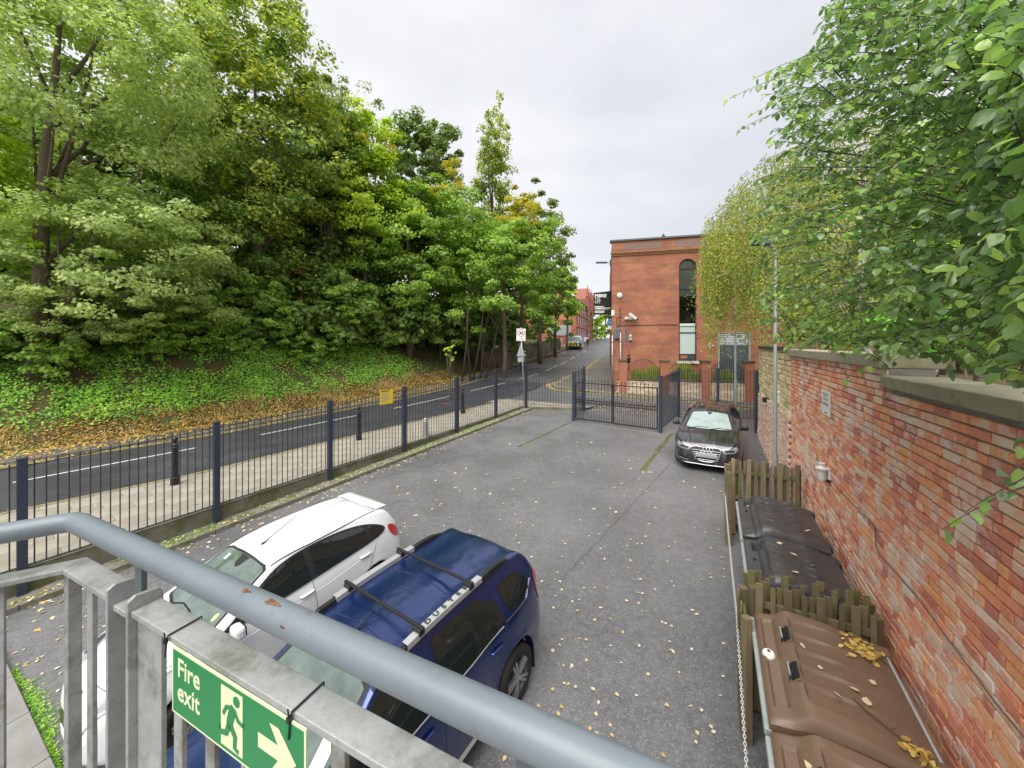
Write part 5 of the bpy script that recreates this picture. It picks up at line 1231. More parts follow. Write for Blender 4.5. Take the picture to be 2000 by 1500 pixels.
def bin_(label, sfar, W, kind):
    """a runs from the far end towards the camera, d from the front to the wall"""
    off = -1.25; D = 1.06; c = wal(sfar, off); root = empty('wheelie_bin', c, 0, label, 'bin', 'four wheeled bins by the wall')
    A = -wu + V3((0, 0, -.0)); A = V3((-wu.x, -wu.y, (lotz(*(wpt(sfar - 1, off)).xy) - lotz(*(wpt(sfar, off)).xy)))).normalized(); Dv = wn
    Rm = Matrix((A, Dv, A.cross(Dv))).transposed().to_4x4(); root.matrix_world = Matrix.Translation(c) @ Rm; ZT = 1.24
    if A.cross(Dv).z < 0: ZT = -ZT
    sg = 1 if ZT > 0 else -1
    mp_ = 'bin_brown' if kind == 'brown' else 'bin_black'
    lm = lid_mesh(W, D, kind); lm.v = [(x, y, (z + 1.26) * sg) for x, y, z in lm.v]
    if sg < 0: lm.f = [tuple(reversed(f)) for f in lm.f]
    lid = lm.build('lid', mp_, root, smooth=True); lid.data.shade_smooth() if hasattr(lid.data, 'shade_smooth') else None
    es = lid.modifiers.new('e', 'EDGE_SPLIT'); es.split_angle = R(32)
    bd = MB(); z0, z1 = .22 * sg, 1.20 * sg; q = .09
    bd.v = [(q, q, z0), (W - q, q, z0), (W - q, D - q, z0), (q, D - q, z0), (.02, .03, z1), (W - .02, .03, z1), (W - .02, D - .02, z1), (.02, D - .02, z1)]; bd.f = [(0, 3, 2, 1), (0, 1, 5, 4), (1, 2, 6, 5), (2, 3, 7, 6), (3, 0, 4, 7), (4, 5, 6, 7)]
    bd.build('body', 'bin_body', root, bevel=.03)
    MB().box(-.005, W + .005, -.035, .025, min(1.16 * sg, 1.225 * sg), max(1.16 * sg, 1.225 * sg)).build('rim', 'bin_rim', root, bevel=.012)
    for x in (.18, W - .18):
        for y in (.2, D - .2): MB().lathe([(.0, -.03), (.09, -.03), (.1, -.015), (.1, .015), (.09, .03), (0, .03)], 14, 'x', (x, y, .1 * sg)).build('castor', 'rubber', root)
    for x in (-.03, W + .03): MB().lathe([(0, -.03), (.035, -.03), (.035, .03), (0, .03)], 10, 'x', (x, .5, 1.0 * sg)).build('trunnion', 'bin_rim', root)
    def lidh(a, d):
        best = min(lm.v[:67 * 45], key=lambda v: (v[0] - a) ** 2 + (v[1] - d) ** 2); return best[2]
    if kind == 'brown':
        for a0 in (.27, .72):
            zz = lidh(a0 + .1, .23)
            sl_ = MB(); pts = []
            for qx, qy in ((0, 0), (1, 0), (1, 1), (0, 1)): pts.append((a0 + .22 * qx, .18 + .10 * qy))
            rr = []
            for i in range(4):
                p_, c_, n_ = pts[i - 1], pts[i], pts[(i + 1) % 4]
                for t in (.78, .93): rr.append((p_[0] + (c_[0] - p_[0]) * t, p_[1] + (c_[1] - p_[1]) * t))
                for t in (.07, .22): rr.append((c_[0] + (n_[0] - c_[0]) * t, c_[1] + (n_[1] - c_[1]) * t))
            fr1 = [(x, y, lidh(x, y) + .006 * sg) for x, y in rr]; cx_ = a0 + .11; cy_ = .23
            inr = [(cx_ + (x - cx_) * .84, cy_ + (y - cy_) * .84, z) for x, y, z in fr1]; low = [(x, y, z - .03 * sg) for x, y, z in inr]
            sl_.grid([fr1 + [fr1[0]], inr + [inr[0]]]); so_ = sl_.build('slot_frame', mp_, root); 
            MB().poly([(x, y, z + .002 * sg) for x, y, z in inr]).build('bristle', 'sign_black', so_)
            MB().obox((cx_, cy_ - .03, zz + .012 * sg), (.07, 0, 0), (0, .006, 0), (0, 0, .006)).build('slot_bar', 'bin_rim', so_)
        zz = lidh(.66, .10) ; lk = MB().lathe([(0, .03), (.02, .03), (.022, .02), (.045, .018), (.055, .0), (.055, -.02)], 18, c=(0, 0, 0)).build('lid_lock', 'white_plastic', root); lk.location = (.60, .075, zz + .012 * sg); lk.scale = (1, 1, sg)
        MB().lathe([(0, .034), (.014, .034), (.014, .028)], 10).build('lock_core', 'plastic_black', lk)
        MB().tube([(.12, D + .01, 1.30 * sg), (W - .1, D + .01, 1.30 * sg)], .016, 8).build('hinge_bar', 'galv', root)
        for x in (.1, W - .12): MB().box(x - .05, x + .05, D - .08, D + .04, min(1.24 * sg, 1.34 * sg), max(1.24 * sg, 1.34 * sg)).build('hinge', mp_, root, bevel=.01)
    else:
        for x in (.15, W - .15): MB().box(x - .06, x + .06, D - .06, D + .04, min(1.22 * sg, 1.31 * sg), max(1.22 * sg, 1.31 * sg)).build('hinge', mp_, root, bevel=.01)
        zz = lidh(.16, .14); MB().obox((.22, .15, zz + .005 * sg), (.1, 0, 0), (0, .04, 0), (0, 0, .003)).build('hand_grip', 'sign_black', root)
        zz = lidh(.5, .1); k_ = MB().lathe([(0, .012), (.02, .012), (.022, 0)], 10).build('lid_lock', 'plastic_black', root); k_.location = (.56, .1, zz); k_.scale = (1, 1, sg)
    return root, lidh, sg
b1 = bin_('farther black four wheeled bin with ribbed lid', -.04, 1.36, 'black'); b2 = bin_('nearer black four wheeled bin with ribbed lid against the picket screens', -1.50, 1.16, 'black')
b3 = bin_('brown ribbed lid bin behind, with a heap of leaves near its hinge', -3.12, 1.32, 'brown'); b4 = bin_('nearest brown bin at the bottom edge of the picture', -4.5, 1.32, 'brown')
# leaves lying on the lids, one heap by the hinge
def lid_leaves(bn, pts, label, m='fallen', size=.055, name='leaf_heap'):
    root, lidh, sg = bn; mw = root.matrix_world; C = []; N = []
    for a, d, z in pts: C.append(mw @ V3((a, d, lidh(a, d) + (.01 + z) * sg))); N.append((rng.gauss(0, .35), rng.gauss(0, .35), 1))
    return leaf_bunch(C, N, size, len(pts) + int(pts[0][0] * 100)).build(name, m, None, smooth=True)
heap = [(min(.5, max(.06, .22 + rng.gauss(0, .09))), min(1.03, max(.6, .86 + rng.gauss(0, .08))), abs(rng.gauss(0, .018))) for _ in range(75)]
stuff(lid_leaves(b3, heap, '', 'litter', .066)).__setitem__('label', 'heap of orange leaves on the brown bin lid')
heap = [(1.2 + rng.gauss(0, .05), .93 + rng.gauss(0, .05), abs(rng.gauss(0, .015))) for _ in range(30)]
stuff(lid_leaves(b3, [(min(1.27, a), min(1.0, d), z) for a, d, z in heap], '', 'litter', .06)).__setitem__('label', 'leaves caught at the seam of the brown lids')
root, lidh, sg = b3; tw = [root.matrix_world @ V3((a, d, lidh(a, d) + .02 * sg)) for a, d in ((.93, .62), (1.02, .72), (1.08, .80), (1.16, .90), (1.2, .97))]
te = empty('twig', tw[0], 0, 'brown broken twig lying across the brown bin lid', 'twig'); MB().tube([p - tw[0] for p in tw], [.006, .008, .007, .006, .004], 6).build('stem', 'twig', te); MB().tube([tw[2] - tw[0], tw[2] - tw[0] + V3((.05, -.03, .05))], [.004, .002], 5).build('side_shoot', 'twig', te)
for bn, a, d, lab in ((b3, .70, .45, 'yellow leaf on the brown bin lid just behind its second slot'), (b3, .95, .52, 'yellow leaf on the brown bin lid nearest the seam between the lids'), (b3, .80, .66, 'yellow leaf in the middle of the brown bin lid'),
    (b3, .50, .36, 'yellow leaf on the brown bin lid between its two slots'), (b3, .62, .83, 'yellow leaf on the brown bin lid close to the hinge bar'), (b3, .88, .72, 'yellow leaf on the brown bin lid beside the twig'),
    (b4, .28, .2, 'yellow leaf on the lid at the bottom edge of the picture'), (b1, .35, .35, 'yellow leaf on the ribs of the farther black lid'), (b1, .9, .42, 'yellow leaf on the near half of the farther black lid'),
    (b1, 1.0, .85, 'yellow leaf on the farther black lid close to the wall'), (b1, .3, .14, 'yellow leaf in the hand grip of the farther black lid'), (b2, .55, .72, 'yellow leaf on the nearer black lid close to the wall'),
    (b2, .85, .5, 'yellow leaf on the nearer black lid close to the picket screen'), (b2, .2, .42, 'yellow leaf at the far end of the nearer black lid'), (b2, .4, .55, 'yellow leaf in the middle of the nearer black lid')):
    o = lid_leaves(bn, [(a, d, .004)], '', 'fallen', .075, 'fallen_leaf'); tag(o, lab, 'leaf', 'single leaves on the bin lids')

# ---- white chain along the bin store
def chain(pts, label):
    L_ = [0]; 
    for a, b in zip(pts, pts[1:]): L_.append(L_[-1] + (b - a).length)
    n = int(L_[-1] / .032); mb = MB()
    for i in range(n):
        s = i * .032 + .016; k = max(j for j in range(len(L_) - 1) if L_[j] <= s); p = pts[k].lerp(pts[k + 1], (s - L_[k]) / (L_[k + 1] - L_[k])); d = (pts[k + 1] - pts[k]).normalized()
        u = d.cross(V3((0, 0, 1))).normalized(); w = d.cross(u)
        if i % 2: u, w = w, u
        ring = [p + d * (.022 * math.cos(t)) + u * (.011 * math.sin(t)) for t in [2 * math.pi * q / 8 for q in range(8)]]
        mb.tube(ring + [ring[0]], .0042, 4, False)
    o = mb.build('chain', 'chain_white', None, smooth=True); stuff_ = tag(o, label, 'chain'); return o
def sag(a, b, d, n=12): return [a.lerp(b, i / n) - V3((0, 0, d * 4 * (i / n) * (1 - i / n))) for i in range(n + 1)]
A_, B_, C_ = wal(.75, -1.43, 1.0), wal(-2.9, -1.40, 1.02), wal(-6.4, -1.42, .95)
chain(sag(A_, B_, .10) + sag(B_, C_, .12)[1:], 'white chain hung along the front of the bin store')
# ================================================================== CARS
def interp(T, x):
    if x <= T[0][0]: return T[0][1]
    for i, ((a, fa), (b, fb)) in enumerate(zip(T, T[1:])):
        if x <= b:
            t = (x - a) / (b - a)
            ma = (fb - T[i - 1][1]) / (b - T[i - 1][0]) if i else (fb - fa) / (b - a)
            mb = (T[i + 2][1] - fa) / (T[i + 2][0] - a) if i + 2 < len(T) else (fb - fa) / (b - a)
            lim = 3 * (fb - fa) / (b - a)
            def cl(m_): return 0 if lim == 0 else (max(0, min(m_, lim)) if lim > 0 else min(0, max(m_, lim)))
            ma, mb = cl(ma), cl(mb); h = b - a; t2, t3 = t * t, t * t * t
            return (2 * t3 - 3 * t2 + 1) * fa + (t3 - 2 * t2 + t) * h * ma + (-2 * t3 + 3 * t2) * fb + (t3 - t2) * h * mb
    return T[-1][1]
def chaikin(P, n=2):
    w = .75 if n > 1 else .92
    for _ in range(n):
        Q = []
        for i in range(len(P)):
            a, b = P[i], P[(i + 1) % len(P)]; Q += [tuple(a[k] * w + b[k] * (1 - w) for k in range(len(a))), tuple(a[k] * (1 - w) + b[k] * w for k in range(len(a)))]
        P = Q
    return P
class Car:
    def __init__(s, name, label, pos, heading, sp, pm):
        s.sp = sp; x, y = pos; th = R(heading); fw = V3((math.cos(th), math.sin(th), 0)); lf = V3((-fw.y, fw.x, 0))
        fw.z = .057 * (fw.x * SX + fw.y * SY); lf.z = .057 * (lf.x * SX + lf.y * SY); fw.normalize(); up = fw.cross(lf).normalized(); lf = up.cross(fw)
        s.root = empty(name, (0, 0, 0), 0, label, 'car'); s.root.matrix_world = Matrix.Translation((x, y, lotz(x, y))) @ Matrix((fw, lf, up)).transposed().to_4x4()
        k = sp.get('scale', 1.0)
        if k != 1.0: s.root.matrix_world = s.root.matrix_world @ Matrix.Scale(k, 4)
        s.pm = pm; s.body()
    def section(s, u):
        sp = s.sp; zt = interp(sp['ztop'], u); yw = interp(sp['yw'], u); zs = interp(sp['zs'], u)
        for ax in sp['axles']:
            d = abs(u - ax)
            if d < sp['arch']: zs = max(zs, sp['wr'] + math.sqrt(sp['arch'] ** 2 - d * d))
        zb = min(interp(sp['zb'], u), zt - .045); gh = zt - zb; yb = yw - sp.get('tuck', .05); yr = yb + (sp['yr'] - yb) * min(1, gh / sp['gh'])
        z3 = min(max(sp.get('zmid', .72), zs + .09), zb - .04); z2 = min(max(.48, zs + .05), z3 - .05); z1 = min(zs + .03, z2 - .02)
        ze = zb + gh * .86
        C = [(yw - .12, zs - .0), (yw - .025, z1), (yw, z2), (yw - .004, z3), (yb, zb), (yr + .012, ze - gh * .06), (yr - .05, zb + gh * .955), (yr * .62, zt - .010 - .012 * min(1, gh / .3)), (yr * .28, zt - .002), (0, zt)]
        out = []
        n = len(C)
        for i in range(n - 1):
            p0, p1, p2, p3 = C[max(i - 1, 0)], C[i], C[i + 1], C[min(i + 2, n - 1)]
            if i + 2 >= n: p3 = (-C[n - 2][0], C[n - 2][1])
            for q in range(4):
                t = q / 4; out.append(tuple(.5 * ((2 * p1[k]) + (-p0[k] + p2[k]) * t + (2 * p0[k] - 5 * p1[k] + 4 * p2[k] - p3[k]) * t * t + (-p0[k] + 3 * p1[k] - 3 * p2[k] + p3[k]) * t ** 3) for k in (0, 1)))
        out.append(C[-1]); return out
    def body(s):
        sp = s.sp; u0, u1 = sp['ends']; us = set(np.linspace(u0, u1, 84).round(4))
        for ax in sp['axles']: us |= set((ax + sp['arch'] * np.sin(np.linspace(-math.pi / 2, math.pi / 2, 17)) * 1.0005).round(4))
        for e in (u0, u1): us |= set((e + (1 if e == u0 else -1) * np.array([.008, .02, .04, .07, .1])).round(4))
        us = sorted(u for u in us if u0 <= u <= u1); rows = []
        for u in us:
            S_ = s.section(u); rows.append([(u, y, z) for y, z in S_] + [(u, -y, z) for y, z in reversed(S_[:-1])])
        mb = MB().grid([r[::-1] for r in rows]); m_ = len(rows[0]); n = len(rows)
        mb.f.append(tuple(range(m_))); mb.f.append(tuple((n - 1) * m_ + k for k in reversed(range(m_))))
        s.bo = mb.build('body', s.pm, s.root, smooth=True); es = s.bo.modifiers.new('e', 'EDGE_SPLIT'); es.split_angle = R(50)
        s.bvh = BVHTree.FromPolygons([V3(v) for v in mb.v], mb.f)
        fl = MB().box(u0 + .25, u1 - .25, -.62, .62, .2, .72); fl.build('underbody', 'under', s.root)
    def cast(s, o, d):
        h = s.bvh.ray_cast(V3(o), V3(d))
        return h
    def dirs(s, plane, p):
        a, b = p
        return {'L': ((a, 3, b), (0, -1, 0)), 'Rr': ((a, -3, b), (0, 1, 0)), 'top': ((a, b, 4), (0, 0, -1)), 'front': ((5, a, b), (-1, 0, 0)), 'rear': ((-5, a, b), (1, 0, 0))}[plane]
    def pt(s, plane, p, off=0.):
        o, d = s.dirs(plane, p); h = s.cast(o, d)
        if h[0] is None: h = s.bvh.find_nearest(V3(o) + V3(d) * (2.2 if plane[0] in 'LR' else 2.6))
        nrm = h[1] if h[1].dot(V3(d)) < 0 else -h[1]
        return h[0] + nrm * off
    def patch(s, plane, poly, name, m, off=.004, parent=None, rnd=2, sub=.07):
        P = chaikin(poly, rnd) if rnd else poly; bm = bmesh.new(); vs_ = [bm.verts.new((p[0], p[1], 0)) for p in P]; f = bm.faces.new(vs_); bmesh.ops.triangulate(bm, faces=[f])
        for _ in range(5):
            le = [e for e in bm.edges if e.calc_length() > sub]
            if not le: break
            bmesh.ops.subdivide_edges(bm, edges=le, cuts=1); bmesh.ops.triangulate(bm, faces=bm.faces[:])
        for v in bm.verts: v.co = s.pt(plane, (v.co.x, v.co.y), off)
        bm.normal_update(); d = V3(s.dirs(plane, poly[0])[1])
        if sum((f.normal.dot(d) * f.calc_area() for f in bm.faces)) > 0: bmesh.ops.reverse_faces(bm, faces=bm.faces[:])
        me = bpy.data.meshes.new(name); bm.to_mesh(me); bm.free(); me.polygons.foreach_set('use_smooth', [True] * len(me.polygons)); me.materials.append(M[m]); return link(name, me, parent or s.root)
    def line(s, plane, pts, name='panel_gap', m='gap', w=.0035, off=.0005, parent=None, step=.06):
        P = []
        for a, b in zip(pts, pts[1:]):
            n = max(1, int(math.dist(a, b) / step)); P += [tuple(a[k] + (b[k] - a[k]) * i / n for k in (0, 1)) for i in range(n)]
        P.append(pts[-1]); return MB().tube([s.pt(plane, p, off) for p in P], w, 5).build(name, m, parent or s.bo)
    def wheels(s, rim_m='alloy', spokes=5):
        sp = s.sp; r, w = sp['wr'], sp.get('tw', .2)
        ty = MB().lathe([(r * .66, -w / 2), (r * .90, -w / 2), (r * .985, -w * .38), (r, -w * .2), (r, w * .2), (r * .985, w * .38), (r * .90, w / 2), (r * .66, w / 2), (r * .62, w * .3)], 36, 'y').mesh('wheel', True); ty.materials.append(M['rubber'])
        rm = MB().lathe([(r * .68, w * .48), (r * .66, w * .50), (r * .62, w * .40), (r * .60, w * .15), (0.0, w * .1)], 30, 'y').mesh('rim', True); rm.materials.append(M['alloy_dark'])
        sk = MB()
        for k in range(spokes):
            a = 2 * math.pi * k / spokes
            for da in (-.13, .13):
                c1, c2 = (r * .14 * math.cos(a + da * 2), r * .14 * math.sin(a + da * 2)), (r * .64 * math.cos(a + da), r * .64 * math.sin(a + da)); sk.bar((c1[0], w * .40, c1[1]), (c2[0], w * .42, c2[1]), .03, r * .13, (0, 1, 0))
        sk.lathe([(0, w * .49), (r * .13, w * .48), (r * .17, w * .40), (r * .17, w * .2)], 14, 'y'); skm = sk.mesh('spokes'); skm.materials.append(M[rim_m])
        for ax in sp['axles']:
            for sd_ in (1, -1):
                o = link('wheel', ty, s.root); y = sp['track'] / 2 * sd_; o.location = (ax, y, r); o.rotation_euler = (0, 0, 0 if sd_ > 0 else math.pi)
                link('rim', rm, o); link('spokes', skm, o)
                MB().box(ax - sp['arch'], ax + sp['arch'], min(y * .3, y * .82), max(y * .3, y * .82), r * .8, r + sp['arch'] + .02).build('wheel_well', 'under', s.root)
    def mirror(s, u, z, y, m, sd_):
        o = MB().obox((u, (y + .10) * sd_, z), (.06, 0, 0), (0, .10, 0), (0, 0, .075)).build('door_mirror', m, s.root, bevel=.04); MB().obox((u - .062, (y + .10) * sd_, z), (.004, 0, 0), (0, .08, 0), (0, 0, .055)).build('mirror_glass', 'glass_dark', o)
        MB().bar((u + .03, (y - .04) * sd_, z - .05), (u, (y + .04) * sd_, z - .03), .03, .03).build('mirror_arm', 'trim_black', o)
    def handle(s, u, z, sd_, m, pl):
        a = s.pt(pl, (u - .10, z), .0); b = s.pt(pl, (u + .10, z), .0); yv = V3((0, sd_, 0))
        MB().tube([a, a + yv * .025 + V3((.03, 0, 0)), b + yv * .025 - V3((.03, 0, 0)), b], [.012, .017, .017, .012], 8).build('door_handle', m, s.root, smooth=True)
        s.patch(pl, [(u - .05, z - .03), (u + .05, z - .03), (u + .05, z + .03), (u - .05, z + .03)], 'handle_recess', 'gap' if m == 'x' else s.pm, .001)

# ------------------------------------------------------------------ white hatchback
sp = dict(ends=(-1.93, 2.04), axles=(-1.2445, 1.2445), arch=.345, wr=.302, track=1.50, tw=.195, yr=.605, gh=.46, tuck=.06, zmid=.74,
    ztop=[(-1.93, .70), (-1.91, .92), (-1.86, 1.02), (-1.76, 1.20), (-1.66, 1.37), (-1.5, 1.425), (-1.0, 1.472), (-.4, 1.488), (.05, 1.462), (.27, 1.41), (.68, 1.20), (1.04, 1.01), (1.25, .97), (1.6, .915), (1.82, .835), (1.95, .75), (2.01, .65), (2.04, .53)],
    yw=[(-1.93, .60), (-1.86, .72), (-1.7, .80), (-1.25, .855), (0, .845), (1.2, .855), (1.55, .82), (1.8, .71), (1.96, .58), (2.04, .46)],
    zs=[(-1.93, .36), (-1.75, .24), (-.8, .20), (.8, .20), (1.75, .22), (2.04, .27)], zb=[(-1.93, 1.02), (-1.4, 1.045), (0, .985), (1.2, .93), (2.04, .9)])
fi = Car('parked_car', 'white hatchback parked nose to the railing beside the blue car', (-3.65, 5.757), -122.2, sp, 'paint_white')
fi.wheels()
for pl, sd_ in (('L', 1), ('Rr', -1)):
    fi.patch(pl, [(1.0, .965), (.80, 1.04), (.32, 1.315), (.05, 1.40), (-.3, 1.425), (-.8, 1.405), (-1.2, 1.335), (-1.50, 1.20), (-1.56, 1.10), (-1.3, 1.045), (-.3, .995), (.6, .965)], 'window_surround', 'trim_black', .002)
    for P in ([(.86, .985), (.33, 1.285), (.06, 1.372), (-.17, 1.392), (-.19, 1.015), (.5, .985)], [(-.27, 1.02), (-.26, 1.392), (-.75, 1.378), (-1.14, 1.315), (-1.24, 1.07), (-.8, 1.04)], [(-1.30, 1.075), (-1.21, 1.29), (-1.42, 1.205), (-1.49, 1.12)]): fi.patch(pl, P, 'side_window', 'glass_dark', .005, rnd=1)
    fi.line(pl, [(.92, .955), (.5, .965), (-.3, .993), (-1.3, 1.043), (-1.53, 1.09)], 'belt_trim', 'chrome', .006, .004)
    fi.line(pl, [(1.0, .95), (.98, .6), (1.0, .28)]); fi.line(pl, [(-.20, .99), (-.22, .55), (-.2, .26)]); fi.line(pl, [(-1.30, 1.0), (-1.12, .7), (-.92, .55), (-.85, .3)]); fi.line(pl, [(1.0, .25), (-.85, .25)])
    fi.line(pl, [(1.2, .78), (.4, .80), (-.4, .83), (-1.2, .90)], 'body_crease', 'paint_white', .006, -.001)
    fi.handle(-.02 - .08, .87, sd_, 'paint_white', pl); fi.handle(-1.06, .915, sd_, 'paint_white', pl); fi.mirror(.80, 1.0, .82, 'paint_white', sd_)
    fi.patch(pl, [(-1.58, 1.15), (-1.70, 1.13), (-1.84, .98), (-1.88, .86), (-1.76, .87), (-1.62, 1.0)], 'tail_lamp', 'lamp_red', .008)
    fi.patch('top', [(1.38, .74 * sd_), (1.62, .755 * sd_), (1.86, .62 * sd_), (1.95, .50 * sd_), (1.86, .46 * sd_), (1.66, .58 * sd_)], 'headlight', 'lamp_clear', .004)
    fi.patch('top', [(1.55, .70 * sd_), (1.72, .68 * sd_), (1.84, .57 * sd_), (1.74, .55 * sd_), (1.62, .62 * sd_)], 'headlight_bowl', 'lamp_inner', .008)
    fi.line('top', [(1.36, .755 * sd_), (1.64, .575 * sd_), (1.87, .445 * sd_), (1.97, .49 * sd_)], 'lamp_seam', 'gap', .005)
    fi.line('top', [(.25, .575 * sd_), (-.3, .595 * sd_), (-1.0, .59 * sd_), (-1.48, .555 * sd_)], 'roof_ditch', 'trim_black', .010, .0)
    fi.line('top', [(1.12, .71 * sd_), (1.62, .56 * sd_), (1.80, .40 * sd_), (1.84, .15 * sd_), (1.845, 0)])
    fi.patch('front', [(.34 * sd_, .26), (.44 * sd_, .30), (.46 * sd_, .42), (.36 * sd_, .40)], 'fog_light_recess', 'trim_black', .004)
fi.patch('L', [(-1.42 + .075 * math.cos(t), .865 + .075 * math.sin(t)) for t in np.linspace(0, 5.9, 14)], 'fuel_flap', 'paint_white', .004, rnd=0)
fi.patch('top', [(.265, -.575), (.265, .575), (.8, .66), (1.0, .685), (1.08, .35), (1.095, 0), (1.08, -.35), (1.0, -.685), (.8, -.66)], 'windscreen_surround', 'trim_black', .002, rnd=1)
fi.patch('top', [(.295, -.545), (.295, .545), (.8, .625), (.965, .65), (1.04, .35), (1.055, 0), (1.04, -.35), (.965, -.65), (.8, -.625)], 'windscreen', 'glass_screen', .005, rnd=1)
fi.patch('top', [(.36, -.40), (.36, -.34), (.44, -.34), (.44, -.40)], 'toll_tag', 'paper', .008, rnd=0); fi.patch('top', [(.88 + .045 * math.cos(t), .52 + .035 * math.sin(t)) for t in np.linspace(0, 5.9, 12)], 'permit_disc', 'paper_lime', .008, rnd=0)
fi.patch('top', [(.30, -.10), (.30, .10), (.42, .07), (.46, 0), (.42, -.07)], 'mirror_shade', 'trim_black', .0075, rnd=0)
for y0_, y1_ in ((-.5, .05), (.08, .6)): fi.line('top', [(1.05, y0_), (.97, (y0_ + y1_) / 2), (.985, y1_)], 'wiper', 'trim_black', .009, .012)
fi.patch('rear', [(-.50, 1.06), (-.46, 1.33), (.46, 1.33), (.50, 1.06)], 'rear_window', 'glass_dark', .004, rnd=1)
sp_ = MB().grid([[(x, y, z) for y in np.linspace(-.56, .56, 9)] for x, z in ((-1.5, 1.432), (-1.72, 1.412), (-1.80, 1.392), (-1.79, 1.37), (-1.6, 1.38))]); sp_.build('roof_spoiler', 'paint_white', fi.root, smooth=True)
fi.line('top', [(-1.44, -.52), (-1.47, 0), (-1.44, .52)])
ap = fi.pt('top', (.08, .0), .0); an = MB().tube([ap, ap + V3((-.10, 0, .05)), ap + V3((-.62, .02, .26))], [.012, .006, .002], 6).build('aerial', 'trim_black', fi.root); MB().lathe([(.025, 0), (.016, .02), (0, .025)], 10, c=ap).build('aerial_base', 'trim_black', an)
gr = fi.patch('front', [(-.36, .50), (.36, .50), (.40, .42), (.28, .285), (-.28, .285), (-.40, .42)], 'grille', 'trim_black', .004, rnd=1)
for k in range(5): z = .31 + k * .042; w = .27 + .02 * k; MB().bar((2.056, -w, z), (2.056, w, z), .02, .016).build('grille_slat', 'chrome', gr)
MB().obox((2.066, 0, .335), (.006, 0, 0), (0, .25, 0), (0, 0, .05)).build('number_plate', 'sign_white', fi.root)
bp_ = fi.pt('front', (0, .60), .006); bd_ = MB().lathe([(0, .012), (.045, .010), (.06, 0)], 18, 'x', (0, 0, 0)).build('badge', 'badge_blue', fi.root); bd_.location = fi.pt('top', (1.955, 0), .004); bd_.rotation_euler = (0, R(-38), 0); bd_.scale = (1, 1.3, .75)

# ------------------------------------------------------------------ blue off-roader
sp = dict(ends=(-2.14, 2.16), axles=(-1.3365, 1.3365), arch=.405, wr=.345, track=1.585, tw=.215, yr=.625, gh=.50, tuck=.055, zmid=.80,
    ztop=[(-2.14, .78), (-2.12, 1.02), (-2.07, 1.16), (-1.99, 1.36), (-1.90, 1.52), (-1.78, 1.585), (-1.4, 1.612), (-.5, 1.632), (.12, 1.612), (.36, 1.568), (.7, 1.37), (1.03, 1.15), (1.15, 1.115), (1.6, 1.065), (1.9, 1.0), (2.05, .91), (2.12, .80), (2.16, .65)],
    yw=[(-2.14, .68), (-2.06, .79), (-1.85, .86), (-1.34, .905), (-.85, .872), (.8, .872), (1.34, .905), (1.7, .875), (1.98, .76), (2.16, .60)],
    zs=[(-2.14, .40), (-1.9, .32), (-.8, .26), (.8, .26), (1.9, .30), (2.16, .34)], zb=[(-2.14, 1.12), (-1.4, 1.13), (0, 1.08), (1.1, 1.055), (2.16, 1.0)])
du = Car('parked_car', 'dark blue off-road car with roof bars nearest the handrail', (-1.404, 3.95), -124.3, sp, 'paint_blue')
du.wheels('alloy', 5)
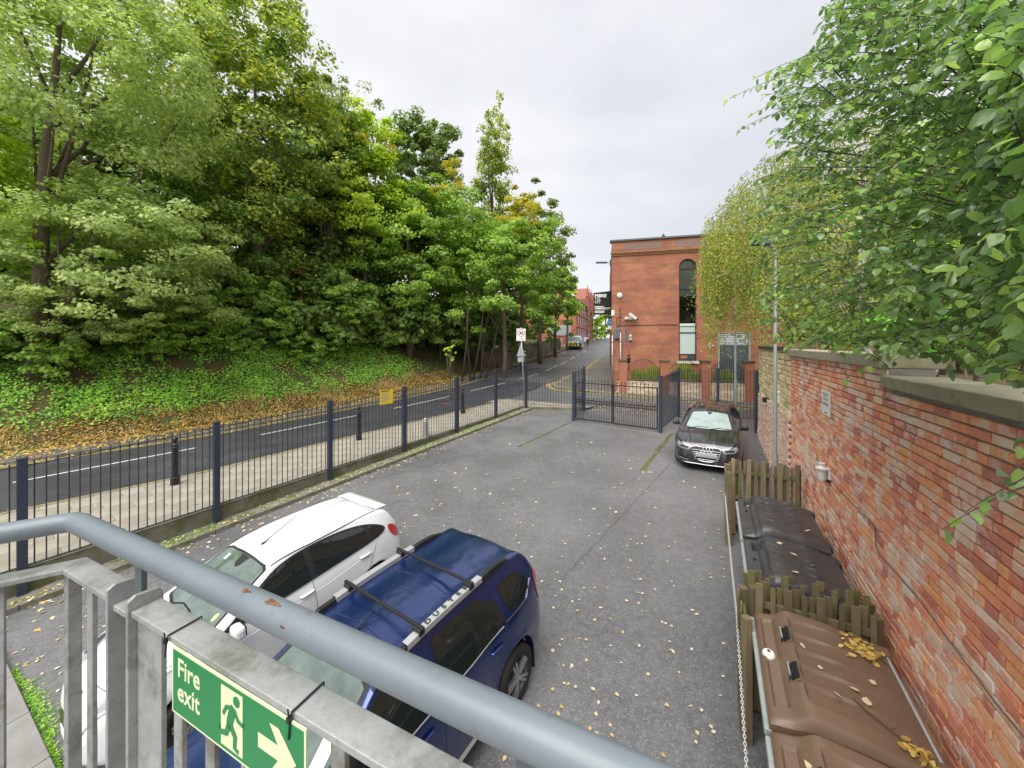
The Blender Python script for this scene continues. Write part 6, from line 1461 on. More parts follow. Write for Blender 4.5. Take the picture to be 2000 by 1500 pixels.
for pl, sd_ in (('L', 1), ('Rr', -1)):
    for P in ([(1.02, 1.085), (.60, 1.395), (.30, 1.505), (-.03, 1.525), (-.05, 1.075), (.5, 1.065)], [(-.23, 1.075), (-.21, 1.525), (-.88, 1.51), (-1.06, 1.37), (-1.12, 1.15), (-.98, 1.085)], [(-1.30, 1.18), (-1.24, 1.46), (-1.58, 1.45), (-1.80, 1.28), (-1.76, 1.19), (-1.5, 1.145)]):
        c = [sum(p[k] for p in P) / len(P) for k in (0, 1)]; du.patch(pl, [(c[0] + (p[0] - c[0]) * 1.035, c[1] + (p[1] - c[1]) * 1.06) for p in P], 'window_surround', 'trim_black', .002, rnd=1); du.patch(pl, P, 'side_window', 'glass_dark', .005, rnd=1)
    du.patch(pl, [(-1.02, 1.40), (-1.10, 1.15), (-1.20, 1.13), (-1.12, 1.42)], 'door_corner_trim', 'trim_black', .004, rnd=1)
    du.line(pl, [(1.03, 1.055), (.3, 1.05), (-.6, 1.058), (-1.15, 1.10)], 'belt_trim', 'rail_silver', .006, .004); du.line(pl, [(-1.20, 1.12), (-1.66, 1.115), (-1.86, 1.24)], 'window_trim', 'chrome', .005, .004)
    du.line(pl, [(1.02, 1.05), (1.0, .7), (.98, .36)]); du.line(pl, [(-.14, 1.05), (-.15, .7), (-.12, .36)]); du.line(pl, [(-.14, 1.05), (-.12, 1.55)]); du.line(pl, [(-1.18, 1.40), (-1.21, 1.1), (-1.02, .80), (-.86, .6), (-.82, .36)]); du.line(pl, [(-1.17, 1.40), (-1.14, 1.55)]); du.line(pl, [(1.0, .35), (-.82, .35)])
    du.line(pl, [(-1.34 + .45 * math.cos(t), .38 + .45 * math.sin(t)) for t in np.linspace(.15, 2.8, 12)], 'arch_crease', 'paint_blue', .014, -.006); du.line(pl, [(1.34 + .45 * math.cos(t), .38 + .45 * math.sin(t)) for t in np.linspace(.3, 2.9, 12)], 'arch_crease', 'paint_blue', .014, -.006)
    du.handle(-.02 + .10, .93, sd_, 'paint_blue', pl); du.handle(-.98, .96, sd_, 'paint_blue', pl); du.mirror(.95, 1.10, .87, 'paint_blue', sd_)
    du.line(pl, [(.9, .30), (.2, .30), (-.75, .30)], 'sill_trim', 'rail_silver', .035, .0)
    du.patch(pl, [(-1.97, 1.30), (-2.06, 1.20), (-2.09, .92), (-2.03, .84), (-1.96, .95), (-1.93, 1.18)], 'tail_lamp', 'lamp_red', .008)
    MB().box(-1.76, -1.735, min(.68 * sd_, .87 * sd_), max(.68 * sd_, .87 * sd_), .14, .42).build('mud_flap', 'trim_black', du.root)
    # roof rail: black feet, silver middle
    rp = [du.pt('top', (u, 0.585 * sd_), 0) for u in np.linspace(-1.60, .42, 12)]
    up_ = V3((0, 0, .045))
    rr_ = MB().grid([[p + V3((0, dy, dz)) for dy, dz in ((-.042, .015), (-.040, .068), (-.034, .074), (.034, .074), (.040, .068), (.042, .015))] for p in rp[3:10]]).build('roof_rail', 'rail_silver', du.root); 
    for grp in (rp[0:4], rp[9:12]):
        f_ = MB(); g = grp if grp is not rp[9:12] else grp
        hs = [.0, .05, .06, .052] if grp[0] is rp[0] else [.052, .06, .0]
        f_.grid([[p + V3((0, dy * .036, h * (1 if dz else .0) + (.0 if dz else -.01))) for dy, dz in ((-1, 0), (-.8, 1), (.8, 1), (1, 0))] for p, h in zip(grp, hs)]); f_.build('rail_foot', 'trim_black', rr_)
    du.line('top', [(.30, .585 * sd_), (-.5, .60 * sd_), (-1.6, .59 * sd_)], 'roof_ditch', 'trim_black', .009, .0)
rl_a, rl_b = du.pt('top', (-1.13, .565), 0), du.pt('top', (-.28, .565), 0)
n_ = 6; wd = 'DUSTER'
for i, ch in enumerate(wd):
    p = rl_a.lerp(rl_b, (i + .25) / n_) ; 
    p = du.pt('top', (-.24 - i * .112, .585), 0) + V3((0, .026, .080))
    text('rail_letter', ch, .074, 'sign_black', du.root, p, Matrix.Rotation(R(180), 3, 'Z'), 'CENTER', extr=.001, sx=1.35, weight=.0012)
for u in (-.12, -.86):
    a, b = du.pt('top', (u, .585), 0), du.pt('top', (u, -.585), 0); cbx = MB().bar(a + V3((0, .07, .115)), b + V3((0, -.07, .115)), .032, .022).build('roof_bar', 'trim_black', du.root, bevel=.004)
    for p in (a, b): MB().obox(p + V3((0, 0, .075)), (.035, 0, 0), (0, .055, 0), (0, 0, .035)).build('bar_clamp', 'trim_black', cbx, bevel=.01)
for u in (.10, -.70): du.line('top', [(u + .03, -.5), (u, -.2), (u, .2), (u + .03, .5)], 'roof_swage', 'paint_blue', .016, -.011)
du.line('top', [(-1.80, -.56), (-1.83, 0), (-1.80, .56)])
an = du.pt('top', (.18, 0), 0); MB().tube([an, an + V3((-.12, 0, .05)), an + V3((-.75, .0, .3))], [.01, .005, .002], 6).build('aerial', 'trim_black', du.root)
du.patch('top', [(.38, -.54), (.38, .54), (.8, .66), (1.02, .70), (1.09, .35), (1.105, 0), (1.09, -.35), (1.02, -.70), (.8, -.66)], 'windscreen_surround', 'trim_black', .002, rnd=1)
du.patch('top', [(.41, -.51), (.41, .51), (.8, .62), (.98, .65), (1.04, .35), (1.055, 0), (1.04, -.35), (.98, -.65), (.8, -.62)], 'windscreen', 'glass_screen', .005, rnd=1)
du.patch('top', [(.72, .42), (.72, .56), (.92, .60), (.92, .46)], 'paper_on_dashboard', 'paper', .008, rnd=0); du.patch('top', [(.60, .40), (.60, .52), (.70, .54), (.70, .42)], 'paper_permit', 'paper', .008, rnd=0)
for y0_, y1_ in ((-.55, .05), (.06, .66)): du.line('top', [(1.05, y0_), (.97, (y0_ + y1_) / 2), (.98, y1_)], 'wiper', 'trim_black', .009, .014)
du.patch('rear', [(-.56, 1.20), (-.52, 1.47), (.52, 1.47), (.56, 1.20)], 'rear_window', 'glass_dark', .004, rnd=1); du.line('top', [(1.12, .72), (1.6, .66), (2.0, .60)]); du.line('top', [(1.12, -.72), (1.6, -.66), (2.0, -.60)]); du.line('top', [(2.03, .60), (2.06, 0), (2.03, -.60)])
for sd_ in (1, -1):
    du.patch('top', [(1.72, .83 * sd_), (1.95, .76 * sd_), (2.06, .60 * sd_), (2.02, .52 * sd_), (1.85, .62 * sd_)], 'headlight', 'lamp_clear', .004)
du.patch('front', [(-.45, .76), (.45, .76), (.42, .58), (-.42, .58)], 'grille', 'trim_black', .004, rnd=1); du.patch('front', [(-.26, .53), (.26, .53), (.26, .42), (-.26, .42)], 'number_plate', 'sign_white', .008, rnd=0); du.patch('rear', [(-.26, .88), (.26, .88), (.26, .77), (-.26, .77)], 'rear_plate', 'plate_yellow', .006, rnd=0)

# ------------------------------------------------------------------ black car facing us
sp = dict(ends=(-2.08, 2.16), axles=(-1.30, 1.30), arch=.375, wr=.32, track=1.545, tw=.22, yr=.56, gh=.44, tuck=.07, zmid=.76, scale=1.08,
    ztop=[(-2.08, .75), (-2.05, .98), (-1.98, 1.06), (-1.8, 1.22), (-1.58, 1.355), (-1.2, 1.40), (-.4, 1.424), (.05, 1.402), (.26, 1.36), (.7, 1.165), (1.12, .985), (1.28, .955), (1.6, .91), (1.9, .845), (2.04, .775), (2.11, .66), (2.16, .50)],
    yw=[(-2.08, .64), (-1.95, .78), (-1.6, .86), (-1.2, .89), (0, .875), (1.2, .89), (1.6, .875), (1.88, .80), (2.04, .70), (2.16, .56)],
    zs=[(-2.08, .36), (-1.85, .25), (-.8, .20), (.8, .20), (1.85, .20), (2.16, .22)], zb=[(-2.08, 1.04), (-1.4, 1.03), (0, .985), (1.1, .94), (2.16, .9)])
au = Car('parked_car', 'black hatchback facing us beside the wall, streaked with dirt', (7.06, 13.29), -121, sp, 'paint_black')
au.wheels('alloy', 5)
for pl, sd_ in (('L', 1), ('Rr', -1)):
    au.patch(pl, [(.98, .99), (.30, 1.30), (-.3, 1.35), (-1.1, 1.31), (-1.5, 1.18), (-1.5, 1.06), (-.3, 1.0)], 'side_window', 'glass_dark', .004); au.line(pl, [(1.05, .975), (0, .985), (-1.5, 1.05)], 'belt_trim', 'trim_black', .007, .004); au.line(pl, [(.95, .95), (.93, .6), (.95, .26)]); au.line(pl, [(-.35, .97), (-.36, .5), (-.33, .26)]); au.mirror(.78, 1.03, .84, 'paint_black', sd_)
    au.patch('front', [(.36 * sd_, .715), (.55 * sd_, .745), (.74 * sd_, .775), (.775 * sd_, .70), (.70 * sd_, .625), (.44 * sd_, .60)], 'headlight', 'lamp_clear', .006, rnd=1); au.patch('front', [(.44 * sd_, .685), (.60 * sd_, .715), (.68 * sd_, .70), (.66 * sd_, .645), (.47 * sd_, .625)], 'headlight_bowl', 'lamp_inner', .010, rnd=1)
    au.patch('front', [(.44 * sd_, .42), (.72 * sd_, .45), (.72 * sd_, .30), (.46 * sd_, .28)], 'air_intake', 'trim_black', .004, rnd=1); au.line('front', [(.46 * sd_, .325), (.70 * sd_, .345)], 'intake_trim', 'rail_silver', .008, .006)
    au.line('top', [(1.24, .70 * sd_), (1.6, .66 * sd_), (1.95, .56 * sd_)], 'bonnet_gap', 'gap', .005); au.line('top', [(1.25, .52 * sd_), (1.6, .47 * sd_), (2.0, .37 * sd_)], 'bonnet_crease', 'paint_black', .012, -.008)
    au.patch(pl, [(-1.85, 1.0), (-2.0, .92), (-2.0, .80), (-1.8, .85)], 'tail_lamp', 'lamp_red', .006)
au.patch('top', [(.28, -.51), (.28, .51), (.9, .63), (1.10, .64), (1.17, .3), (1.185, 0), (1.17, -.3), (1.10, -.64), (.9, -.63)], 'windscreen_surround', 'trim_black', .002, rnd=1)
au.patch('top', [(.31, -.48), (.31, .48), (.9, .595), (1.05, .61), (1.10, .3), (1.115, 0), (1.10, -.3), (1.05, -.61), (.9, -.595)], 'windscreen', 'glass_pale', .005, rnd=1)
au.patch('top', [(.33, -.06), (.33, .06), (.40, .05), (.44, 0), (.40, -.05)], 'mirror_shade', 'trim_black', .008, rnd=0)
for y0_, y1_ in ((-.55, .0), (.04, .58)): au.line('top', [(1.13, y0_), (1.04, (y0_ + y1_) / 2), (1.05, y1_)], 'wiper', 'trim_black', .01, .014)
gp_ = [(-.33, .72), (.33, .72), (.37, .66), (.27, .33), (-.27, .33), (-.37, .66)]
gr = au.patch('front', gp_, 'grille', 'trim_black', .004, rnd=1)
cg = chaikin(gp_, 2); cg.append(cg[0]); MB().tube([au.pt('front', p, .012) for p in cg], .014, 6).build('grille_frame', 'chrome', gr, smooth=True)
for k in range(5):
    z = .385 + k * .06; w = .27 + (z - .33) * .28; MB().tube([au.pt('front', (-w + 2 * w * q / 6, z), .008) for q in range(7)], .0045, 5).build('grille_slat', 'alloy', gr)
for k in range(4):
    yc = (-.15 + .1 * k) * .8; MB().tube([au.pt('front', (yc + .055 * math.cos(t), .655 + .055 * math.sin(t)), .022) for t in np.linspace(0, 2 * math.pi, 17)], .009, 6).build('ring_badge', 'chrome', gr, smooth=True)
au.patch('front', [(-.26, .565), (.26, .565), (.26, .45), (-.26, .45)], 'number_plate', 'plate_blank', .022, rnd=0)
au.line('front', [(-.6, .25), (0, .235), (.6, .25)], 'bumper_lip', 'rail_silver', .01, .004)

# ------------------------------------------------------------------ van, cyclist, walker up the street
p = at(1122, 683.5, roadz); vn_ = empty('utility_van', p, R(-14), 'white service van with yellow chevrons parked up the street', 'van'); k = (27 / F * p.y) / 2.0
MB().box(-1.0, 1.0, 0, 4.9, .35, 1.2).build('body', 'paint_van', vn_, bevel=.08); up = MB(); up.v = [(-.98, 0.02, 1.15), (.98, .02, 1.15), (.98, 4.2, 1.15), (-.98, 4.2, 1.15), (-.88, .08, 2.0), (.88, .08, 2.0), (.88, 3.6, 2.0), (-.88, 3.6, 2.0)]; up.f = [(0, 1, 5, 4), (1, 2, 6, 5), (2, 3, 7, 6), (3, 0, 4, 7), (4, 5, 6, 7)]; up.build('upper_body', 'paint_van', vn_, bevel=.08)
MB().box(-.8, .8, -.02, .03, 1.35, 1.85).build('rear_window', 'glass_pale', vn_)
for i in range(8):
    x = -.9 + i * .225; sx_ = -1 if x < 0 else 1; MB().prism([(x, -.02, .6), (x + .225, -.02, .6), (x + .225 - .12 * sx_, -.02, 1.1), (x - .12 * sx_, -.02, 1.1)], (0, -.012, 0)).build('chevron', 'van_yellow' if i % 2 == 0 else 'trim_black', vn_)
MB().box(-1.0, 1.0, -.08, .0, .35, .55).build('bumper', 'trim_black', vn_)
for sx_ in (-.93, .93): MB().box(sx_ - .06, sx_ + .06, -.035, .0, .65, 1.15).build('tail_lamp', 'van_red', vn_)
for sx_ in (-.8, .8):
    for y in (.8, 3.9): MB().lathe([(.2, -.1), (.33, -.1), (.34, .1), (.2, .1)], 16, 'x', (sx_, y, .33)).build('wheel', 'rubber', vn_)
for y in (.6, 1.8, 3.0): MB().bar((-.85, y, 2.06), (.85, y, 2.06), .05, .05).build('roof_bar', 'galv', vn_)
MB().box(-.3, .3, .9, 2.6, 2.1, 2.22).build('roof_load', 'galv', vn_); vn_.scale = (k, k, k)
def figure(name, label, loc, rz, joints, bones, radii, m, parts, sc=1.0):
    root = empty(name, loc, rz, label, 'person'); me = bpy.data.meshes.new('body'); names = list(joints); idx = {n: i for i, n in enumerate(names)}
    me.from_pydata([joints[n] for n in names], [(idx[a], idx[b]) for a, b in bones], []); me.materials.append(M[m]); o = link('body', me, root)
    sk = o.modifiers.new('s', 'SKIN'); sv = me.skin_vertices[0].data
    for n, i in idx.items(): sv[i].radius = radii[n] if isinstance(radii[n], tuple) else (radii[n],) * 2
    sv[idx['pelvis']].use_root = True; sk.use_smooth_shade = True; ss_ = o.modifiers.new('ss', 'SUBSURF'); ss_.levels = 1; ss_.render_levels = 1
    for nm, mb, mm in parts: mb.build(nm, mm, root, smooth=True)
    root.scale = (sc,) * 3
    return root
Bn = [('pelvis', 'chest'), ('chest', 'neck'), ('neck', 'head'), ('chest', 'shl'), ('shl', 'ell'), ('ell', 'hal'), ('chest', 'shr'), ('shr', 'elr'), ('elr', 'har'), ('pelvis', 'hil'), ('hil', 'knl'), ('knl', 'anl'), ('anl', 'tol'), ('pelvis', 'hir'), ('hir', 'knr'), ('knr', 'anr'), ('anr', 'tor')]
Rd = dict(pelvis=(.15, .12), chest=(.17, .12), neck=.06, head=.07, shl=.075, ell=.055, hal=.04, shr=.075, elr=.055, har=.04, hil=.10, knl=.065, anl=.05, tol=.045, hir=.10, knr=.065, anr=.05, tor=.045)
def headparts(c, hair='hair_dark'):
    c = V3(c); sk = MB().lathe([(0, -.125), (.05, -.115), (.075, -.06), (.085, 0), (.08, .06), (.05, .105), (0, .12)], 14, c=c)
    ha = MB().lathe([(.088, .01), (.09, .05), (.06, .11), (0, .13)], 14, c=c + V3((0, -.012, 0))); ns = MB().lathe([(.0, -.02), (.014, -.015), (.006, .02), (0, .03)], 6, c=c + V3((0, .085, -.01)))
    return [('head', sk, 'skin'), ('hair', ha, hair), ('nose', ns, 'skin')]
p = at(1134, 685, roadz); J = dict(pelvis=(0, -.15, .98), chest=(0, .1, 1.36), neck=(0, .18, 1.50), head=(0, .2, 1.60), shl=(-.19, .12, 1.40), ell=(-.24, .3, 1.18), hal=(-.2, .5, 1.06), shr=(.19, .12, 1.40), elr=(.24, .3, 1.18), har=(.2, .5, 1.06), hil=(-.1, -.15, .92), knl=(-.11, .2, .72), anl=(-.1, .0, .36), tol=(-.1, .12, .30), hir=(.1, -.15, .92), knr=(.11, .1, .55), anr=(.1, -.02, .16), tor=(.1, .1, .10))
torso = MB().tube([(0, -.12, 1.0), (0, 0, 1.2), (0, .12, 1.42)], [.19, .215, .17], 12)
cy = figure('cyclist', 'cyclist in a blue jacket riding away beside the white van', p, R(-14), J, Bn, Rd, 'cloth_dark', [('jacket', torso, 'jacket_blue')] + [(n, MB().tube([J[a], J[b], J[c]], [.085, .07, .05], 8), 'jacket_blue') for n, a, b, c in (('sleeve', 'shl', 'ell', 'hal'), ('sleeve', 'shr', 'elr', 'har'))] + headparts((0, .21, 1.66)))
bc = empty('bicycle', p, R(-14), 'bicycle under the cyclist in the blue jacket', 'bicycle')
for y in (-.5, .55): wm = MB().tube([(0, y + .33 * math.cos(t), .34 + .33 * math.sin(t)) for t in np.linspace(0, 2 * math.pi, 20)], .02, 6).build('wheel', 'rubber', bc)
fr_ = MB()
for a, b in (((0, -.5, .34), (0, -.05, .34)), ((0, -.05, .34), (0, -.18, .88)), ((0, -.18, .80), (0, .42, .82)), ((0, -.05, .34), (0, .44, .75)), ((0, .55, .34), (0, .42, 1.0)), ((0, -.5, .34), (0, -.17, .78)), ((-.22, .47, 1.02), (.22, .47, 1.02))): fr_.tube([a, b], .018, 6)
fr_.build('frame', 'sign_red', bc); MB().box(-.07, .07, -.3, -.05, .87, .92).build('saddle', 'trim_black', bc)
p = at(1147.5, 679, pz(PAVE)); J = dict(pelvis=(0, 0, .95), chest=(0, .02, 1.36), neck=(0, .03, 1.5), head=(0, .04, 1.6), shl=(-.19, .02, 1.42), ell=(-.24, -.05, 1.15), hal=(-.22, .05, .92), shr=(.19, .02, 1.42), elr=(.24, .06, 1.15), har=(.22, .16, .95), hil=(-.1, 0, .9), knl=(-.1, .14, .5), anl=(-.1, .08, .08), tol=(-.1, .22, .04), hir=(.1, 0, .9), knr=(.1, -.04, .5), anr=(.1, -.22, .1), tor=(.1, -.12, .04))
figure('pedestrian', 'person in dark clothes walking near the red block', p, R(-14), J, Bn, Rd, 'cloth_dark', headparts((0, .05, 1.66)))
# ================================================================== TREES, SHRUBS, LEAVES
def crown_leaves(C, rad, K, per, size, cr=.16, flat=.6, shell=.55, lumps=.28, seed=1, up=.7):
    """leaf quads gathered in clumps through an uneven ellipsoid"""
    g = np.random.default_rng(seed); C = np.array(C); rad = np.array(rad)
    d = g.normal(size=(K, 3)); d /= np.linalg.norm(d, axis=1, keepdims=True); d[:, 2] = np.where(d[:, 2] < -.75, -d[:, 2] * .6, d[:, 2])
    ph = g.uniform(0, 6.28, 6); lump = 1 + lumps * (np.sin(d[:, 0] * 4 + ph[0]) * np.sin(d[:, 1] * 4.5 + ph[1]) + .6 * np.sin(d[:, 2] * 6 + ph[2]) + .5 * np.sin(d[:, 0] * 9 + ph[3]) * np.sin(d[:, 2] * 8 + ph[4])) * .6
    r = (shell + (1 - shell) * g.random(K) ** .6) * lump
    P = C + d * rad * r[:, None]; crs = cr * rad.mean() * g.uniform(.6, 1.35, K)
    n = per; idx = np.repeat(np.arange(K), n); o = g.normal(size=(K * n, 3)); o /= np.linalg.norm(o, axis=1, keepdims=True); o *= g.random((K * n, 1)) ** .45
    o[:, 2] *= flat; o[:, 2] -= .18 * (o[:, 0] ** 2 + o[:, 1] ** 2)
    L_ = P[idx] + o * crs[idx][:, None]; N = o * np.array([1, 1, 1.2]) * .7 + d[idx] * .45 + np.array([0, 0, up]) + g.normal(size=(K * n, 3)) * .45
    V, Fq = leaf_quads(L_, N, size, .68, g)
    return V, Fq, P
def bank_hit(px, py):
    h = bank_bvh.ray_cast(V3((0, 0, H)), V3(((px - CX) / F, 1, -(py - Y0) / F)))
    return h[0].y if h[0] is not None else 30.
def tree(name, label, Yd, cx, cy, rx, ry, m, K=70, per=110, size=.2, depth=None, trunk=None, bark='bark', cat='tree', group='trees on the bank', seed=1, cr=.17, flat=.6, tw=.22, extra=None, ground=None, lumps=.28, shell=.5, limbs=7):
    if isinstance(Yd, tuple): Y1 = min(40., bank_hit(trunk if trunk is not None else cx, Yd[0])); size *= (1 + Y1 / Yd[1]) / 2; Yd = Y1
    C = atY(cx, cy, Yd); RX, RZ = rx / F * Yd, ry / F * Yd; RY = depth or min(RX * .85, 4.5)
    V, Fq, P = crown_leaves(C, (RX, RY, RZ), int(K * 1.9), int(per * .72), size * 1.18, cr, flat, shell * .8, lumps, seed)
    tx = trunk if trunk is not None else cx; bx_ = (tx - CX) / F * Yd; gz = ground if ground is not None else on_bank(bx_, Yd)
    root = empty(name, (bx_, Yd, gz), 0, label, cat, group); org_ = np.array([bx_, Yd, gz])
    fast_mesh('crown', V - org_, Fq, m, root)
    if extra:
        for (ecx, ecy, erx, ery, em, ek, eper) in extra:
            C2 = atY(ecx, ecy, Yd - RY * .3); V2, F2, P2 = crown_leaves(C2, (erx / F * Yd, erx / F * Yd * .8, ery / F * Yd), ek, eper, size, .3, flat, .3, .2, seed + 50); fast_mesh('crown_patch', V2 - org_, F2, em, root)
    tb = MB(); top = V3((C.x - bx_, 0, C.z + RZ * .55 - gz)); h = top.z
    pts = [V3((0, 0, -.3))] + [V3((top.x * f + .12 * math.sin(f * 7 + seed) * tw * 3, .1 * math.sin(f * 5 + seed), h * f)) for f in (.15, .35, .55, .75, 1)]
    tb.tube(pts, [tw * 1.25, tw, tw * .85, tw * .65, tw * .42, tw * .12], 9)
    g = random.Random(seed)
    for k in range(limbs):
        e = P[g.randrange(len(P))] - org_; f = g.uniform(.3, .75); i = int(f * 5); a = pts[i].lerp(pts[min(i + 1, 5)], f * 5 - i); e = V3(e); mid = a.lerp(e, .5) + V3((0, 0, -.06 * (e - a).length)); r0 = tw * g.uniform(.28, .45); tb.tube([a, mid, e], [r0, r0 * .65, r0 * .2], 6)
    tb.build('trunk', bark, root, smooth=True)
    return root
T = tree
T('pale_tree', 'tall pale green tree with a slanting limb at the left edge', (725, 17.5), 120, 130, 290, 330, 'leaf_pale', 120, 210, .17, trunk=70, seed=2, tw=.3, limbs=12, shell=.4, extra=[(330, 150, 110, 160, 'leaf_pale', 26, 170)])
T('pale_tree', 'lower pale green tree leaning over the bank at the left', (712, 16.5), 210, 500, 240, 150, 'leaf_pale', 80, 220, .15, trunk=80, seed=3, tw=.2, flat=.4)
T('yellow_tree', 'yellowing tree cut by the left edge of the picture', (700, 17), -40, 420, 110, 240, 'leaf_yellowgreen', 40, 160, .17, seed=4)
T('maple_tree', 'tall dark maple with rusty tips against the sky', (655, 23), 500, 230, 165, 260, 'leaf_maple', 120, 190, .22, seed=5, tw=.3, limbs=10, extra=[(520, 40, 95, 70, 'leaf_maple', 14, 90), (470, 430, 130, 120, 'leaf_maple', 30, 150)])
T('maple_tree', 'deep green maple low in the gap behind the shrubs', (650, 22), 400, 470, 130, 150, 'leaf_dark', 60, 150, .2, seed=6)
T('grey_tree', 'thin grey green tree top between maple and golden tree', 33, 690, 250, 70, 110, 'leaf_grey', 40, 80, .2, seed=7, shell=.3, tw=.2)
T('golden_tree', 'yellow green tree with golden top on the bank', (668, 25), 715, 390, 100, 165, 'leaf_yellowgreen', 80, 150, .2, seed=8, flat=.4, extra=[(700, 265, 60, 45, 'leaf_gold', 12, 80)])
T('olive_tree', 'dark olive tree behind the golden one', 36, 825, 320, 85, 115, 'leaf_olive', 70, 130, .26, seed=9)
T('olive_tree', 'dark rounded tree low behind the maple', (655, 27), 640, 330, 75, 150, 'leaf_dark', 60, 140, .22, seed=10)
T('poplar_tree', 'slender yellowing poplar rising above the wood', 42, 962, 350, 40, 165, 'leaf_birch', 70, 75, .24, seed=11, shell=.15, flat=1.1, cr=.13, tw=.22, lumps=.2)
T('sycamore_tree', 'broad green sycamore leaning over the far pavement', (692, 27.5), 800, 500, 185, 175, 'leaf_sycamore', 150, 220, .2, seed=12, flat=.42, tw=.28, cr=.15, extra=[(880, 365, 40, 55, 'leaf_gold', 14, 90), (740, 430, 120, 60, 'leaf_yellowgreen', 20, 120)])
T('sycamore_tree', 'green sycamore nearest the speed limit sign', 34, 985, 530, 110, 130, 'leaf_sycamore', 100, 190, .22, seed=13, flat=.45, extra=[(1010, 430, 40, 60, 'leaf_gold', 14, 80)])
T('golden_tree', 'small golden tree tops beside the poplar', 40, 1020, 430, 45, 75, 'leaf_gold', 30, 90, .24, seed=14, shell=.25)
T('roadside_tree', 'dark roadside tree above the ivy clad wall', 44, 1055, 510, 62, 140, 'leaf_olive', 70, 150, .26, seed=15)
T('roadside_tree', 'green roadside tree overhanging the road before the red block', 52, 1085, 585, 42, 90, 'leaf_sycamore', 60, 130, .28, seed=16, extra=[(1100, 520, 22, 40, 'leaf_yellowgreen', 12, 70)])
T('roadside_tree', 'last roadside tree beside the red block', 62, 1108, 590, 22, 55, 'leaf_yellowgreen', 40, 90, .3, seed=17)
# shrubs on the bank
def shrub(name, label, Yd, cx, cy, rx, ry, m, K=30, per=120, size=.12, seed=1, **kw): return tree(name, label, Yd, cx, cy, rx, ry, m, K, per, size, seed=seed, cat='shrub', group='shrubs on the bank', tw=.06, limbs=10, **kw)
shrub('bushy_shrub', 'pale bushy shrub low at the left of the bank', (703, 16.2), 90, 620, 130, 75, 'leaf_pale', 36, 150, .12, seed=21)
shrub('bushy_shrub', 'grey green shrub under the pale tree', (698, 17), 300, 610, 130, 80, 'leaf_pale', 40, 160, .13, seed=22, flat=.4)
shrub('bushy_shrub', 'feathery green shrub right of the russet one', (688, 22), 660, 600, 80, 80, 'leaf_sycamore', 40, 130, .14, seed=23, flat=.45)
shrub('russet_shrub', 'russet brown dying shrub in the middle of the bank', (658, 19.8), 592, 575, 34, 75, 'leaf_russet', 22, 90, .14, seed=24)
shrub('bushy_shrub', 'dark green shrub left of the russet one', (678, 20), 480, 600, 100, 70, 'leaf_sycamore', 44, 150, .14, seed=25)
shrub('bushy_shrub', 'olive shrub with drooping leaves behind the russet one', (558, 22), 560, 480, 70, 70, 'leaf_olive', 34, 110, .15, seed=26)
shrub('bushy_shrub', 'dark shrub at the foot of the sycamore', (703, 27), 860, 655, 70, 40, 'leaf_dark', 26, 110, .16, seed=27)
shrub('small_shrub', 'small bright yellow green sapling at the grass edge', 24.5, 880, 690, 14, 18, 'leaf_yellowgreen', 8, 40, .12, seed=28)
shrub('ivy_mass', 'dark ivy hanging over the start of the retaining wall', 40, 1000, 668, 30, 34, 'leaf_dark', 24, 110, .16, seed=29); shrub('ivy_mass', 'green ivy hanging over the middle of the retaining wall', 46, 1050, 655, 26, 24, 'leaf_sycamore', 22, 100, .18, seed=30); shrub('ivy_mass', 'green ivy near the cabinet on the retaining wall', 54, 1078, 655, 12, 12, 'leaf_sycamore', 12, 60, .2, seed=31)
# stems of the sycamore thicket
for i, (px, lean) in enumerate(((905, .3), (918, -.2), (928, .5), (942, .4), (955, .7))):
    Yd = 32 + i * .5; a = atY(px - lean * 10, 700, Yd); a.z = on_bank(a.x, a.y); b = atY(px + lean * 34, 600, Yd); st_ = empty('thicket_stem', a, 0, ('leftmost', 'second', 'third', 'fourth', 'rightmost')[i] + ' bare dark stem of the thicket under the sycamores', 'tree stem', 'bare stems under the sycamores'); MB().tube([V3((0, 0, -.2)), (b - a) * .5 + V3((.12 * (1 - 2 * (i % 2)), 0, 0)), b - a], [.10, .08, .05], 8).build('stem', 'bark_dark', st_, smooth=True)
# wood behind, one mass
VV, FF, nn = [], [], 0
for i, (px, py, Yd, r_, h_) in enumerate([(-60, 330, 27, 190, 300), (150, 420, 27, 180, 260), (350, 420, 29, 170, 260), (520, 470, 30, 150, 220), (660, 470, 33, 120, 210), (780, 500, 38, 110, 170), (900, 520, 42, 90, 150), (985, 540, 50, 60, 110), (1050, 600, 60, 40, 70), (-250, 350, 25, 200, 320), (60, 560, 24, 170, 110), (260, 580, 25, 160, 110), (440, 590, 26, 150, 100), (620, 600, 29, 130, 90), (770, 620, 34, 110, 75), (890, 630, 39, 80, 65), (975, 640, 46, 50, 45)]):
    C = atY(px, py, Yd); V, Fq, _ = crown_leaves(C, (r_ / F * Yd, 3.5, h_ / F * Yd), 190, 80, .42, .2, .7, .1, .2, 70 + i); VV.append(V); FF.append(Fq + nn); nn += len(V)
stuff(fast_mesh('woodland', np.vstack(VV), np.vstack(FF), 'leaf_dark'))
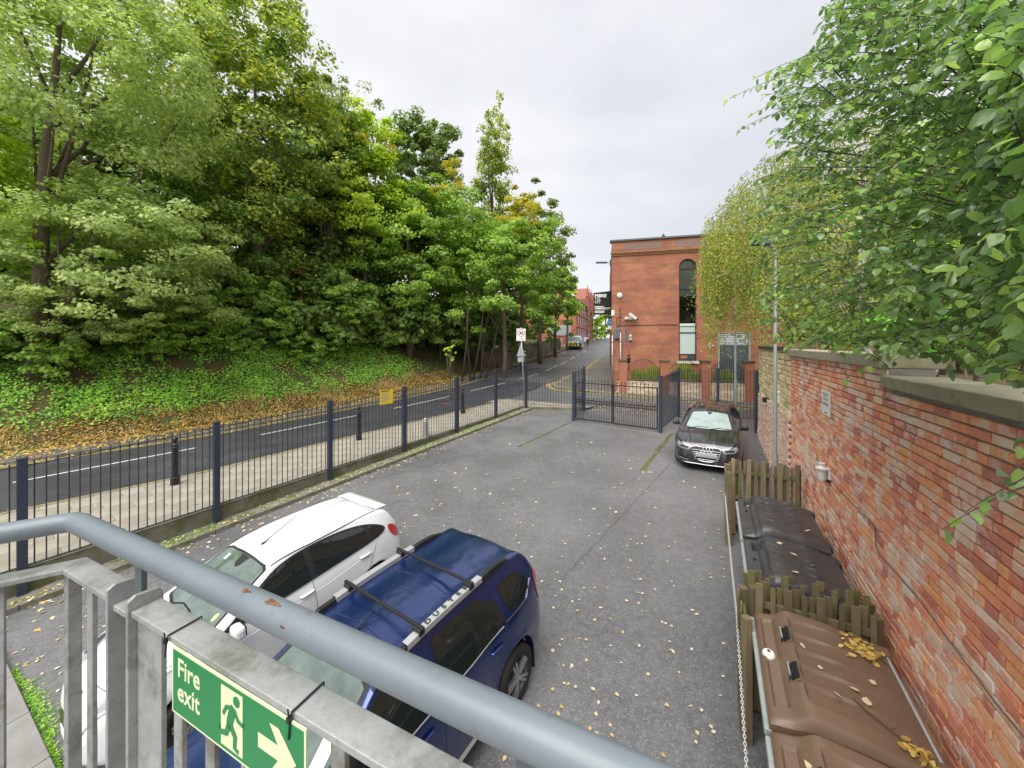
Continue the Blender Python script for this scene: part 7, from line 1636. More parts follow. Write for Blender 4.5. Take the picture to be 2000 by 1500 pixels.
# undergrowth along the bank, too tangled to count
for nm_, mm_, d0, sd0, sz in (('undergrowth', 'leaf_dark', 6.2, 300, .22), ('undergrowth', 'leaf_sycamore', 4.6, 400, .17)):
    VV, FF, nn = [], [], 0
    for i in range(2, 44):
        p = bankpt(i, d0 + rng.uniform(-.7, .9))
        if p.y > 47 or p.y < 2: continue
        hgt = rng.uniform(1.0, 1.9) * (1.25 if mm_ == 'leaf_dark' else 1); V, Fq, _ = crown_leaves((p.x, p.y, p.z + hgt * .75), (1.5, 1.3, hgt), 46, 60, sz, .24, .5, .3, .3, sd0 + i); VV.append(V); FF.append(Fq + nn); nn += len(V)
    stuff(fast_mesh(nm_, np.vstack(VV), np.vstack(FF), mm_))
# trees far up the street
for i, (px, py, Yd, rx, ry, m, lab) in enumerate(((1166, 640, 95, 14, 32, 'leaf_yellowgreen', 'yellow green tree beyond the red block'), (1182, 632, 110, 16, 40, 'leaf_sycamore', 'green tree at the end of the street'), (1175, 600, 150, 30, 30, 'leaf_olive', 'hazy tree on the skyline behind the letting board'))): T('street_tree', lab, Yd, px, py, rx, ry, m, 34, 90, .35, seed=40 + i, group='trees up the street', ground=roadz((px - CX) / F * Yd, Yd) - .5)

# ---- ground cover and leaf litter on the bank
g = np.random.default_rng(5)
def on_bank_many(n, drange, irange, dens=None):
    out = []
    while len(out) < n:
        i = g.uniform(*irange); d = g.uniform(*drange); k = int(i); f = i - k
        a, b = Lr[k], Lr[min(k + 1, 89)]; p = a.lerp(b, f); t = (b - a).normalized(); q = p + V3((-t.y, t.x, 0)) * (fpw - .03 + d)
        if dens is None or g.random() < dens(q, d): out.append((q.x, q.y, on_bank(q.x, q.y) if d > 0 else roadz(q.x, q.y) + PAVE))
    return np.array(out)
iy = lambda y: min(range(90), key=lambda i: abs(Lr[i].y - y))
def green(q, d):
    n = mnoise.noise(V3((q.x * .35, q.y * .35, 1))) + .5 * mnoise.noise(V3((q.x * 1.1, q.y * 1.1, 5)))
    lo_d = 1.2 if q.x < -8 else 1.6
    return max(0, min(1, (.55 + n * 1.1))) * max(0, min(1, (d - lo_d) / .8)) * (1 if d < 5.2 else max(0, 1 - (d - 5.2) / 2)) * max(0, min(1, (33 - q.y) / 3))
P = on_bank_many(46000, (.6, 7.5), (iy(3), iy(34)), green); P[:, 2] += g.random(len(P)) ** 1.5 * .28
V, Fq = leaf_quads(P, g.normal(size=P.shape) * .5 + np.array([.3, -.4, 1.0]), .12, .75, g); stuff(fast_mesh('ground_cover', V, Fq, 'groundcover'))
def litter(q, d): return .25 + .75 * max(0, min(1, (.5 + mnoise.noise(V3((q.x * .8, q.y * .8, 9))))))
P = np.vstack([on_bank_many(17000, (-.35, 1.6), (iy(2), iy(34)), litter), on_bank_many(5000, (-.5, .35), (iy(30), iy(62)), litter), on_bank_many(5000, (1.2, 9), (iy(3), iy(34)), lambda q, d: .3), on_bank_many(2600, (-1.5, -.2), (iy(2), iy(34)), lambda q, d: .25)]); P[:, 2] += .008 + g.random(len(P)) * .03
V, Fq = leaf_quads(P, g.normal(size=P.shape) * .33 + np.array([.1, -.15, 1.0]), .10, .7, g); stuff(fast_mesh('leaf_litter', V, Fq, 'litter'))
P = on_bank_many(5200, (.25, 2.2), (iy(3), iy(30)), lambda q, d: 1.0 if mnoise.noise(V3((q.x * .6, q.y * .6, 2))) > .05 else .1); hh = g.random(len(P)) * .22 + .1; tip = P + np.stack([g.normal(size=len(P)) * .13, g.normal(size=len(P)) * .13 - .05, hh], 1); sd_ = np.stack([g.normal(size=len(P)) * .012, g.normal(size=len(P)) * .012, 0 * hh], 1)
V = np.stack([P - sd_, P + sd_, tip + sd_ * .3, tip - sd_ * .3], 1).reshape(-1, 3); stuff(fast_mesh('dry_grass', V, np.arange(len(V)).reshape(-1, 4), 'dry_grass'))

# ---- fallen leaves: the street side first (uncountable drifts)
def scatter(n, fn): 
    out = []
    while len(out) < n:
        p = fn()
        if p is not None: out.append(tuple(p))
    return np.array(out)
def flat_leaves(P, size, m='fallen', name='scattered_leaves'):
    V, Fq = leaf_quads(P, g.normal(size=P.shape) * .16 + np.array([0, 0, 1.0]), size, .72, g); return stuff(fast_mesh(name, V, Fq, m))
drifts = []
def near_pav(): s = g.uniform(-6, sEnd); o = g.uniform(.15, redge_off(s) - .1); p = pav(s, o); return p + V3((0, 0, .012))
drifts.append(scatter(260, near_pav))
def near_gutter(): s = g.uniform(-6, sEnd); o = redge_off(s) + abs(g.normal()) * .16 + .02; p = P0 + fu * s + fn * o; return (p.x, p.y, roadz(p.x, p.y) + .014)
drifts.append(scatter(900, near_gutter))
def far_gutter(): k = g.uniform(0, 62); i = int(k); p = Lr[i].lerp(Lr[i + 1], k - i); t = (Lr[i + 1] - Lr[i]).normalized(); q = p - V3((-t.y, t.x, 0)) * (abs(g.normal()) * .25 + .02); return (q.x, q.y, roadz(q.x, q.y) + .014)
drifts.append(scatter(3000, far_gutter))
def strip_l(): s = g.uniform(-6, FL); o = g.uniform(-.42, -.03) if g.random() < .6 else -.44 - abs(g.normal()) * .25; p = fpt(s, o); return (p.x, p.y, p.z + (.112 if o > -.44 else .012))
drifts.append(scatter(1100, strip_l))
def corner_l(): k = g.uniform(0, len(Ocr) - 2); i = int(k); p = Ocr[i].lerp(Ocr[i + 1], k - i); t = (Ocr[i + 1] - Ocr[i]).normalized(); o = abs(g.normal()) * .35 * (1 if g.random() < .6 else -.8); q = p + V3((-t.y, t.x, 0)) * o; return (q.x, q.y, sidez(q.x, q.y) + (PAVE + .012 if o > 0 else .022))
drifts.append(scatter(3000, corner_l))
def apron(): a = C1.lerp(C2, g.uniform(-.3, 1.5)) + fu * abs(g.normal()) * 2.0; return (a.x, a.y, sidez(a.x, a.y) + .02)
drifts.append(scatter(700, apron))
flat_leaves(np.vstack(drifts), .075)
# countable ones on the tarmac
lot_rects = []
for c in (fi, du, au): lot_rects.append((c.root.matrix_world.inverted(), c.sp['ends'][0] - .05, c.sp['ends'][1] + .05, .9))
def lot_leaf():
    px, py = g.uniform(-40, 1560), 797 + 760 * g.random() ** 1.85
    p = at(px, py, lotz); s = (p - P0).dot(fu); o = (p - P0).dot(fn)
    if o > -.6 or (p - W0).dot(wn) > -.05 or p.y > 21: return None
    if (p - GA).dot(V3((gd.y * -1, gd.x, 0))) > .3 and False: return None
    sw_ = (p - W0).dot(wu); ow = (p - W0).dot(wn)
    if ow > -1.45 and sw_ < 1.3: return None
    for Mi, a, b, w in lot_rects:
        q = Mi @ V3((p.x, p.y, p.z))
        if a < q.x < b and abs(q.y) < w: return None
    if (p - ca).dot(cnn) > -.03: return None
    return p
pts = scatter(520, lot_leaf)
extra = [at(x, y, lotz) for x, y in ((30, 1276), (85, 1380), (62, 1410), (55, 1370), (72, 1440), (85, 1475), (97, 1452), (60, 1345), (40, 1330), (20, 1312))]
pts = np.vstack([pts, np.array([tuple(p) for p in extra])])
d = np.hypot(pts[:, 0], pts[:, 1]); order = np.argsort(d); near_i = [i for i in order if pts[i, 1] > .8][:300]; ns_ = set(near_i)
tm = [leaf_template(c, i).mesh('fallen_leaf', True) for i, c in enumerate((.15, .35, .6, .25, -.2))]
for t in tm: t.materials.append(M['fallen_one'])
for i in near_i:
    o = link('fallen_leaf', tm[rng.randrange(5)]); s = rng.uniform(.042, .068); o.location = (pts[i, 0], pts[i, 1], pts[i, 2] + .012); o.scale = (s, s, s); o.rotation_euler = (rng.gauss(0, .1), rng.gauss(0, .1), rng.uniform(0, 6.28)); tag(o, 'small pale yellow leaf fallen on the car park tarmac', 'leaf', 'leaves fallen on the car park')
rest = pts[[i for i in range(len(pts)) if i not in ns_]].copy(); rest[:, 2] += .012; flat_leaves(rest, .085, name='farther_leaves')
# moss tufts at the foot of the concrete path
mp2 = []
for _ in range(1500): t = abs(g.normal()) * .05; s = g.uniform(.7, 3.6); q = ca + cd * s - cnn * (t + .01) * (1.5 if 1.2 < s < 2.6 else .6); mp2.append((q.x, q.y, lotz(q.x, q.y) + .01 + g.random() * .03))
V, Fq = leaf_quads(np.array(mp2), g.normal(size=(1500, 3)) * .6 + np.array([0, 0, 1.]), .035, .5, g); stuff(fast_mesh('moss_tufts', V, Fq, 'groundcover'))
mp2 = []
for _ in range(2600): s = g.uniform(-5, FL); o = -.36 + g.normal() * .05 if g.random() < .5 else -.1 + g.normal() * .05; p = fpt(s, o); mp2.append((p.x, p.y, p.z + .105 + g.random() * .015)) if mnoise.noise(V3((s * .7, o, 4))) > -.05 else None
V, Fq = leaf_quads(np.array(mp2), g.normal(size=(len(mp2), 3)) * .6 + np.array([0, 0, 1.]), .045, .6, g); stuff(fast_mesh('strip_moss', V, Fq, 'groundcover'))

# ---- plants behind the low wall of the building
for i, (px0, px1, py) in enumerate(((1236, 1262, 728), (1262, 1290, 722), (1318, 1350, 720), (1350, 1372, 732), (1392, 1440, 728))):
    a, _ = bface(px0, 740, WO - .8); b, _ = bface(px1, 740, WO - .8); C = bw((a + b) / 2, zt, WO - .8); C.z = H - (743 - Y0) / F * C.y - .1
    pl_ = empty('wild_plant', C, 0, ('dry yellow green plants left of the first pier gap', 'tall yellow flowered weeds behind the railings', 'tall green weed below the arched window', 'low weeds right of the arched window', 'weeds below the loading door')[i], 'plant', 'weeds behind the low stone wall'); n = 420; w = (b - a) / 2
    hh = g.random(n) ** .8 * (743 - py) / F * C.y * 1.5 + .1; bs = np.stack([g.uniform(-w, w, n) * BE.x, g.uniform(-w, w, n) * BE.y + g.normal(size=n) * .15, np.zeros(n)], 1); tp = bs + np.stack([g.normal(size=n) * .12, g.normal(size=n) * .08, hh], 1); sd_ = np.stack([np.full(n, .018), np.zeros(n), np.zeros(n)], 1)
    V = np.stack([bs - sd_, bs + sd_, tp + sd_ * .4, tp - sd_ * .4], 1).reshape(-1, 3); fast_mesh('stems', V, np.arange(len(V)).reshape(-1, 4), 'leaf_birch', pl_); L2 = bs + (tp - bs) * g.random((n, 1)); V, Fq = leaf_quads(L2, g.normal(size=L2.shape), .10, .5, g); fast_mesh('foliage', V, Fq, 'leaf_birch', pl_)

# ---- weeping birch in front of the building
def birch(label, Yd, pxs, pys, n, seed, base_px, m='leaf_birch', leaf=.062, dens=46):
    q = np.random.default_rng(seed); C, N = [], []
    a0 = atY(base_px, 700, Yd); gz = sidez(a0.x, a0.y) - .2; root = empty('weeping_birch', (a0.x, a0.y, gz), 0, label, 'tree'); org_ = V3((a0.x, a0.y, gz)); tb = MB()
    topz = atY(base_px, min(pys) - 15, Yd).z
    tp = [V3((0, 0, 0)), V3((.1, 0, (topz - gz) * .35)), V3((-.1, .1, (topz - gz) * .7)), V3((0, 0, topz - gz))]; tb.tube(tp, [.16, .13, .09, .02], 9)
    tw = MB()
    for k in range(n):
        px = q.uniform(*pxs); f = abs(px - base_px) / max(abs(pxs[0] - base_px), abs(pxs[1] - base_px)); py = q.uniform(pys[0] + f ** 1.6 * (pys[1] - pys[0]) * .55, pys[1]); y = Yd + q.normal() * 1.3; p = atY(px, py, y)
        ln = q.uniform(1.2, 3.6) * (.7 + .5 * f); d = V3((q.normal() * .10, q.normal() * .10, -1))
        pts = [p + V3((-(px - base_px) / F * y * .12, 0, .25)), p, p + d * ln * .5, p + d * ln + V3((q.normal() * .08, 0, 0))]
        if k % 3 == 0: tw.tube([w - org_ for w in pts], [.012, .008, .005, .003], 4, False)
        if k % 9 == 0: jz = max(.3, p.z - gz - 1.0 - abs(p.x - a0.x) * .5); tb.tube([V3((0, 0, min(jz, (topz - gz) * .9))), (p - org_) * .6 + V3((0, 0, .4 * (p.z - gz))), p - org_], [.04, .025, .008], 5, False)
        for j in range(dens):
            t = q.random(); c = p + d * ln * t; C.append((c.x + q.normal() * .09, c.y + q.normal() * .09, c.z)); N.append((q.normal(), q.normal(), q.normal() * .5))
    tb.build('trunk', 'birch_bark', root, smooth=True); stuff(tw.build('twigs', 'twig', root)); V, Fq = leaf_quads(np.array(C) - np.array(org_), np.array(N), leaf, .7, q); fast_mesh('crown', V, Fq, m, root); return root
birch('weeping birch hanging in front of the brick building', 17.5, (1372, 1620), (285, 560), 760, 3, 1540, 'leaf_birch', .084, 66)
birch('second birch farther right behind the leafy branches', 14, (1480, 1760), (180, 560), 420, 4, 1690, 'leaf_birch', .075, 50)

# ---- shrubs and trunks in the raised garden behind the wall
def gz_(x, y): return zLo - .1
for i, (px, py, off, rx, ry, m, lab) in enumerate(((1600, 640, 2.5, 70, 40, 'leaf_hedge', 'bright green hedge plant behind the far coping'), (1740, 650, 2.2, 90, 45, 'leaf_hedge', 'bright green hedge plant behind the timber beam'), (1880, 660, 2.6, 110, 70, 'leaf_hedge', 'bright green hedge plant behind the birch trunk'), (2010, 650, 3.2, 130, 90, 'leaf_hedge', 'hedge plant cut by the right edge'), (1660, 560, 5, 110, 90, 'leaf_yellowgreen', 'yellowing shrub deep in the garden'), (1860, 540, 6, 130, 120, 'leaf_sycamore', 'green shrub deep in the garden'))):
    s = ws_at(px, off); p = wpt(s, off); T('garden_shrub', lab, p.y, px, py, rx, ry, m, 44, 110, .07 if off < 4 else .11, seed=80 + i, group='plants behind the wall', cat='shrub', ground=gz_(0, 0), tw=.03, shell=.1, limbs=5)
VV, FF, nn = [], [], 0
for i, (px, py, Yd, r_, h_) in enumerate([(1640, 520, 26, 150, 190), (1800, 450, 24, 170, 260), (1960, 420, 22, 190, 300), (2150, 420, 20, 220, 320), (1530, 600, 30, 60, 80)]):
    C = atY(px, py, Yd); V, Fq, _ = crown_leaves(C, (r_ / F * Yd, 3., h_ / F * Yd), 170, 80, .30, .17, .6, .1, .2, 170 + i); VV.append(V); FF.append(Fq + nn); nn += len(V)
stuff(fast_mesh('garden_wood', np.vstack(VV), np.vstack(FF), 'leaf_sycamore'))
for i, (px, y0_, y1_, off, r_, m, lab) in enumerate(((1910, 480, 750, 1.5, .045, 'birch_bark', 'white birch trunk behind the near coping'), (1678, 480, 700, 2.4, .05, 'birch_bark', 'white birch trunk behind the hedge in the middle'))):
    s = ws_at(px, off); p = wpt(s, off, zLo - .15); b = wpt(s, off, wz(px, y0_, off)); r = empty('birch_trunk', p, 0, lab, 'tree'); h = b.z - p.z
    MB().tube([V3((0, 0, 0)), V3((.01, 0, h * .4)), V3((.03, .02, h)), V3((.1, .1, h * 2.2))], [r_, r_ * .9, r_ * .7, r_ * .3], 12).build('trunk', m, r, smooth=True); MB().tube([V3((.01, 0, h * .45)), V3((.10, -.02, h * .8)), V3((.3, .1, h * 1.6))], [r_ * .7, r_ * .5, r_ * .2], 8).build('fork', m, r, smooth=True)
    for k in range(5): MB().lathe([(r_ * 1.01, 0), (r_ * 1.01, .012)], 12).build('bark_ring', 'bark_dark', r).location = (.004 * k, 0, h * (.08 + .08 * k))
for i, px in enumerate((1886, 1935)):
    s = ws_at(px, 1.3); p = wpt(s, 1.3, zLo - .15); h = wz(px, 640, 1.3) - p.z; r = empty('garden_stake', p, 0, ('left', 'right')[i] + ' thin wooden stake beside the near birch trunk', 'stake', 'stakes in the garden'); MB().tube([(0, 0, 0), (0, 0, h)], .014, 7).build('pole', 'picket', r); MB().lathe([(.0145, 0), (.0145, .02)], 7).build('tie', 'cable_black', r).location = (0, 0, h * .7)

# ---- leafy branches reaching over us from the right
LT = np.array([(0, 0, 0), (.3, 0, .02), (.65, 0, .02), (1, 0, -.06), (.18, .26, .07), (.52, .34, .10), (.8, .2, .04), (.18, -.26, .07), (.52, -.34, .10), (.8, -.2, .04)]); LTF = np.array([(0, 1, 4), (1, 5, 4), (1, 2, 5), (2, 6, 5), (2, 3, 6), (0, 7, 1), (1, 7, 8), (1, 8, 2), (2, 8, 9), (2, 9, 3)])
bord = [(-40, 1615), (0, 1602), (60, 1590), (110, 1570), (140, 1500), (175, 1480), (230, 1505), (280, 1495), (330, 1470), (420, 1462), (500, 1455), (560, 1465), (620, 1480), (670, 1500)]
def left_at(py):
    for (a, xa), (b, xb) in zip(bord, bord[1:]):
        if py <= b: return xa + (xb - xa) * (py - a) / (b - a)
    return 1500 + (py - 670) * 4.2
q = np.random.default_rng(21); LC, LX, LN, LS_ = [], [], [], []; tw = MB()
def sprig(px, py, Yd, n=None, back=None, ln=None):
    tip = atY(px, py, Yd); dirb = V3(back) if back else V3((1.0, .25 + q.normal() * .35, .10 + q.normal() * .30)).normalized(); L_ = ln or q.uniform(.45, .95); 
    pts = [tip + dirb * L_ * f + V3((0, 0, .10 * L_ * math.sin(math.pi * f) + .12 * L_ * f * f)) for f in (0, .25, .5, .75, 1)]
    tw.tube(pts, [.0014, .002, .0026, .0032, .004], 5, False); m_ = n or int(L_ / .034)
    for j in range(m_):
        f = (j + .3) / m_; k = min(3, int(f * 4)); p = pts[k].lerp(pts[k + 1], f * 4 - k); sgn = 1 if j % 2 else -1; ax = (pts[k] - pts[k + 1]).normalized(); side = ax.cross(V3((0, 0, 1))).normalized() * sgn
        d = (ax * .45 + side * .6 + V3((q.normal() * .3, q.normal() * .3, -.55 + q.normal() * .35))).normalized(); nrm = (V3((q.normal() * .45, q.normal() * .45 - .35, .8)) + side * .2); nrm = (nrm - d * nrm.dot(d)).normalized(); sz = q.uniform(.036, .066) * (1.15 if q.random() < .15 else 1)
        LC.append(tuple(p + d * .012)); LX.append(tuple(d)); LN.append(tuple(nrm)); LS_.append(sz)
for _ in range(1150):
    py = q.uniform(-60, 690); lo_ = left_at(py); px = lo_ + (2080 - lo_) * q.random() ** 1.15; f = (2040 - px) / 560
    Yd = max(.85, .9 + 2.9 * f + q.normal() * (.15 + .35 * f) + .5 * q.random()); sprig(px, py, Yd, ln=q.uniform(.35, .75))
for _ in range(36):
    px = q.uniform(1600, 2060); py = 672 + (px - 1600) * .12 + q.normal() * 12; sprig(px, py, max(.9, .9 + 2.6 * (2040 - px) / 560 + q.random() * .4), ln=.4)
for px, py, Yd, ln in ((1415, 198, 3.0, .95), (1470, 155, 2.9, .9), (1440, 255, 3.3, .8), (1465, 225, 3.1, .8), (1600, 20, 2.6, .7), (1595, 80, 2.6, .7), (1560, 130, 2.8, .8), (1490, 470, 3.2, .6), (1500, 440, 3.2, .6), (1495, 510, 3.3, .6), (1505, 400, 3.1, .6), (1500, 545, 3.3, .5), (1480, 370, 3.4, .7)): sprig(px, py, Yd, None, (1, .1, .22), ln)
for px, py, Yd, ln in ((1838, 1035, 1.5, .42), (1885, 1000, 1.45, .4), (1960, 930, 1.4, .3), (1985, 870, 1.4, .25), (1650, 740, 2.9, .5), (1745, 705, 2.2, .5)): sprig(px, py, Yd, None if ln > .45 else 7, (1, -.12, .45), ln)
LC, LX, LN, LS_ = map(np.array, (LC, LX, LN, LS_)); LY = np.cross(LN, LX)
nb_ = len(LC); dist = np.linalg.norm(LC - np.array([0, 0, H]), axis=1); app = LS_ / dist; kx = CX + F * LC[:, 0] / np.maximum(LC[:, 1], .01); ky = Y0 + F * (H - LC[:, 2]) / np.maximum(LC[:, 1], .01); vis_ = (LC[:, 1] > .3) & (kx < 2010) & (kx > 1300) & (ky > -20) & (ky < 1500)
big = set(np.argsort(-np.where(vis_, app, 0))[:300].tolist())
ot = V3((5.6, 3.4, zLo - .15)); al_ = empty('overhanging_tree', ot, 0, 'leafy tree reaching over the wall, its big near leaves filling the upper right', 'tree')
sel = np.array([i for i in range(nb_) if i not in big]); Vn = (LC[sel][:, None, :] + (LX[sel][:, None, :] * LT[None, :, 0:1] + LY[sel][:, None, :] * LT[None, :, 1:2] + LN[sel][:, None, :] * LT[None, :, 2:3]) * LS_[sel][:, None, None]).reshape(-1, 3); Fn = (LTF[None] + np.arange(len(sel))[:, None, None] * 10).reshape(-1, 3)
stuff(fast_mesh('foliage', Vn - np.array(ot), Fn, 'leaf_near', al_, True))
lme = []
for v_ in range(4):
    me = bpy.data.meshes.new('leaf'); T2 = LT.copy(); T2[:, 2] *= (1, 1.6, .4, 1.2)[v_]; T2[:, 1] *= (1, 1.08, .92, 1.0)[v_]; me.from_pydata([tuple(p) for p in T2], [], [tuple(int(i) for i in f) for f in LTF]); me.polygons.foreach_set('use_smooth', [True] * len(me.polygons)); me.materials.append(M['leaf_near_one']); lme.append(me)
for i in sorted(big):
    o = link('leaf', lme[i % 4], al_); mw = Matrix((V3(LX[i]) * LS_[i], V3(LY[i]) * LS_[i], V3(LN[i]) * LS_[i])).transposed().to_4x4(); o.matrix_local = Matrix.Translation(V3(LC[i]) - ot) @ mw
tw.v = [tuple(V3(v) - ot) for v in tw.v]; stuff(tw.build('twigs', 'twig', al_, smooth=True))
tr_ = MB(); tr_.tube([V3((0, 0, 0)), V3((.1, .1, 2)), V3((-.1, .2, 4.5)), V3((0, 0, 7.5))], [.16, .13, .10, .03], 10)
for k in range(26):
    i = int(q.integers(nb_)); e = V3(LC[i]) - ot; z0 = max(.6, min(6.5, e.z * .6)); a = V3((0, .1, z0)); tr_.tube([a, a.lerp(e, .5) + V3((0, 0, .3)), e], [.03, .016, .005], 6, False)
tr_.build('trunk', 'bark', al_, smooth=True)
# ================================================================== HANDRAIL OF THE LANDING, FIRE EXIT SIGN
hc = V3((-1.339, 1.1475, 0)); h1 = V3((.9085, -.4179, 0)); h2 = V3((-.854, -.5206, 0)); n1 = V3((-.4179, -.9085, 0)); n2 = V3((.5206, -.854, 0))
ZP, ZF = 3.86, 3.732
rail = empty('landing_handrail', (hc.x, hc.y, 2.75), 0, 'grey steel landing railing with a fat round handrail across the foreground', 'railing'); ho = V3((hc.x, hc.y, 2.75))
def hp(r, o=0., z=0.): p = hc + h1 * r + n1 * o; return V3((p.x, p.y, z)) - ho
def hp2(r, o=0., z=0.): p = hc + h2 * r + n2 * o; return V3((p.x, p.y, z)) - ho
bend = [hp2(.06, 0, ZP), hp2(.03, 0, ZP), hp(.004, .004, ZP), hp(.035, 0, ZP), hp(.07, 0, ZP)]
pipe = [hp2(1.4, 0, ZP)] + [hp2(1.4 - .134 * k, 0, ZP) for k in range(1, 10)] + bend + [hp(.12 + .08 * k, 0, ZP) for k in range(0, 32)]
MB().tube(pipe, .0285, 28).build('handrail_pipe', 'handrail_paint', rail, smooth=True)
# weld seam and rust scabs where the paint has lifted
mat('rust_scab', (.10, .04, .018), .9, var=(90, .2, (.30, .16, .09)), bump=(90, .9))
def scab(px, py, ln, wd):
    k = (px - CX) / F; r = (1.339 + 1.1475 * k) / (.9085 + .4179 * k); y = (hc + h1 * r).y; z = H - (py - Y0) / F * y
    ang = math.asin(max(-.98, min(.98, (z - ZP) / .0285))); pts = []
    for i in range(18):
        t = 2 * math.pi * i / 18; q = 1 + .28 * math.sin(3 * t + ln * 90) + rng.uniform(-.15, .15); a = ang + wd * math.sin(t) * q; rr = .0290
        pts.append(hp(r + ln * math.cos(t) * q, rr * math.cos(a), ZP + rr * math.sin(a)))
    o = MB().poly(pts).build('rust_patch', 'rust_scab', rail); return o
scab(487, 1143, .013, .16); scab(538, 1166, .022, .20); scab(577, 1207, .007, .08)
def flat(a, b, w=.030, z=ZF, t=.015, nm='flat_bar'):
    return MB().prism([p for p in (a[0], b[0], b[1], a[1])], (0, 0, -t)).build(nm, 'galv_rail', rail, bevel=.002)
mi = (n1 + n2).normalized(); md = .030 / mi.dot(n1); cnr = [V3((hc + mi * md).to_tuple()), V3((hc - mi * md).to_tuple())]
ci, co_ = V3((cnr[0].x, cnr[0].y, ZF)) - ho, V3((cnr[1].x, cnr[1].y, ZF)) - ho
flat((ci, co_), (hp(.312, .030, ZF), hp(.312, -.030, ZF))); flat((hp(.436, .030, ZF), hp(.436, -.030, ZF)), (hp(2.5, .030, ZF), hp(2.5, -.030, ZF))); flat((hp(.326, .026, ZF - .018), hp(.326, -.026, ZF - .018)), (hp(.424, .026, ZF - .018), hp(.424, -.026, ZF - .018)))
flat((ci, co_), (hp2(1.4, .030, ZF), hp2(1.4, -.030, ZF)))
bot = 2.86
def baluster(p, a, w=.022, d=.036, top=ZF - .016, nm='baluster'):
    nn = a.cross(V3((0, 0, 1))); return MB().obox((p.x, p.y, (top + bot) / 2 - 2.75), a * w / 2, nn * d / 2, V3((0, 0, (top - bot) / 2))).build(nm, 'galv_rail', rail, bevel=.002)
baluster(hp(.004, .006), h1, .030, .030)
for r in (.118, .252, .60, .733, .866, 1.0, 1.133, 1.266, 1.40, 1.533, 1.666, 1.8, 1.933, 2.066, 2.2, 2.333): baluster(hp(r), h1, .036, .012)
for r in (.155, .29, .43, .57, .71, .85, 1.0, 1.15, 1.3): baluster(hp2(r), h2, .036, .012)
# paired post plates that rise above the flat bar, with the upright that carries the pipe
for r in (.319, .430):
    pl_ = []; 
    for o_, z in ((-.036, bot), (-.036, ZF + .010), (-.028, ZF + .028), (.02, ZF + .034), (.036, ZF + .024), (.036, bot)): pl_.append(hp(r - .006, o_, z))
    MB().prism(pl_, h1 * .012).build('post_plate', 'galv_rail', rail, bevel=.002)
MB().obox(hp(.495, .012, (bot + ZF - .016) / 2), h1 * .058, n1 * .006, V3((0, 0, (ZF - .016 - bot) / 2))).build('post_web', 'galv_rail', rail, bevel=.002)
MB().obox(hp(.376, -.012, (ZF - .1 + ZP) / 2), h1 * .018, n1 * .006, V3((0, 0, (ZP - ZF + .1) / 2))).build('pipe_stanchion', 'lead_grey', rail)
for r in (1.5, 2.2): MB().obox(hp(r, -.0, (ZF + ZP) / 2), h1 * .018, n1 * .006, V3((0, 0, (ZP - ZF) / 2))).build('pipe_stanchion', 'lead_grey', rail)
flat((hp(0, .02, bot), hp(0, -.02, bot)), (hp(2.5, .02, bot), hp(2.5, -.02, bot)), nm='bottom_flat_bar'); flat((hp2(0, .02, bot - .001), hp2(0, -.02, bot - .001)), (hp2(1.4, .02, bot - .001), hp2(1.4, -.02, bot - .001)), nm='bottom_flat_bar')
lf = MB().prism([hc + h2 * 1.4 + n2 * .05, hc + mi * .06, hc + h1 * 2.6 + n1 * .05, hc + h1 * 2.6 + n1 * 2.2, hc + h2 * 1.4 + n2 * 2.0], (0, 0, -.06)); lf.v = [(x, y, z + 2.75) for x, y, z in lf.v]
structure(lf.build('landing_floor', 'galv_rail'))
# ---- fire exit sign
SW, SH = .478, .158; sA = hp(.643, .0345, 3.5725) + ho; SK = .446 / .478
sg_ = empty('fire_exit_sign', sA, 0, 'green fire exit sign with running man and arrow tied to the railing', 'sign'); fx = frame(h1)
T0 = fx.to_4x4()
def sp3(x, z, o=0.): return h1 * x + n1 * o + V3((0, 0, z))
bd_ = MB().prism([sp3(0, 0), sp3(SW, 0), sp3(SW, SH), sp3(0, SH)], -n1 * .003).build('sign_plate', 'glow_cream', sg_)
e = .0055; MB().prism([sp3(e, e, .0004), sp3(SW - e, e, .0004), sp3(SW - e, SH - e, .0004), sp3(e, SH - e, .0004)], n1 * .0003).build('green_field', 'sign_green', bd_)
text('lettering', 'Fire', .062, 'glow_cream', bd_, sp3(.026, .096, .0012), fx, weight=.0009, extr=.0003); text('lettering', 'exit', .062, 'glow_cream', bd_, sp3(.026, .040, .0012), fx, weight=.0009, extr=.0003)
def shape(pts, m, nm, o=.0010): return MB().prism([sp3(x, z, o) for x, z in pts], n1 * .0003).build(nm, m, bd_)
shape([(.205, .014), (.283, .014), (.283, .144), (.205, .144)], 'glow_cream', 'doorway')
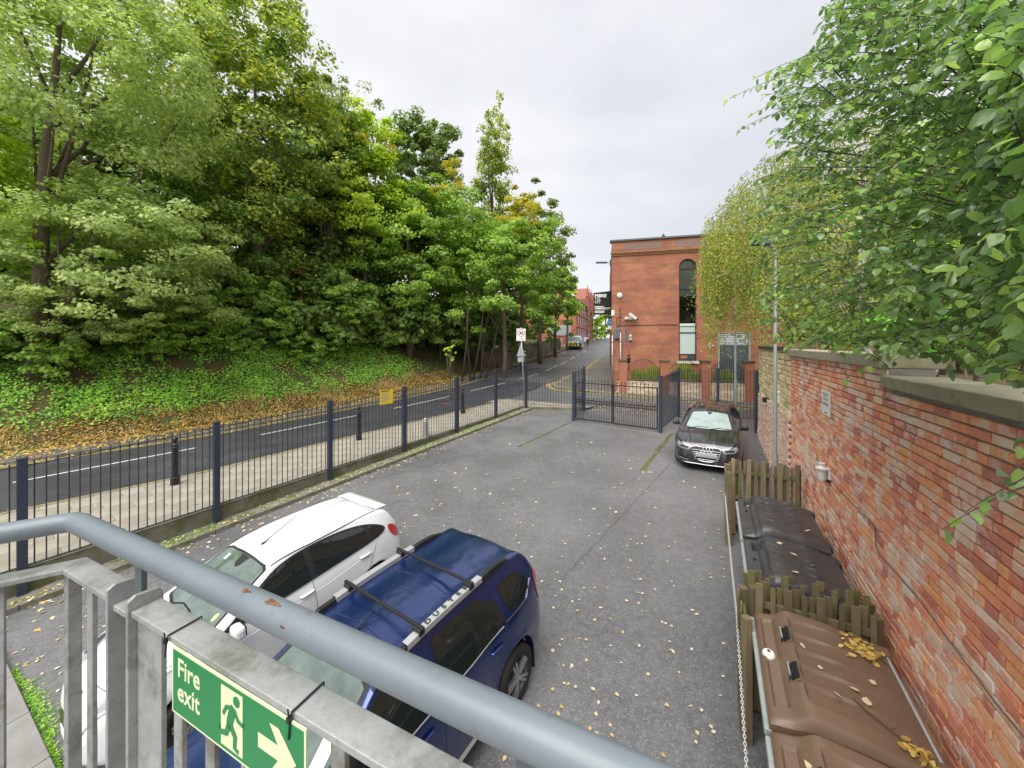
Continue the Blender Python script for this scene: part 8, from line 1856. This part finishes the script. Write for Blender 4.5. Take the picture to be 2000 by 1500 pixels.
def limb(pts, w, nm='running_man', m='sign_green', o=.0018):
    L_, R_ = [], []
    for i, p in enumerate(pts):
        a, b = pts[max(i - 1, 0)], pts[min(i + 1, len(pts) - 1)]; dx, dz = b[0] - a[0], b[1] - a[1]; q = math.hypot(dx, dz); L_.append((p[0] - dz / q * w[i], p[1] + dx / q * w[i])); R_.append((p[0] + dz / q * w[i], p[1] - dx / q * w[i]))
    for i in range(len(pts) - 1): MB().prism([sp3(x, z, o + .00002 * i) for x, z in (L_[i], L_[i + 1], R_[i + 1], R_[i])], n1 * .0002).build(nm, m, bd_)
shape([(.262 + .0115 * math.cos(t), .126 + .0115 * math.sin(t)) for t in np.linspace(0, 5.9, 16)], 'sign_green', 'running_man', .0018)
limb([(.252, .110), (.243, .088), (.236, .068)], (.010, .012, .010)); limb([(.250, .108), (.226, .102), (.214, .083)], (.005, .0048, .0042), o=.0021); limb([(.254, .106), (.268, .088), (.286, .084)], (.005, .0048, .0042), o=.0021)
limb([(.239, .070), (.258, .050), (.256, .026), (.270, .022)], (.0085, .007, .0055, .0045), o=.0024); limb([(.236, .068), (.226, .046), (.200, .040), (.196, .050)], (.008, .0068, .0055, .0045), o=.0024)
shape([(.335, .064), (.398, .064), (.372, .030), (.400, .030), (.452, .079), (.400, .128), (.372, .128), (.398, .094), (.335, .094)], 'glow_cream', 'arrow')
sg_.scale = (SK, SK, SK)
for r, dx in ((.622, .02), (1.05, .437)):
    zt_ = ZF + .001; lp = [hp(r, -.033, ZF - .02), hp(r, -.033, zt_ + .002), hp(r, .033, zt_ + .002), hp(r - .002, .036, ZF - .02), hp(r - .004, .037, ZF - .045)]
    MB().tube([(p + ho - sA) / SK for p in lp], .0022, 6).build('cable_tie', 'cable_black', sg_); q = (hp(r - .002, .037, ZF - .008) + ho - sA) / SK; MB().obox(q, h1 * .004, n1 * .004, V3((0, 0, .005))).build('tie_head', 'cable_black', sg_); MB().tube([q, q + V3((0, 0, .022)) + n1 * .003], .0016, 5).build('tie_tail', 'cable_black', sg_)
